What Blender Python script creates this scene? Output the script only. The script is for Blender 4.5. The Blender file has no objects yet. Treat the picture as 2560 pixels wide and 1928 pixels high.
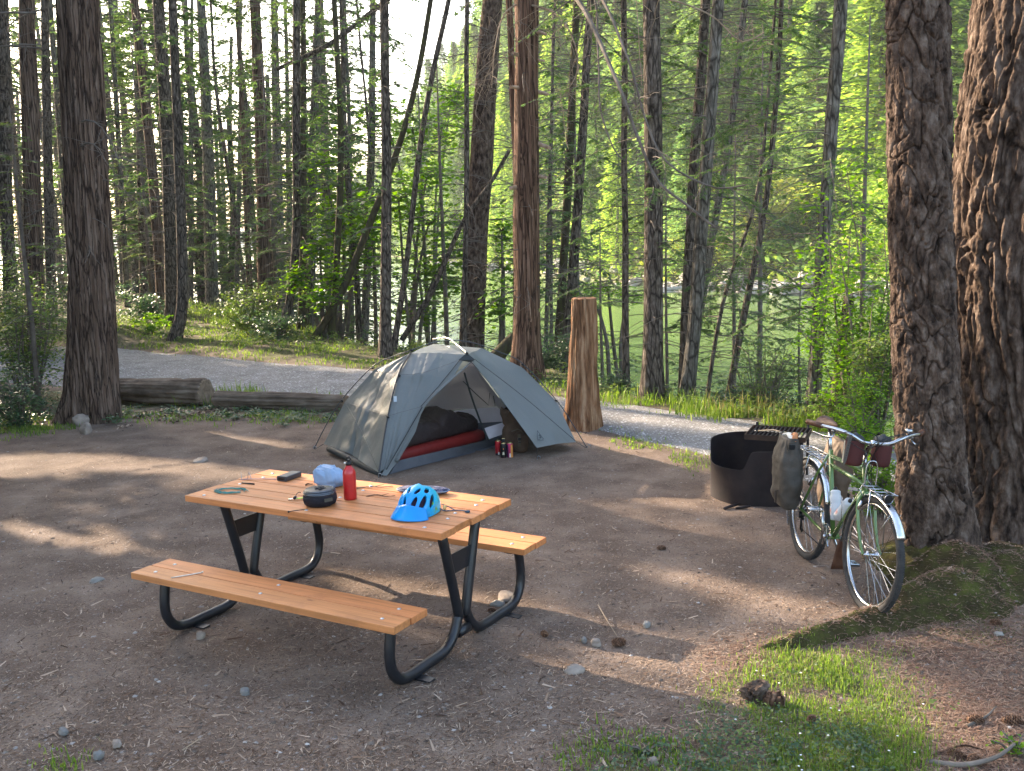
import bpy, bmesh, math, random
import numpy as np
from mathutils import Vector, Matrix
R_ = math.radians
rng = np.random.default_rng(7); random.seed(7)
sc = bpy.context.scene
COL = sc.collection

# ------------------------------------------------------------------ camera
W0, H0, FPX = 2560.0, 1928.0, 2450.0
CAMH, PITCH, ROLL = 2.243, 0.14984, -0.0262
cp, sp_ = math.cos(PITCH), math.sin(PITCH); cr, sr = math.cos(ROLL), math.sin(ROLL)
cF = np.array([0, cp, -sp_]); cU0 = np.array([0, sp_, cp]); cR0 = np.array([1., 0, 0])
cR = cr*cR0 + sr*cU0; cU = -sr*cR0 + cr*cU0; cC = np.array([0, 0, CAMH])
cam = bpy.data.cameras.new('camera'); camo = bpy.data.objects.new('camera', cam); COL.objects.link(camo)
cam.sensor_width = 36; cam.lens = 36*FPX/W0; cam.clip_end = 3000; cam.clip_start = 0.05
camo.matrix_world = Matrix(((cR[0], cU[0], -cF[0], 0), (cR[1], cU[1], -cF[1], 0), (cR[2], cU[2], -cF[2], CAMH), (0, 0, 0, 1)))
sc.camera = camo
# ------------------------------------------------------------------ light
SUN_EL = R_(21.0); SUNH = np.array([-0.742, 0.670]); SUNH /= np.hypot(*SUNH)
sund = np.array([SUNH[0]*math.cos(SUN_EL), SUNH[1]*math.cos(SUN_EL), math.sin(SUN_EL)])   # towards the sun
w = bpy.data.worlds.new("World"); sc.world = w; w.use_nodes = True
nt = w.node_tree; sky = nt.nodes.new('ShaderNodeTexSky'); sky.sky_type = 'NISHITA'; sky.sun_disc = False
sky.sun_elevation = SUN_EL; sky.sun_rotation = math.atan2(SUNH[0], SUNH[1])
sky.air_density = 1.0; sky.dust_density = 4.0; sky.ozone_density = .6
nt.links.new(sky.outputs[0], nt.nodes['Background'].inputs[0]); nt.nodes['Background'].inputs[1].default_value = 0.15
sl = bpy.data.lights.new('sun', 'SUN'); sl.energy = 4.0; sl.angle = R_(0.55); sl.color = (1.0, 0.82, 0.62)
so = bpy.data.objects.new('sun', sl); COL.objects.link(so)
so.rotation_euler = Vector(sund.tolist()).to_track_quat('Z', 'Y').to_euler()
sc.view_settings.view_transform = 'Standard'; sc.view_settings.look = 'None'; sc.view_settings.gamma = 1
sc.view_settings.exposure = 2.6
HAZE = .00035
try:
    sc.cycles.use_denoising = True; sc.cycles.denoiser = 'OPENIMAGEDENOISE'
    sc.cycles.max_bounces = 6; sc.cycles.transparent_max_bounces = 6; sc.cycles.transmission_bounces = 4
    sc.cycles.diffuse_bounces = 4; sc.cycles.glossy_bounces = 3; sc.cycles.volume_bounces = 0
    sc.cycles.sample_clamp_indirect = 6
except Exception: pass

# ------------------------------------------------------------------ pixel <-> world (px in the 2212 wide view of the photograph)
KP = 2560/2212
def ray(x, y):
    return cF + cR*((x*KP - W0/2)/FPX) - cU*((y*KP - H0/2)/FPX)
def G(x, y, z=0.0):
    d = ray(x, y); return cC + d*((z - CAMH)/d[2])
def V(x, y, Y):
    d = ray(x, y); return cC + d*(Y/d[1])
def PR(P):
    d = np.asarray(P, float) - cC; z = d @ cF
    return np.stack([(W0/2 + FPX*(d @ cR)/z)/KP, (H0/2 - FPX*(d @ cU)/z)/KP], -1)
def inpoly(pts, poly):
    x, y = pts[..., 0], pts[..., 1]; c = np.zeros(x.shape, bool); n = len(poly)
    for i in range(n):
        x1, y1 = poly[i]; x2, y2 = poly[(i+1) % n]
        if y1 == y2: continue
        c ^= ((y1 > y) != (y2 > y)) & (x < (x2-x1)*(y-y1)/(y2-y1) + x1)
    return c

# ------------------------------------------------------------------ noise (numpy)
def _h(ix, iy, iz, s=0):
    n = (ix*374761393 + iy*668265263 + iz*2147483647 + s*974634777) & 0xffffffff
    n = ((n ^ (n >> 13))*1274126177) & 0xffffffff
    n = ((n ^ (n >> 16))*2246822519) & 0xffffffff
    return ((n ^ (n >> 13)) & 0xffffff)/float(0xffffff)
def vnoise(P, s=0):
    P = np.asarray(P, float); i = np.floor(P).astype(np.int64); f = P - i; f = f*f*(3-2*f)
    r = 0
    for a in (0, 1):
        for b in (0, 1):
            for c in (0, 1):
                wgt = (f[..., 0] if a else 1-f[..., 0])*(f[..., 1] if b else 1-f[..., 1])*(f[..., 2] if c else 1-f[..., 2])
                r = r + wgt*_h(i[..., 0]+a, i[..., 1]+b, i[..., 2]+c, s)
    return r*2-1
def fbm(P, o=4, s=0):
    r = 0; a = 1.0; P = np.asarray(P, float)
    for k in range(o):
        r = r + a*vnoise(P, s+k); P = P*2.03 + 7.1; a *= 0.5
    return r
def voro(P, s=0):     # F1, F2-F1 on 2-D points
    i = np.floor(P).astype(np.int64); d1 = np.full(P.shape[:-1], 9.); d2 = d1.copy(); cid = np.zeros(P.shape[:-1])
    for a in (-1, 0, 1):
        for b in (-1, 0, 1):
            cx = i[..., 0]+a; cy = i[..., 1]+b
            px = cx + _h(cx, cy, cx*0, s); py = cy + _h(cx, cy, cx*0+1, s)
            d = np.hypot(P[..., 0]-px, P[..., 1]-py)
            m = d < d1; d2 = np.where(m, d1, np.minimum(d2, d)); cid = np.where(m, _h(cx, cy, cx*0+2, s), cid); d1 = np.where(m, d, d1)
    return d1, d2-d1, cid

# ------------------------------------------------------------------ mesh helpers
class MB:
    def __init__(s): s.v = []; s.f = []; s.m = []; s.n = 0
    def add(s, v, f, mi=0):
        v = np.asarray(v, float).reshape(-1, 3); s.v.append(v)
        for q in f: s.f.append([i+s.n for i in q]); s.m.append(mi)
        s.n += len(v); return s
    def box(s, c, d, mi=0, M=None, ch=0.0):
        x, y, z = np.array(d)/2.0
        if ch <= 0:
            v = np.array([(a*x, b*y, e*z) for a in (-1, 1) for b in (-1, 1) for e in (-1, 1)])
            f = [(0, 1, 3, 2), (4, 6, 7, 5), (0, 4, 5, 1), (2, 3, 7, 6), (0, 2, 6, 4), (1, 5, 7, 3)]
        else:
            bm = bmesh.new(); bmesh.ops.create_cube(bm, size=1)
            for q in bm.verts: q.co = Vector((q.co.x*2*x, q.co.y*2*y, q.co.z*2*z))
            bmesh.ops.bevel(bm, geom=bm.edges[:], offset=ch, segments=2, affect='EDGES', profile=0.6)
            bm.verts.index_update(); v = np.array([q.co[:] for q in bm.verts]); f = [[q.index for q in g.verts] for g in bm.faces]; bm.free()
        if M is not None: v = v @ np.array(M).T
        return s.add(v + np.array(c), f, mi)
    def tube(s, pts, r, n=8, mi=0, cap=True, flat=1.0):
        pts = np.asarray(pts, float); k = len(pts); r = np.broadcast_to(np.asarray(r, float), (k,))
        t = np.gradient(pts, axis=0); t /= np.linalg.norm(t, axis=1)[:, None]+1e-12
        u = np.cross(t[0], [0, 0, 1.0]);
        if np.linalg.norm(u) < 1e-3: u = np.cross(t[0], [0, 1.0, 0])
        u /= np.linalg.norm(u); V_ = []
        a = np.arange(n)*2*math.pi/n
        for i in range(k):
            u = u - t[i]*(u @ t[i]); u /= np.linalg.norm(u)+1e-12; b = np.cross(t[i], u)
            V_.append(pts[i] + r[i]*(np.cos(a)[:, None]*u + flat*np.sin(a)[:, None]*b))
        f = [(i*n+j, i*n+(j+1) % n, (i+1)*n+(j+1) % n, (i+1)*n+j) for i in range(k-1) for j in range(n)]
        if cap: f += [tuple(range(n-1, -1, -1)), tuple(range((k-1)*n, k*n))]
        return s.add(np.concatenate(V_), f, mi)
    def grid(s, P, mi=0, closeu=False):
        P = np.asarray(P, float); a, b = P.shape[:2]
        f = [(i*b+j, i*b+(j+1) % b, (i+1)*b+(j+1) % b, (i+1)*b+j) for i in range(a-1) for j in range(b if closeu else b-1)]
        return s.add(P.reshape(-1, 3), f, mi)
    def lathe(s, prof, n=24, c=(0, 0, 0), mi=0, M=None, cap=True, sx=1, sy=1):
        a = np.arange(n)*2*math.pi/n
        P = np.array([[(r*sx*math.cos(t), r*sy*math.sin(t), z) for t in a] for r, z in prof])
        k = len(prof); v = P.reshape(-1, 3)
        if M is not None: v = v @ np.array(M).T
        f = [(i*n+j, i*n+(j+1) % n, (i+1)*n+(j+1) % n, (i+1)*n+j) for i in range(k-1) for j in range(n)]
        if cap: f += [tuple(range(n-1, -1, -1)), tuple(range((k-1)*n, k*n))]
        return s.add(v+np.array(c), f, mi)
    def build(s, name, mats, parent=None, smooth=False):
        me = bpy.data.meshes.new(name)
        v = np.concatenate(s.v) if s.v else np.zeros((0, 3))
        me.from_pydata(v.tolist(), [], s.f)
        if not isinstance(mats, (list, tuple)): mats = [mats]
        for m in mats: me.materials.append(m)
        if len(mats) > 1: me.polygons.foreach_set('material_index', s.m)
        if smooth: me.polygons.foreach_set('use_smooth', [True]*len(me.polygons))
        me.update()
        o = bpy.data.objects.new(name, me); COL.objects.link(o)
        if parent is not None: o.parent = parent
        return o
def quadmesh(name, Vv, k, mats, mi=None, smooth=False, attr=None):
    """mesh of N separate k-gons; Vv shape (N,k,3)"""
    N = len(Vv); me = bpy.data.meshes.new(name)
    me.vertices.add(N*k); me.vertices.foreach_set('co', np.asarray(Vv, np.float32).reshape(-1))
    me.loops.add(N*k); me.loops.foreach_set('vertex_index', np.arange(N*k, dtype=np.int32))
    me.polygons.add(N); me.polygons.foreach_set('loop_start', np.arange(N, dtype=np.int32)*k)
    try: me.polygons.foreach_set('loop_total', np.full(N, k, np.int32))
    except Exception: pass
    for m in (mats if isinstance(mats, (list, tuple)) else [mats]): me.materials.append(m)
    if mi is not None: me.polygons.foreach_set('material_index', np.asarray(mi, np.int32))
    me.update(calc_edges=True); me.validate(); return me
def mobj(name, me, parent=None):
    o = bpy.data.objects.new(name, me); COL.objects.link(o)
    if parent is not None: o.parent = parent
    return o
def joinmesh(name, mes, parent=None):
    """several (V,F-list,matidx) MBs already merged; helper for wood + leaves in one mesh"""
    return None
def empty(name, loc=(0, 0, 0), rot=None):
    o = bpy.data.objects.new(name, None); COL.objects.link(o); o.location = [float(q) for q in loc]
    o.empty_display_size = 0.1
    if rot is not None: o.rotation_euler = rot
    return o
def tag(o, label=None, cat=None, group=None, kind=None):
    if label: o['label'] = label
    if cat: o['category'] = cat
    if group: o['group'] = group
    if kind: o['kind'] = kind
    return o
def thing(name, label, cat, loc=(0, 0, 0), rot=None, group=None):
    return tag(empty(name, loc, rot), label, cat, group)
def catmull(pts, n=8):
    pts = np.asarray(pts, float); P = np.vstack([2*pts[0]-pts[1], pts, 2*pts[-1]-pts[-2]]); out = []
    for i in range(1, len(P)-2):
        for t in np.linspace(0, 1, n, endpoint=False):
            out.append(0.5*((2*P[i])+(-P[i-1]+P[i+1])*t+(2*P[i-1]-5*P[i]+4*P[i+1]-P[i+2])*t*t+(-P[i-1]+3*P[i]-3*P[i+1]+P[i+2])*t**3))
    out.append(pts[-1]); return np.array(out)
def resamp(pts, n):
    pts = np.asarray(pts, float); d = np.r_[0, np.cumsum(np.linalg.norm(np.diff(pts, axis=0), axis=1))]
    t = np.linspace(0, d[-1], n); return np.stack([np.interp(t, d, pts[:, k]) for k in range(3)], -1)

# ------------------------------------------------------------------ materials
def mat(name, stops=((.5, .5, .5),), scale=5, detail=4, rough=.8, metal=0, bump=0, bscale=None, stretch=(1, 1, 1), trans=0, tcol=None,
        spec=.3, island=0, speck=None, emit=None, coat=0, bdist=.02, vor=None, sheen=0, alpha=1, attr=None, pos=None, transmission=0, crack=None):
    m = bpy.data.materials.new(name); m.use_nodes = True; t = m.node_tree; N = t.nodes; L = t.links
    b = N['Principled BSDF']; b.inputs['Roughness'].default_value = rough; b.inputs['Metallic'].default_value = metal
    b.inputs['Specular IOR Level'].default_value = spec; b.inputs['Coat Weight'].default_value = coat
    if transmission: b.inputs['Transmission Weight'].default_value = transmission
    tc = N.new('ShaderNodeTexCoord'); mp = N.new('ShaderNodeMapping'); mp.inputs['Scale'].default_value = stretch
    L.new(tc.outputs['Object'], mp.inputs[0]); src = None
    def RGB(c): return (c[0], c[1], c[2], 1)
    if len(stops) == 1 and not island: b.inputs['Base Color'].default_value = RGB(stops[0]); src = None
    else:
        rp = N.new('ShaderNodeValToRGB'); e = rp.color_ramp.elements
        while len(e) < len(stops): e.new(.5)
        ps = pos or ([.5] if len(stops) == 1 else [(.25 + .5*i/(len(stops)-1)) if not island else i/(len(stops)-1) for i in range(len(stops))])
        for i, c in enumerate(stops): e[i].position = ps[i]; e[i].color = RGB(c)
        if island:
            g = N.new('ShaderNodeNewGeometry'); L.new(g.outputs['Random Per Island'], rp.inputs[0])
        else:
            n = N.new('ShaderNodeTexNoise'); n.inputs['Scale'].default_value = scale; n.inputs['Detail'].default_value = detail
            n.inputs['Roughness'].default_value = .6; L.new(mp.outputs[0], n.inputs['Vector']); L.new(n.outputs[0], rp.inputs[0])
        src = rp.outputs[0]
    if attr:      # mix to another colour set by a colour attribute
        at = N.new('ShaderNodeAttribute'); at.attribute_name = attr[0]
        n3 = N.new('ShaderNodeTexNoise'); n3.inputs['Scale'].default_value = attr[2]; n3.inputs['Detail'].default_value = 5; L.new(tc.outputs['Object'], n3.inputs['Vector'])
        r3 = N.new('ShaderNodeValToRGB'); r3.color_ramp.elements[0].position = .3; r3.color_ramp.elements[1].position = .7
        r3.color_ramp.elements[0].color = RGB(attr[1][0]); r3.color_ramp.elements[1].color = RGB(attr[1][1]); L.new(n3.outputs[0], r3.inputs[0])
        mx = N.new('ShaderNodeMix'); mx.data_type = 'RGBA'; L.new(at.outputs['Fac'], mx.inputs['Factor']); L.new(src, mx.inputs['A']); L.new(r3.outputs[0], mx.inputs['B']); src = mx.outputs['Result']
    if crack:     # (scale, stretch, width, colour): narrow dark furrows
        mc_ = N.new('ShaderNodeMapping'); mc_.inputs['Scale'].default_value = crack[1]; wn = N.new('ShaderNodeTexNoise'); wn.inputs['Scale'].default_value = 5; wn.inputs['Detail'].default_value = 4
        L.new(tc.outputs['Object'], wn.inputs['Vector']); va = N.new('ShaderNodeVectorMath'); va.operation = 'SCALE'; va.inputs['Scale'].default_value = .05; L.new(wn.outputs['Color'], va.inputs[0])
        vb = N.new('ShaderNodeVectorMath'); vb.operation = 'ADD'; L.new(tc.outputs['Object'], vb.inputs[0]); L.new(va.outputs[0], vb.inputs[1]); L.new(vb.outputs[0], mc_.inputs[0])
        vo = N.new('ShaderNodeTexVoronoi'); vo.feature = 'DISTANCE_TO_EDGE'; vo.inputs['Scale'].default_value = crack[0]; L.new(mc_.outputs[0], vo.inputs['Vector'])
        mr_ = N.new('ShaderNodeMapRange'); mr_.inputs[1].default_value = 0; mr_.inputs[2].default_value = crack[2]; mr_.inputs[3].default_value = .92; mr_.inputs[4].default_value = 0; L.new(vo.outputs['Distance'], mr_.inputs[0])
        mx = N.new('ShaderNodeMix'); mx.data_type = 'RGBA'; L.new(mr_.outputs[0], mx.inputs['Factor']); L.new(src, mx.inputs['A']); mx.inputs['B'].default_value = RGB(crack[3]); src = mx.outputs['Result']
    if speck:     # (scale, threshold, colour, strength)
        for (ss, th, c) in speck:
            vo = N.new('ShaderNodeTexVoronoi'); vo.inputs['Scale'].default_value = ss; L.new(tc.outputs['Object'], vo.inputs['Vector'])
            sepc = N.new('ShaderNodeSeparateColor'); L.new(vo.outputs['Color'], sepc.inputs[0])
            gt = N.new('ShaderNodeMath'); gt.operation = 'GREATER_THAN'; gt.inputs[1].default_value = th; L.new(sepc.outputs[0], gt.inputs[0])
            lt = N.new('ShaderNodeMath'); lt.operation = 'LESS_THAN'; lt.inputs[1].default_value = .42; L.new(vo.outputs['Distance'], lt.inputs[0])
            mu = N.new('ShaderNodeMath'); mu.operation = 'MULTIPLY'; L.new(gt.outputs[0], mu.inputs[0]); L.new(lt.outputs[0], mu.inputs[1])
            mq = N.new('ShaderNodeMath'); mq.operation = 'MULTIPLY'; mq.inputs[1].default_value = .6; L.new(mu.outputs[0], mq.inputs[0]); mx = N.new('ShaderNodeMix'); mx.data_type = 'RGBA'; L.new(mq.outputs[0], mx.inputs['Factor'])
            if src: L.new(src, mx.inputs['A'])
            else: mx.inputs['A'].default_value = RGB(stops[0])
            mx.inputs['B'].default_value = RGB(c); src = mx.outputs['Result']
    if src: L.new(src, b.inputs['Base Color'])
    if bump:
        n2 = N.new('ShaderNodeTexNoise'); n2.inputs['Scale'].default_value = bscale or scale; n2.inputs['Detail'].default_value = 6; n2.inputs['Roughness'].default_value = .65
        L.new(mp.outputs[0], n2.inputs['Vector']); bp = N.new('ShaderNodeBump'); bp.inputs['Strength'].default_value = bump; bp.inputs['Distance'].default_value = bdist
        L.new(n2.outputs[0], bp.inputs['Height']); last = bp
        if vor:
            v2 = N.new('ShaderNodeTexVoronoi'); v2.feature = 'DISTANCE_TO_EDGE'; v2.inputs['Scale'].default_value = vor; L.new(mp.outputs[0], v2.inputs['Vector'])
            b2 = N.new('ShaderNodeBump'); b2.inputs['Strength'].default_value = bump; b2.inputs['Distance'].default_value = bdist*1.5; L.new(v2.outputs[0], b2.inputs['Height'])
            L.new(bp.outputs[0], b2.inputs['Normal']); last = b2
        L.new(last.outputs[0], b.inputs['Normal'])
    out = N['Material Output']
    if trans:
        tr = N.new('ShaderNodeBsdfTranslucent'); ms = N.new('ShaderNodeMixShader'); ms.inputs[0].default_value = trans
        if tcol is None and src: 
            hs = N.new('ShaderNodeHueSaturation'); hs.inputs['Value'].default_value = 1.6; hs.inputs['Saturation'].default_value = 1.15
            L.new(src, hs.inputs['Color']); L.new(hs.outputs[0], tr.inputs[0])
        else: tr.inputs[0].default_value = RGB(tcol or stops[0])
        L.new(b.outputs[0], ms.inputs[1]); L.new(tr.outputs[0], ms.inputs[2]); L.new(ms.outputs[0], out.inputs[0])
    if alpha < 1:
        tp = N.new('ShaderNodeBsdfTransparent'); ms = N.new('ShaderNodeMixShader'); ms.inputs[0].default_value = alpha
        s0 = out.inputs[0].links[0].from_socket; L.new(tp.outputs[0], ms.inputs[1]); L.new(s0, ms.inputs[2]); L.new(ms.outputs[0], out.inputs[0])
    return m
M = {}
M['soil'] = mat('soil', ((.076, .052, .038), (.158, .115, .087), (.265, .202, .158)), scale=2.3, detail=12, rough=.95, bump=1, bscale=48, bdist=.02,
                speck=((90, .84, (.24, .20, .18)), (44, .965, (.30, .27, .25)), (150, .7, (.19, .11, .075)), (110, .72, (.04, .03, .025)), (210, .6, (.20, .15, .12))),
                attr=('green', ((.035, .045, .012), (.12, .13, .035)), 3.0), spec=.15)
M['gravel'] = mat('gravel', ((.15, .14, .13), (.28, .265, .25)), scale=2.2, detail=6, rough=.95, bump=1.0, bscale=30, bdist=.02,
                  speck=((34, .6, (.50, .50, .52)), (46, .72, (.07, .07, .08)), (24, .92, (.62, .62, .64))), spec=.15)
M['farland'] = mat('farland', ((.03, .045, .018), (.07, .085, .03), (.15, .13, .07)), scale=.12, detail=8, rough=.95)
M['bark_cedar'] = mat('bark_cedar', ((.088, .056, .040), (.145, .098, .071), (.25, .185, .145)), scale=26, detail=9, rough=.92, stretch=(1, 1, .06), bump=1, bscale=30, bdist=.05, spec=.1, pos=(.34, .5, .68), crack=(19, (1, 1, .05), .13, (.014, .009, .007)))
M['bark_fir'] = mat('bark_fir', ((.026, .018, .014), (.105, .072, .054), (.20, .155, .125)), scale=17, detail=10, rough=.95, stretch=(1, 1, .45), bump=1, bscale=60, bdist=.02, spec=.1, pos=(.36, .52, .68))
M['bark_mid'] = mat('bark_mid', ((.085, .067, .053), (.14, .113, .09), (.25, .21, .175)), scale=34, detail=9, rough=.95, stretch=(1, 1, .3), bump=1., bscale=26, bdist=.06, spec=.1, pos=(.35, .5, .66), crack=(15, (1, 1, .20), .14, (.018, .014, .011)))
M['bark_grey'] = mat('bark_grey', ((.10, .09, .073), (.165, .148, .122), (.27, .25, .215)), scale=34, detail=9, rough=.95, stretch=(1, 1, .25), bump=1., bscale=26, bdist=.06, spec=.1, pos=(.35, .5, .66), crack=(15, (1, 1, .18), .12, (.028, .023, .018)))
M['bark_red'] = mat('bark_red', ((.10, .058, .038), (.18, .105, .070), (.31, .20, .14)), scale=28, detail=9, rough=.92, stretch=(1, 1, .06), bump=1, bscale=28, bdist=.06, spec=.1, pos=(.36, .5, .66), crack=(17, (1, 1, .045), .12, (.022, .012, .008)))
M['bark_mossy'] = mat('bark_mossy', ((.03, .026, .018), (.075, .062, .04), (.09, .11, .03)), scale=14, detail=9, rough=.95, stretch=(1, 1, .3), bump=1., bscale=22, bdist=.04, spec=.1)
M['twig'] = mat('twig', ((.075, .062, .05), (.20, .17, .145)), scale=8, rough=.95, spec=.1)
M['twig_pale'] = mat('twig_pale', ((.16, .115, .075), (.42, .33, .24)), scale=8, rough=.95, spec=.1)
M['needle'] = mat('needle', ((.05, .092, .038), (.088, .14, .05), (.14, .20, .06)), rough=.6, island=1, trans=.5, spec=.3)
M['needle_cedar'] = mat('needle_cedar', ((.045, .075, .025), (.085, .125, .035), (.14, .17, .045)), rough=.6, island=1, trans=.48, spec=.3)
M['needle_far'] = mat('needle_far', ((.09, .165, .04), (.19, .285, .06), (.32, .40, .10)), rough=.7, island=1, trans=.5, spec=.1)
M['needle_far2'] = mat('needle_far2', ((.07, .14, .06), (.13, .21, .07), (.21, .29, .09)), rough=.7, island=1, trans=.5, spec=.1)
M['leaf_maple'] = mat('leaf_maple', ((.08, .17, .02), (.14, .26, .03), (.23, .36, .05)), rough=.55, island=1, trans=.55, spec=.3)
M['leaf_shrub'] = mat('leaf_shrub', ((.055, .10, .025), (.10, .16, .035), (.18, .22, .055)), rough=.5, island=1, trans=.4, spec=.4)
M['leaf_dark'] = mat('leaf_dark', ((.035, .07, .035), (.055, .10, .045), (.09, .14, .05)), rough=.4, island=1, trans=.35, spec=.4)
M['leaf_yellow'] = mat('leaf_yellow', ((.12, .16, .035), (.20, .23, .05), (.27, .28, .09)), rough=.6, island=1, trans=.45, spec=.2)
M['grass'] = mat('grass', ((.07, .13, .02), (.13, .20, .035), (.22, .27, .07)), rough=.6, island=1, trans=.45, spec=.3)
M['grass_dry'] = mat('grass_dry', ((.14, .14, .04), (.22, .20, .08), (.32, .27, .14)), rough=.7, island=1, trans=.35, spec=.2)
M['litter'] = mat('litter', ((.035, .022, .016), (.10, .06, .04), (.19, .125, .085), (.30, .22, .16), (.42, .33, .25)), rough=.9, island=1, spec=.1)
M['pebble'] = mat('pebble', ((.06, .043, .033), (.10, .078, .062), (.15, .12, .098), (.20, .17, .148), (.26, .235, .215), (.42, .39, .36)), pos=[0, .25, .55, .78, .92, 1], rough=.9, island=1, spec=.15)
M['moss'] = mat('moss', ((.030, .022, .014), (.050, .045, .018), (.085, .095, .022)), scale=9, detail=9, rough=1, bump=1, bscale=40, bdist=.02, spec=.05)
M['stone'] = mat('stone', ((.14, .135, .12), (.30, .285, .26)), scale=9, detail=8, rough=.9, bump=.6, bscale=25, bdist=.01, spec=.2)
M['stone_warm'] = mat('stone_warm', ((.17, .135, .11), (.33, .28, .235)), scale=9, detail=8, rough=.9, bump=.6, bscale=25, bdist=.01, spec=.2)
M['stone_blue'] = mat('stone_blue', ((.115, .11, .103), (.21, .205, .195)), scale=9, detail=8, rough=.85, bump=.5, bscale=25, bdist=.01, spec=.25)
# ================================================================== SETTING
# bank edge and road edges as ground points (metres), read once from the view
edge_pts = np.array([G(*q)[:2] for q in ((372, 646), (480, 672), (600, 700), (700, 735), (830, 762), (1000, 785), (1200, 800), (1400, 862), (1600, 885), (1760, 915), (1900, 945), (2212, 985))])
edge_pts = np.vstack([[-90, 75], [-40, 62], [-24, 50], edge_pts, [12, 6.5], [40, -6]])
def y_edge(x): return np.interp(x, edge_pts[:, 0], edge_pts[:, 1])
rfar = np.array([G(*q)[:2] for q in ((0, 738), (250, 748), (500, 775), (770, 800), (1000, 830), (1290, 868), (1500, 898), (1700, 922), (1900, 958), (2212, 1010))])
rfar = np.vstack([[-40, 34], [-22, 27.5], rfar, [9, 7.2], [22, 1.5]])
rnear = np.array([G(*q)[:2] for q in ((0, 832), (250, 846), (450, 850), (700, 868), (1000, 898), (1290, 935), (1540, 988), (1800, 1056), (2212, 1150))])
rnear = np.vstack([[-40, 28.5], [-20, 21], rnear, [7, 4.5], [20, -2]])
def yf(x): return np.interp(x, rfar[:, 0], rfar[:, 1])
def yn(x): return np.interp(x, rnear[:, 0], rnear[:, 1])
WATER = -2.6
far_shore = np.array([G(x, y, WATER)[:2] for x, y in ((720, 549), (860, 556), (1000, 575), (1150, 596), (1300, 612), (1430, 622), (1600, 632), (1750, 640), (1950, 652), (2212, 664))])
def shore_d(x, y):    # >0 beyond far shore (on the hill)
    x = np.asarray(x, float); o = np.argsort(far_shore[:, 0])
    ys = np.interp(x, far_shore[o, 0], far_shore[o, 1], left=1e4, right=None)
    ys = np.where(x > far_shore[:, 0].max(), far_shore[o, 1][-1] - (x-far_shore[:, 0].max())*.8, ys)
    return y - ys
def Hgt(x, y):
    x = np.asarray(x, float); y = np.asarray(y, float)
    P = np.stack([x*.35, y*.35, x*0], -1)
    z = .045*vnoise(P, 3)*np.clip((np.hypot(x, y-6)-2.5)/5, 0, 1) + .010*fbm(P*9, 3, 5)
    d = y - y_edge(x)
    # gently raised mossy shoulder beyond the road on the left
    s = np.clip((y-yf(x))/1.2, 0, 1)*np.clip((-1.5-x)/3, 0, 1)*np.clip(1.2 - d/6, 0, 1)
    z = z + s*(.16 + .22*np.clip(vnoise(np.stack([x*.5+3, y*.45, x*0], -1), 8), 0, 1))
    drop = np.clip(d, 0, None); z = z - np.minimum(drop*.42*(1+.15*vnoise(P*1.5, 4)), 6.0)
    return z
def terrain():
    xs = np.unique(np.concatenate([np.linspace(-95, -14, 70), np.linspace(-14, 14, 281), np.linspace(14, 60, 40)]))
    ys = np.unique(np.concatenate([np.linspace(-12, 1, 20), np.linspace(1, 26, 251), np.linspace(26, 95, 120)]))
    X, Y = np.meshgrid(xs, ys); Z = Hgt(X, Y)
    # root hump by the firs
    b = MB(); b.grid(np.stack([X, Y, Z], -1)); o = b.build('ground', M['soil'], smooth=True)
    tag(o, kind='structure')
    gr = np.clip((Y-yf(X)+.15)/.5, 0, 1)*1.0
    lo = np.clip((yn(X)-.1-Y)/.25, 0, 1)*np.clip((Y-(yn(X)-1.6))/.5, 0, 1)*np.clip((-1.8-X)/.6, 0, 1)*.75
    n = np.clip(.5+.9*fbm(np.stack([X*1.3, Y*1.3, X*0], -1), 4, 11), 0, 1)
    gr = np.maximum(gr*np.clip(.35+n, 0, 1), lo*n)
    # grass patch, front right
    pp = np.stack([X, Y], -1)
    for poly in GRASSW:
        gr = np.maximum(gr, inpoly(pp, poly)*np.clip(n*1.2-.1, 0, 1)*.8)
    at = o.data.color_attributes.new('green', 'FLOAT_COLOR', 'POINT')
    at.data.foreach_set('color', np.repeat(gr.reshape(-1), 4).astype(np.float32)); return o
GRASSPX = [[(1545, 1490), (1700, 1395), (1890, 1400), (1990, 1500), (2030, 1600), (1990, 1690), (1200, 1690), (1480, 1580)]]
GRASSW = [[tuple(G(*q)[:2]) for q in p] for p in GRASSPX]
ground = terrain()
def road():
    xs = np.linspace(-38, 18, 561); R = []
    for t in np.linspace(0, 1, 26):
        a = yn(xs)*(1-t) + yf(xs)*t
        j = (.10*fbm(np.stack([xs*2.2, xs*0+t*2, xs*0], -1), 4, 21))*(1 if t in (0, 1) else 0)
        a = a + j; z = Hgt(xs, a) + .006 - (.03 if t in (0., 1.) else 0)*1.0 + .028*math.sin(t*math.pi)
        R.append(np.stack([xs, a, z], -1))
    b = MB(); b.grid(R); o = b.build('gravel_road', M['gravel'], smooth=True); tag(o, kind='structure')
road()
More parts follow.
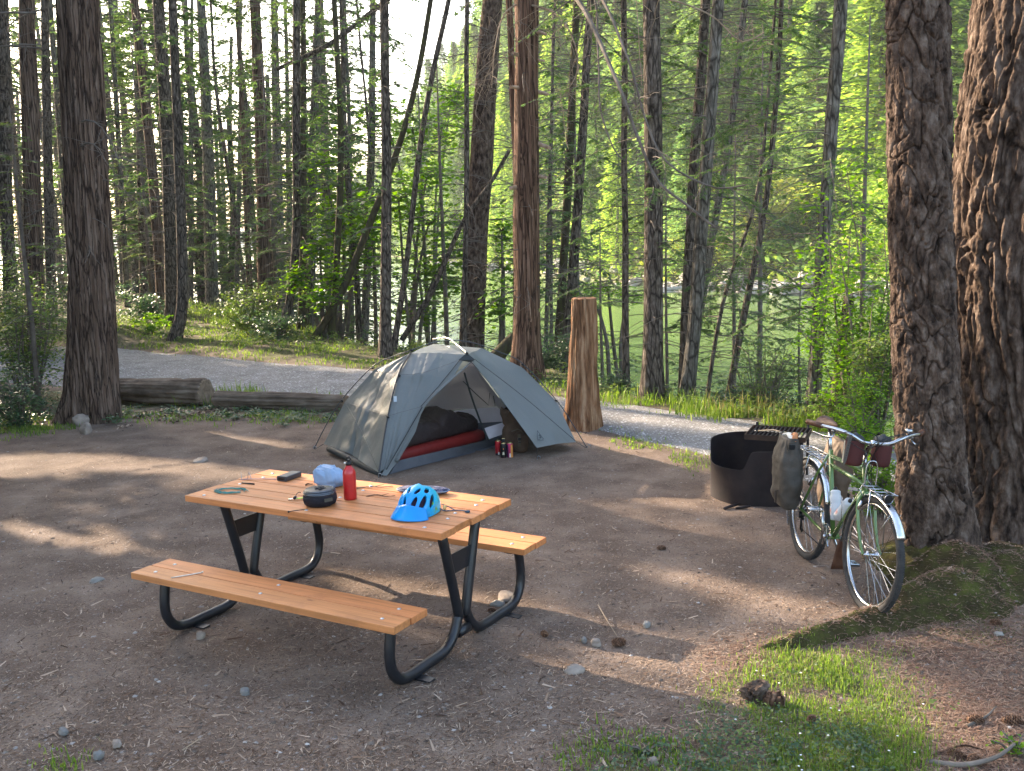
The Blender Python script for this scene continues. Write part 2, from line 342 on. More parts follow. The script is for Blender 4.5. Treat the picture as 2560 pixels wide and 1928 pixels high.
# water
mw = bpy.data.materials.new('water'); mw.use_nodes = True; t = mw.node_tree; bs = t.nodes['Principled BSDF']
bs.inputs['Base Color'].default_value = (.10, .165, .05, 1); bs.inputs['Roughness'].default_value = .16; bs.inputs['Specular IOR Level'].default_value = .5
tc = t.nodes.new('ShaderNodeTexCoord'); mp = t.nodes.new('ShaderNodeMapping'); mp.inputs['Scale'].default_value = (.8, 1.6, 1); mp.inputs['Rotation'].default_value = (0, 0, .5)
n1 = t.nodes.new('ShaderNodeTexNoise'); n1.inputs['Scale'].default_value = 2.0; n1.inputs['Detail'].default_value = 3
bp = t.nodes.new('ShaderNodeBump'); bp.inputs['Strength'].default_value = .55; bp.inputs['Distance'].default_value = .12
t.links.new(tc.outputs['Object'], mp.inputs[0]); t.links.new(mp.outputs[0], n1.inputs[0]); t.links.new(n1.outputs[0], bp.inputs['Height']); t.links.new(bp.outputs[0], bs.inputs['Normal'])
b = MB(); b.grid(np.array([[(x, y, WATER) for x in np.linspace(-1250, 380, 12)] for y in np.linspace(5, 1600, 12)])); tag(b.build('water', mw), kind='structure')
# hillside across the inlet
def hill_z(x, y):
    d = shore_d(x, y); x = np.asarray(x, float)
    slope = .44 + .10*vnoise(np.stack([x*.02, np.asarray(y)*.02, x*0], -1), 2)
    return WATER + np.where(d < 0, d*.5, np.minimum(1.0, d*.5) + np.maximum(0, d-2)*slope*np.clip(.85+(x+40)/150., .6, 1.2))
def hill():
    xs = np.concatenate([np.linspace(-75, 90, 90), np.linspace(95, 260, 20)]); R = []
    for dd in np.concatenate([[-6, -2, 0], np.linspace(1.5, 122, 50)]):
        ys = dd - shore_d(xs, xs*0)
        ys = np.minimum(ys, 1200); z = hill_z(xs, ys) + 1.2*fbm(np.stack([xs*.08, ys*.08, xs*0], -1), 3, 9)*np.clip(dd/10, 0, 1)
        R.append(np.stack([xs, ys, z], -1))
    b = MB(); b.grid(R); tag(b.build('hillside', M['farland'], smooth=True), kind='structure')
hill()
# low land on the horizon across the open water, far left
M['dist'] = mat('distland', ((.05, .075, .05), (.08, .11, .07)), scale=.02, rough=1)
R = []
for k, t in enumerate(np.linspace(0, 1, 14)):
    xs = np.linspace(-1100, 60, 120); hh = (26+16*fbm(np.stack([xs*.006, xs*0, xs*0], -1), 4, 31))*np.clip((xs+1500)/300, 0, 1)
    R.append(np.stack([xs, 1250+t*260+xs*0, WATER-1+hh*math.sin(t*math.pi)], -1))
b = MB(); b.grid(R); tag(b.build('distant_hills', M['dist'], smooth=True), kind='structure')
# ================================================================== TREES
UPV = np.array([0, 0, 1.])
def perp(d):
    a = np.cross(d, UPV); n = np.linalg.norm(a, axis=-1, keepdims=True); return a/np.maximum(n, 1e-6)
def feather_branch(out, wood, p0, az, L, rise, droop, dens=1.0, fl=.24, fw=.038, side=.42, start=.15, wr=.012):
    """one bough: a curved stick with flat side sprays of needles (tapered quads)"""
    n = 7; t = np.linspace(0, 1, n); d = np.array([math.cos(az), math.sin(az), 0])
    az2 = rng.normal(0, .12)
    P = p0 + (d*L)*t[:, None] + np.outer(rise*L*t - droop*L*t**2, UPV) + np.outer(az2*L*t**2, np.array([-d[1], d[0], 0]))
    wood.append((P, np.linspace(wr, .003, n)))
    if dens <= 0: return
    k = max(3, int(L*17*dens)); tt = rng.uniform(start, 1, k)
    base = np.stack([np.interp(tt, t, P[:, j]) for j in range(3)], -1)
    tang = np.gradient(P, axis=0); tang /= np.linalg.norm(tang, axis=1)[:, None]
    tg = np.stack([np.interp(tt, t, tang[:, j]) for j in range(3)], -1)
    sd = np.array([-d[1], d[0], 0])*np.where(rng.random(k) < .5, -1, 1)[:, None]
    ln = fl*(1.15-tt*.75)*rng.uniform(.6, 1.5, k)
    dr = tg*rng.uniform(.4, 1.0, k)[:, None] + sd*rng.uniform(.5, 1.2, k)[:, None]*(side/.42) + np.outer(rng.normal(-.18, .16, k), UPV)
    dr /= np.linalg.norm(dr, axis=1)[:, None]
    # each spray: a main sliver + four side slivers
    def sliver(b, dd, l, wd):
        w_ = np.cross(dd, UPV + rng.normal(0, .35, dd.shape)); w_ /= np.linalg.norm(w_, axis=1)[:, None]+1e-9
        out.append(np.stack([b - w_*wd[:, None]*.35, b + dd*(l*.55)[:, None] - w_*wd[:, None]*.5, b + dd*l[:, None], b + dd*(l*.5)[:, None] + w_*wd[:, None]*.5], 1))
    sliver(base, dr, ln, fw*rng.uniform(.7, 1.4, k))
    for q in (.25, .5, .75):
        for s_ in (-1, 1):
            b2 = base + dr*(ln*q)[:, None]; sw = np.cross(dr, UPV); sw /= np.linalg.norm(sw, axis=1)[:, None]+1e-9
            d2 = dr*.75 + sw*s_*.65 + np.outer(rng.normal(-.12, .12, k), UPV); d2 /= np.linalg.norm(d2, axis=1)[:, None]
            sliver(b2, d2, ln*.42*(1.2-q*.6), fw*rng.uniform(.6, 1.1, k))
def wood_mb(wood, mb=None, n=4, mi=0):
    mb = mb or MB()
    for P, r in wood: mb.tube(P, r, n=n, mi=mi, cap=False)
    return mb
def crown_mesh(name, wood, leaves, mwood, mleaf, n=4):
    b = wood_mb(wood, n=n)
    LV = np.concatenate(leaves) if leaves else np.zeros((0, 4, 3))
    wv = np.concatenate(b.v) if b.v else np.zeros((0, 3)); wf = np.array(b.f, np.int32).reshape(-1, 4)
    nv = len(wv); k = LV.shape[1]
    me = bpy.data.meshes.new(name); N = len(LV)
    allv = np.concatenate([wv, LV.reshape(-1, 3)]); me.vertices.add(len(allv)); me.vertices.foreach_set('co', allv.astype(np.float32).reshape(-1))
    idx = np.concatenate([wf.reshape(-1), np.arange(N*k)+nv]).astype(np.int32)
    me.loops.add(len(idx)); me.loops.foreach_set('vertex_index', idx)
    st = np.concatenate([np.arange(len(wf))*4, len(wf)*4 + np.arange(N)*k]).astype(np.int32)
    me.polygons.add(len(st)); me.polygons.foreach_set('loop_start', st)
    me.materials.append(mwood); me.materials.append(mleaf)
    me.polygons.foreach_set('material_index', np.r_[np.zeros(len(wf)), np.ones(N)].astype(np.int32))
    me.update(calc_edges=True); me.validate(); return me
def crown_variant(kind, seed, H=15.0):
    global rng
    keep = rng; rng = np.random.default_rng(seed); wood, lv = [], []
    if kind == 'sparse':      # shaded forest fir: dead twigs low down, thin live boughs higher
        for i in range(64):
            z = rng.uniform(.8, 9.5); az = rng.uniform(0, 6.28); L = rng.uniform(.35, 1.5)
            feather_branch(lv, wood, np.array([0, 0, z]), az, L, rng.uniform(-.1, .25), rng.uniform(.05, .35), dens=0, wr=.009)
            if rng.random() < .6:
                P, r = wood[-1]; k = rng.integers(2, 5); wood.append((P[k] + np.outer(np.linspace(0, 1, 4), rng.normal(0, .22, 3)), np.linspace(.005, .002, 4)))
        for i in range(66):
            z = 2.2 + 12*rng.random()**.8; feather_branch(lv, wood, np.array([0, 0, z]), rng.uniform(0, 6.28), rng.uniform(.8, 2.1), rng.uniform(.0, .2), rng.uniform(.15, .45), dens=.8, start=.35)
    if kind == 'fir':         # live drooping boughs most of the way down
        for i in range(30):
            feather_branch(lv, wood, np.array([0, 0, rng.uniform(.6, 6)]), rng.uniform(0, 6.28), rng.uniform(.3, 1.3), rng.uniform(-.1, .2), rng.uniform(.05, .3), dens=0, wr=.008)
        for i in range(104):
            z = 1.2 + 13*rng.random(); feather_branch(lv, wood, np.array([0, 0, z]), rng.uniform(0, 6.28), rng.uniform(.9, 2.3)*(1-z/30), rng.uniform(0, .15), rng.uniform(.2, .5), dens=.95, start=.22)
    if kind == 'cedar':
        for i in range(70):
            z = 1.2 + 13*rng.random(); feather_branch(lv, wood, np.array([0, 0, z]), rng.uniform(0, 6.28), rng.uniform(.8, 2.0), rng.uniform(-.1, .1), rng.uniform(.35, .8), dens=1.0, fl=.26, fw=.04, side=.5, start=.25)
    if kind == 'dead':
        for i in range(80):
            z = rng.uniform(.8, 11); L = rng.uniform(.3, 1.6)
            feather_branch(lv, wood, np.array([0, 0, z]), rng.uniform(0, 6.28), L, rng.uniform(-.15, .3), rng.uniform(.05, .6), dens=0, wr=.01)
            for q in range(3):
                P, r = wood[-1-q] if q == 0 else (P, r); k = rng.integers(2, 6); dd = rng.normal(0, .2, 3); dd[2] -= .1
                wood.append((P[k] + np.outer(np.linspace(0, 1, 4), dd), np.linspace(.005, .0015, 4)))
        for i in range(14):
            z = 7+7*rng.random(); feather_branch(lv, wood, np.array([0, 0, z]), rng.uniform(0, 6.28), rng.uniform(.8, 1.8), .1, rng.uniform(.15, .45), dens=.7, start=.3)
    if kind == 'firn':        # near trees: finer sprays
        for i in range(40): feather_branch(lv, wood, np.array([0, 0, rng.uniform(.6, 9)]), rng.uniform(0, 6.28), rng.uniform(.3, 1.4), rng.uniform(-.1, .2), rng.uniform(.05, .3), dens=0, wr=.006)
        for i in range(74):
            z = 1.4 + 12*rng.random(); feather_branch(lv, wood, np.array([0, 0, z]), rng.uniform(0, 6.28), rng.uniform(.9, 2.6)*(1-z/30), rng.uniform(0, .15), rng.uniform(.15, .45), dens=2.1, fl=.15, fw=.017, start=.25, wr=.008)
    if kind == 'sparsen':
        for i in range(70): feather_branch(lv, wood, np.array([0, 0, rng.uniform(.8, 10)]), rng.uniform(0, 6.28), rng.uniform(.35, 1.8), rng.uniform(-.1, .25), rng.uniform(.05, .35), dens=0, wr=.006)
        for i in range(34):
            z = 2.6 + 11*rng.random(); feather_branch(lv, wood, np.array([0, 0, z]), rng.uniform(0, 6.28), rng.uniform(.8, 2.3), rng.uniform(0, .2), rng.uniform(.15, .45), dens=1.9, fl=.15, fw=.017, start=.35, wr=.008)
    if kind == 'bg':
        for i in range(46):
            z = 1.0 + 13.5*rng.random(); feather_branch(lv, wood, np.array([0, 0, z]), rng.uniform(0, 6.28), rng.uniform(.8, 2.6), rng.uniform(-.05, .15), rng.uniform(.1, .45), dens=.62, fl=.42, fw=.10, start=.15, wr=.022)
    me = crown_mesh('crown', wood, lv, M['twig'], M['needle_cedar'] if kind == 'cedar' else M['needle'])
    rng = keep; return me
CROWN = {k: [crown_variant(k, 100+i*7+len(k)*31) for i in range(n)] for k, n in (('sparse', 3), ('fir', 3), ('cedar', 2), ('dead', 2), ('bg', 4), ('firn', 3), ('sparsen', 3))}
ntree = {}
def mid_tree(name, label, cat, pts, Y, wb, wt, bark, crown=None, group=None, zb=None, top=13.0, mscale=1.0, sides=12, flare=1.5, cz=0.0, seed=None):
    """pts: axis read in the view at world depth Y; wb, wt trunk width in view pixels low and at the top of frame"""
    P = np.array([V(x, y, Y) for x, y in pts])
    s_px = FPX/KP/Y
    g = float(Hgt(P[0, 0], P[0, 1])) if zb is None else zb
    if P[0, 2] > g:       # run the axis down to the ground
        d = P[0]-P[1]; d /= abs(d[2]); d[:2] *= .3; P = np.vstack([P[0] + d*(P[0, 2]-g), P])
    root = np.array([P[0, 0], P[0, 1], g]); d = P[-1]-P[-2]; d /= max(d[2], .05)
    if P[-1, 2] < top: P = np.vstack([P, P[-1] + d*(top-P[-1, 2])])
    C_ = resamp(catmull(P, 6), 46)
    C_[:, :2] += .012*np.stack([vnoise(np.stack([C_[:, 2]*.9, C_[:, 2]*0+Y, C_[:, 2]*0], -1), k) for k in (1, 2)], -1)
    zt = (C_[:, 2]-g)/6.0
    r = np.interp(zt, [0, 1, 2.4], [wb/2/s_px, wt/2/s_px, wt/2/s_px*.55]); r = r*(1 + (flare-1)*np.exp(-(C_[:, 2]-g)/.28))
    C_[0, 2] -= .25
    t = thing(name, label, cat, root, None, group)
    n = sides; a = np.arange(n)*2*math.pi/n; ring = []
    for i in range(len(C_)):
        rr = r[i]*(1+.10*vnoise(np.stack([np.cos(a)*1.6+Y, np.sin(a)*1.6, a*0+C_[i, 2]*.8], -1), 5))
        ring.append(C_[i]-root + np.stack([np.cos(a)*rr, np.sin(a)*rr, a*0], -1))
    b = MB(); b.grid(ring, closeu=True); b.f.append(list(range((len(C_)-1)*n, len(C_)*n))); b.m.append(0)
    b.build('trunk', bark, t, smooth=True)
    if crown:
        if Y < 18.5 and crown in ('fir', 'sparse'): crown = crown+'n'; mscale = max(mscale, .85)
        lst = CROWN[crown]; me = lst[ntree.setdefault(crown, 0) % len(lst)]; ntree[crown] += 1
        c = mobj('crown', me, t); ax = Vector((C_[-1]-C_[4]).tolist()).normalized()
        q = Vector((0, 0, 1)).rotation_difference(ax) @ Matrix.Rotation(random.uniform(0, 6.28), 3, 'Z').to_quaternion()
        c.rotation_mode = 'QUATERNION'; c.rotation_quaternion = q
        c.location = (C_[4]-root - np.array([0, 0, C_[4, 2]-g])).tolist() if False else (0, 0, cz)
        c.scale = (mscale, mscale, 1)
    return t
B = M; gL = 'tall trees on the far side of the gravel road'
TR = [
 # name, label, cat, axis px (base first), Y, wb, wt, bark, crown, mscale
 ('conifer', 'dark trunk at the very left edge of the view, behind the leafy saplings', 'tree', [(20, 640), (12, 300), (6, 0)], 24, 26, 24, 'bark_mid', 'dead', 1),
 ('cedar_tree', 'reddish brown trunk with bare drooping twigs, left of the big foreground cedar', 'tree', [(78, 690), (70, 400), (58, 0)], 21, 36, 34, 'bark_cedar', 'dead', 1.2),
 ('conifer', 'slim dark trunk between the reddish one and the big foreground cedar', 'tree', [(112, 690), (104, 350), (96, 0)], 27, 22, 18, 'bark_mid', 'dead', 1),
 ('cedar_tree', 'leaning trunk with a sunlit scaly edge, left of the joined pair of trunks', 'tree', [(352, 655), (325, 330), (290, 0)], 29, 24, 19, 'bark_cedar', 'dead', 1),
 ('conifer', 'left one of the pair of dark trunks that nearly touch near the far road edge', 'tree', [(374, 668), (363, 330), (342, 0)], 26, 34, 26, 'bark_mid', 'sparse', 1),
 ('conifer', 'right one of the touching pair, its foot kicked to the left on the grass verge', 'tree', [(368, 748), (394, 670), (391, 480), (383, 250), (372, 0)], 22.5, 24, 19, 'bark_mid', 'sparse', 1),
 ('conifer', 'smooth grey green trunk ringed by bright lake, right of the touching pair', 'tree', [(458, 640), (448, 300), (434, 0)], 38, 28, 25, 'bark_grey', 'sparse', 1.2),
 ('conifer', 'thin bent bare trunk leaning right over the bright lake', 'tree', [(532, 640), (500, 420), (468, 200), (455, 0)], 36, 9, 8, 'bark_mid', 'dead', .8),
 ('conifer', 'thin straight brown trunk just left of the thick cedar with low green fronds', 'tree', [(540, 640), (527, 320), (512, 0)], 34, 14, 11, 'bark_cedar', 'sparse', 1),
 ('cedar_tree', 'thick cedar trunk with dark green fronds low on it, above the sunlit bush', 'tree', [(574, 640), (566, 330), (551, 0)], 31, 38, 26, 'bark_cedar', 'cedar', 1.1),
 ('conifer', 'grey trunk close behind the thick cedar with low fronds', 'tree', [(604, 640), (598, 300), (592, 0)], 37, 20, 22, 'bark_grey', 'cedar', 1),
 ('conifer', 'pale narrow trunk, second behind the thick cedar with low fronds', 'tree', [(628, 640), (622, 300), (616, 0)], 40, 13, 13, 'bark_grey', 'sparse', 1),
 ('conifer', 'trunk with a long curved foot that swings left onto the verge', 'tree', [(597, 748), (628, 640), (641, 480), (640, 250), (641, 0)], 22, 19, 17, 'bark_mid', 'sparse', 1),
 ('conifer', 'mossy footed trunk directly behind the one with the curved foot', 'tree', [(652, 700), (656, 350), (654, 0)], 24, 18, 12, 'bark_mossy', 'sparse', .9),
 ('conifer', 'straight narrow trunk, light on its left side, behind the road end of the leaning snag', 'tree', [(670, 705), (676, 350), (688, 0)], 27, 20, 19, 'bark_grey', 'sparse', 1),
 ('conifer', 'thin mossy trunk that the leaning snag crosses low down', 'tree', [(714, 752), (728, 560), (736, 300), (722, 0)], 22, 15, 12, 'bark_mossy', 'sparse', .8),
 ('conifer', 'slender trunk bending left near its top, right of the thin mossy one', 'tree', [(778, 745), (768, 560), (745, 300), (738, 0)], 25, 15, 12, 'bark_mid', 'sparse', .9),
 ('conifer', 'very thin dark pole leaning against the canopy between the slender trunks', 'tree', [(812, 745), (808, 560), (795, 280), (770, 0)], 26, 10, 6, 'bark_mid', 'dead', .7),
 ('conifer', 'grey trunk over the blue water, left of the dark straight trunk by the tent', 'tree', [(786, 735), (800, 400), (806, 0)], 28, 19, 17, 'bark_grey', 'fir', .9),
 ('conifer', 'dark straight trunk rising just behind the left end of the tent', 'tree', [(832, 782), (834, 400), (830, 0)], 18.6, 25, 19, 'bark_mid', 'sparse', .8),
 ('conifer', 'thin leaning pole that crosses the view from the tent up to the right', 'tree', [(848, 765), (880, 560), (905, 340), (935, 160), (968, 0)], 20, 13, 11, 'bark_mid', 'dead', .5),
 ('conifer', 'thin knobby trunk standing in front of the big fir behind the tent', 'tree', [(1002, 745), (1008, 400), (1008, 0)], 19.5, 13, 10, 'bark_mid', 'dead', .8),
 ('conifer', 'big dark fir trunk with a bulging foot behind the middle of the tent', 'tree', [(1018, 748), (1030, 500), (1046, 250), (1064, 0)], 20.5, 56, 46, 'bark_fir', 'dead', 1.2),
 ('cedar_tree', 'tall reddish cedar trunk with broken branch stubs, right behind the tent', 'tree', [(1136, 830), (1138, 400), (1138, 0)], 15.6, 60, 50, 'bark_red', 'dead', .8),
 ('cedar_tree', 'narrow red stem pressed against the left of the stubby reddish cedar', 'tree', [(1114, 800), (1116, 400), (1108, 200), (1098, 0)], 15.9, 18, 13, 'bark_red', None, 1),
 ('conifer', 'faint slim trunk right of the stubby reddish cedar', 'tree', [(1178, 790), (1188, 400), (1198, 0)], 27, 11, 9, 'bark_mid', 'fir', 1),
 ('conifer', 'left one of two trunks behind the sawn stump, its foot mossy', 'tree', [(1202, 800), (1216, 600), (1232, 300), (1246, 0)], 19.5, 22, 16, 'bark_mossy', 'sparse', .8),
 ('conifer', 'right one of two trunks behind the sawn stump', 'tree', [(1222, 800), (1240, 560), (1258, 280), (1276, 0)], 19, 26, 18, 'bark_mid', 'sparse', .8),
 ('conifer', 'thin straight dark trunk between the sawn stump and the thick trunk by the road', 'tree', [(1354, 862), (1350, 430), (1349, 0)], 14.2, 15, 12, 'bark_mid', 'fir', .62),
 ('conifer', 'thick rough straight trunk by the road, right of the sawn stump', 'tree', [(1410, 872), (1412, 430), (1407, 0)], 13.2, 43, 34, 'bark_mid', 'sparse', .7),
 ('conifer', 'left one of two trunks grown from one foot at the water side of the road', 'tree', [(1478, 845), (1490, 520), (1508, 250), (1526, 0)], 13.9, 24, 20, 'bark_mid', 'sparse', .7),
 ('conifer', 'right one of two trunks grown from one foot, thicker and paler', 'tree', [(1484, 872), (1505, 640), (1530, 300), (1552, 0)], 13.1, 30, 24, 'bark_grey', 'sparse', .7),
 ('conifer', 'slanting trunk behind the pair grown from one foot', 'tree', [(1498, 780), (1545, 480), (1582, 250), (1610, 0)], 17, 20, 15, 'bark_grey', 'fir', .7),
 ('conifer', 'thin dark leaning stem left of the sign post', 'tree', [(1530, 845), (1566, 640), (1640, 400), (1668, 100)], 14.5, 10, 6, 'bark_mid', 'fir', .6),
 ('conifer', 'leaning trunk rising from behind the sign post', 'tree', [(1576, 850), (1620, 620), (1660, 400), (1684, 100), (1690, 0)], 14.6, 18, 10, 'bark_mid', 'fir', .7),
 ('conifer', 'grey scaly trunk leaning right above the leafy shrubs by the bicycle', 'tree', [(1756, 915), (1770, 600), (1795, 300), (1814, 0)], 11.6, 31, 27, 'bark_grey', 'fir', .55),
 ('conifer', 'faint slender trunk far behind the slanting pair, above the pale shore rocks', 'tree', [(1190, 640), (1192, 200), (1196, 0)], 33, 9, 8, 'bark_mid', 'fir', 1.1),
 ('conifer', 'young trunk over the water between the tent pole tip and the big fir', 'tree', [(760, 735), (757, 400), (745, 0)], 30, 11, 10, 'bark_grey', 'fir', 1),
 ('conifer', 'trunk half hidden in green sprays left of the curved foot tree', 'tree', [(512, 640), (518, 300), (520, 0)], 42, 11, 10, 'bark_grey', 'fir', 1.2),
 ('conifer', 'bluish slim trunk standing in the glare right of the touching pair', 'tree', [(412, 640), (413, 300), (415, 0)], 45, 12, 11, 'bark_grey', 'sparse', 1.2),
]
TREES = []
for nm, lb, ct, px, Y, wb, wt, bk, cwn, ms in TR:
    TREES.append(mid_tree(nm, lb, ct, px, Y, wb, wt, M[bk], cwn, 'trees between the road and the lake', mscale=ms, top=15 if Y > 17 else 11))
# short snag right, leaning fallen poles
t = thing('snag', 'short broken dead trunk among the leafy shrubs behind the bicycle', 'tree', V(1802, 905, 11.2)*[1, 1, 0] + [0, 0, -.2])
b = MB(); b.tube(np.array([V(1802, 925, 11.2), V(1812, 830, 11.2), V(1824, 730, 11.2), V(1834, 640, 11.2)])-np.array(t.location), [.095, .08, .07, .06], n=10); b.build('trunk', M['bark_mid'], t, smooth=True)
def pole(name, label, px, Y, r, bk, zfix=None, cat='leaning log'):
    P = np.array([V(x, y, yy) for (x, y), yy in zip(px, Y)]); root = P[0].copy()
    t = thing(name, label, cat, root); b = MB(); b.tube(resamp(catmull(P-root, 5), 24), np.linspace(r[0], r[1], 24), n=10)
    b.build('trunk', M[bk], t, smooth=True)
    if len(px) > 3:
        wood, lv = [], []
        for i in range(16):
            q = resamp(catmull(P-root, 5), 24)[rng.integers(5, 23)]; feather_branch(lv, wood, q, rng.uniform(0, 6.28), rng.uniform(.2, .7), .2, .2, dens=0, wr=.007)
        mobj('twigs', crown_mesh('twigs', wood, [np.zeros((0, 4, 3))], M['twig'], M['needle']), t)
    return t
pole('leaning_snag', 'thick mossy dead trunk leaning steeply right from the verge across the others', [(668, 752), (738, 630), (800, 480), (860, 320), (905, 150), (940, -60)], (21.5, 21.5, 21.4, 21.3, 21.2, 21.1), (.09, .05), 'bark_mossy')
pole('leaning_log', 'thin fallen pole leaning from behind the tent onto the big fir', [(868, 735), (935, 625), (1000, 480), (1060, 395), (1100, 325)], (20.2, 20.1, 19.9, 19.8, 19.7), (.06, .035), 'bark_mid')
pole('leaning_log', 'short mossy log slanting behind the tent between the fir and the reddish cedar', [(1068, 775), (1090, 752), (1112, 728)], (17.4, 17.4, 17.4), (.14, .11), 'bark_mossy')
pole('leaning_log', 'thin branch-like pole crossing high above the verge at upper left centre', [(598, 150), (700, 102), (760, 60), (830, 5), (900, -50)], (22.8, 22.8, 22.9, 23, 23), (.045, .06), 'bark_mid')

# thin background trunks on the left, among the glare
gB = 'thin distant trunks behind the big cedar at the left'
proto_t = []
for v in range(4):
    n = 10; zz = np.linspace(-.5, 16, 26); a = np.arange(n)*2*math.pi/n
    cx = .10*vnoise(np.stack([zz*.25+v*9, zz*0, zz*0], -1), 1); rr = .13*np.interp(zz, [-.5, .3, 16], [1.5, 1, .5])
    b = MB(); b.grid([np.stack([cx[i]+np.cos(a)*rr[i], np.sin(a)*rr[i], a*0+zz[i]], -1) for i in range(26)], closeu=True)
    proto_t.append(b.build('trunk', M['bark_grey' if v % 2 else 'bark_mid'], None, smooth=True))
def simple_tree(x, y, k, rs, tilt, crown, label, group, name='conifer', ms=1.0):
    z = float(Hgt(x, y)); t = thing(name, label, 'tree', (x, y, z), (random.gauss(0, tilt), random.gauss(0, tilt), random.uniform(0, 6.28)), group)
    o = proto_t[k % 4].copy(); COL.objects.link(o); o.parent = t; o.scale = (rs, rs, 1)
    me = CROWN[crown][k % len(CROWN[crown])]; c = mobj('crown', me, t); c.scale = (ms, ms, 1)
    return t
i = 0
bgx = [(-10, 30), (32, 34), (48, 46), (130, 40), (205, 36), (222, 30), (236, 44), (250, 52), (263, 38), (276, 60), (292, 47), (304, 34), (318, 55), (330, 42), (400, 58), (425, 52), (474, 60), (488, 50), (548, 56), (575, 64), (645, 46), (694, 40), (160, 50), (186, 58), (86, 55), (15, 52), (118, 30), (704, 33), (60, 40), (150, 33), (442, 47), (502, 58), (350, 50), (386, 54), (585, 52), (620, 60), (668, 50), (730, 52), (22, 28), (268, 33), (455, 48), (482, 62), (560, 46), (608, 52), (655, 60), (380, 46), (345, 62), (296, 66), (180, 66), (70, 62), (716, 46), (742, 60), (40, 66), (140, 62)]
for px, Y in bgx:
    if 15.3 < Y*(.528+.000427*px) < 19: continue      # leaves the sun a way through to the verge
    p = V(px, 560, Y); simple_tree(p[0], p[1], i, .75+.5*random.random()+(.35 if Y > 45 else 0), .03, (('bg' if Y > 42 else 'dead') if px < 245 else ('bg', 'sparse', 'bg', 'fir')[i % 4]), 'thin distant trunk among many at the left, standing against the glare of the lake', gB, ms=1.5); i += 1
for o in proto_t: bpy.data.objects.remove(o)

# ------------------------------------------------------------------ close trees with modelled bark
def close_trunk(name, px, Y, wpx, bark, root, style, seed, nz=420, na=220, flare=None, amp=.03, zmin=None):
    """px: axis points top to bottom; wpx: widths at those points"""
    P = np.array([V(x, y, Y) for x, y in px]); s = FPX/KP/Y; rr = np.array(wpx)/2.0/s*np.linalg.norm(P*0+1, axis=1)/math.sqrt(3)
    o = np.argsort(P[:, 2]); P = P[o]; rr = rr[o]
    z0 = zmin if zmin is not None else P[0, 2]; z1 = P[-1, 2]+5.0
    zz = np.concatenate([np.linspace(z0, P[-1, 2]+.4, nz), np.linspace(P[-1, 2]+.7, z1, 12)])
    sl_ = (P[-1]-P[-2])/(P[-1, 2]-P[-2, 2])
    cx = np.interp(zz, P[:, 2], P[:, 0]); cy = np.interp(zz, P[:, 2], P[:, 1]); up = zz > P[-1, 2]
    cx = np.where(up, P[-1, 0]+sl_[0]*(zz-P[-1, 2]), cx)
    r = np.interp(zz, P[:, 2], rr); r = np.where(up, r*(1-.03*(zz-P[-1, 2])), r)
    a = np.arange(na)*2*math.pi/na; A, Zg = np.meshgrid(a, zz); Rg = np.repeat(r[:, None], na, 1)
    X0 = np.cos(A); Y0 = np.sin(A)
    if flare is not None: Rg = Rg*flare(A, Zg - z0)
    Rm = r.mean(); S = np.stack([X0*Rm, Y0*Rm, Zg], -1)
    if style == 'fir':
        def cells(w_, zs, sd, warp):
            per = max(4, round(2*math.pi*Rm/w_)); U = A/(2*math.pi)*per; bl = np.clip((A/(2*math.pi)-.88)/.12, 0, 1)
            wp = warp*fbm(S*np.array([7, 7, 3.])/max(w_*9, .3), 4, sd+3); wq = warp*fbm(S*np.array([6, 6, 4.])/max(w_*9, .3), 3, sd+9)
            Q = np.stack([U + wp, Zg*zs + wq], -1); Q2 = Q.copy(); Q2[..., 0] -= per
            r1 = voro(Q, sd); r2 = voro(Q2, sd); k = bl > .5
            return np.where(k, r2[1], r1[1]), np.where(k, r2[2], r1[2])
        e1, c1 = cells(.16, 2.1, seed, 1.25); e2, c2 = cells(.05, 11., seed+5, 1.3)
        h = -amp*1.0*np.exp(-(e1/.09)**1.1) + amp*.35*(c1-.5) - .006*np.exp(-e2/.08) + .009*np.floor(c2*3)/3 + .005*fbm(S*np.array([20, 20, 9.]), 3, seed+7) + .005*fbm(S*np.array([80, 80, 35.]), 3, seed+8)
    elif style == 'furrow':
        wob = .9*fbm(S*np.array([5, 5, 2.2]), 2, seed+4)[..., None]; A1_ = np.abs(fbm(S*np.array([10, 10, 1.7])+wob, 2, seed)); A2_ = np.abs(fbm(S*np.array([21, 21, 4.2])+wob*1.5, 2, seed+2))
        h = amp*(1.25*np.clip(A1_*2.2, 0, 1)**.6 + .45*np.clip(A2_*2.2, 0, 1)**.7 - 1.2) + .006*np.floor(4*vnoise(S*np.array([16, 16, 8.]), seed+6))/4 + .006*fbm(S*np.array([60, 60, 26.]), 3, seed+8)
    else:
        st = S*np.array([34, 34, 1.6]); st2 = S*np.array([13, 13, .8]); wob = .5*vnoise(S*np.array([6, 6, 1.3]), seed+4)[..., None]
        h = amp*(-(1-np.abs(fbm(st+wob, 3, seed)))**3*.8 - .9*(1-np.abs(vnoise(st2+wob, seed+1)))**6 + .5*vnoise(S*np.array([8, 8, .5]), seed+2))
    Rg = Rg + h
    Pv = np.stack([cx[:, None]+X0*Rg, cy[:, None]+Y0*Rg, Zg], -1) - np.array(root.location)
    b = MB(); b.grid(Pv, closeu=True); return b.build(name, bark, root, smooth=True)
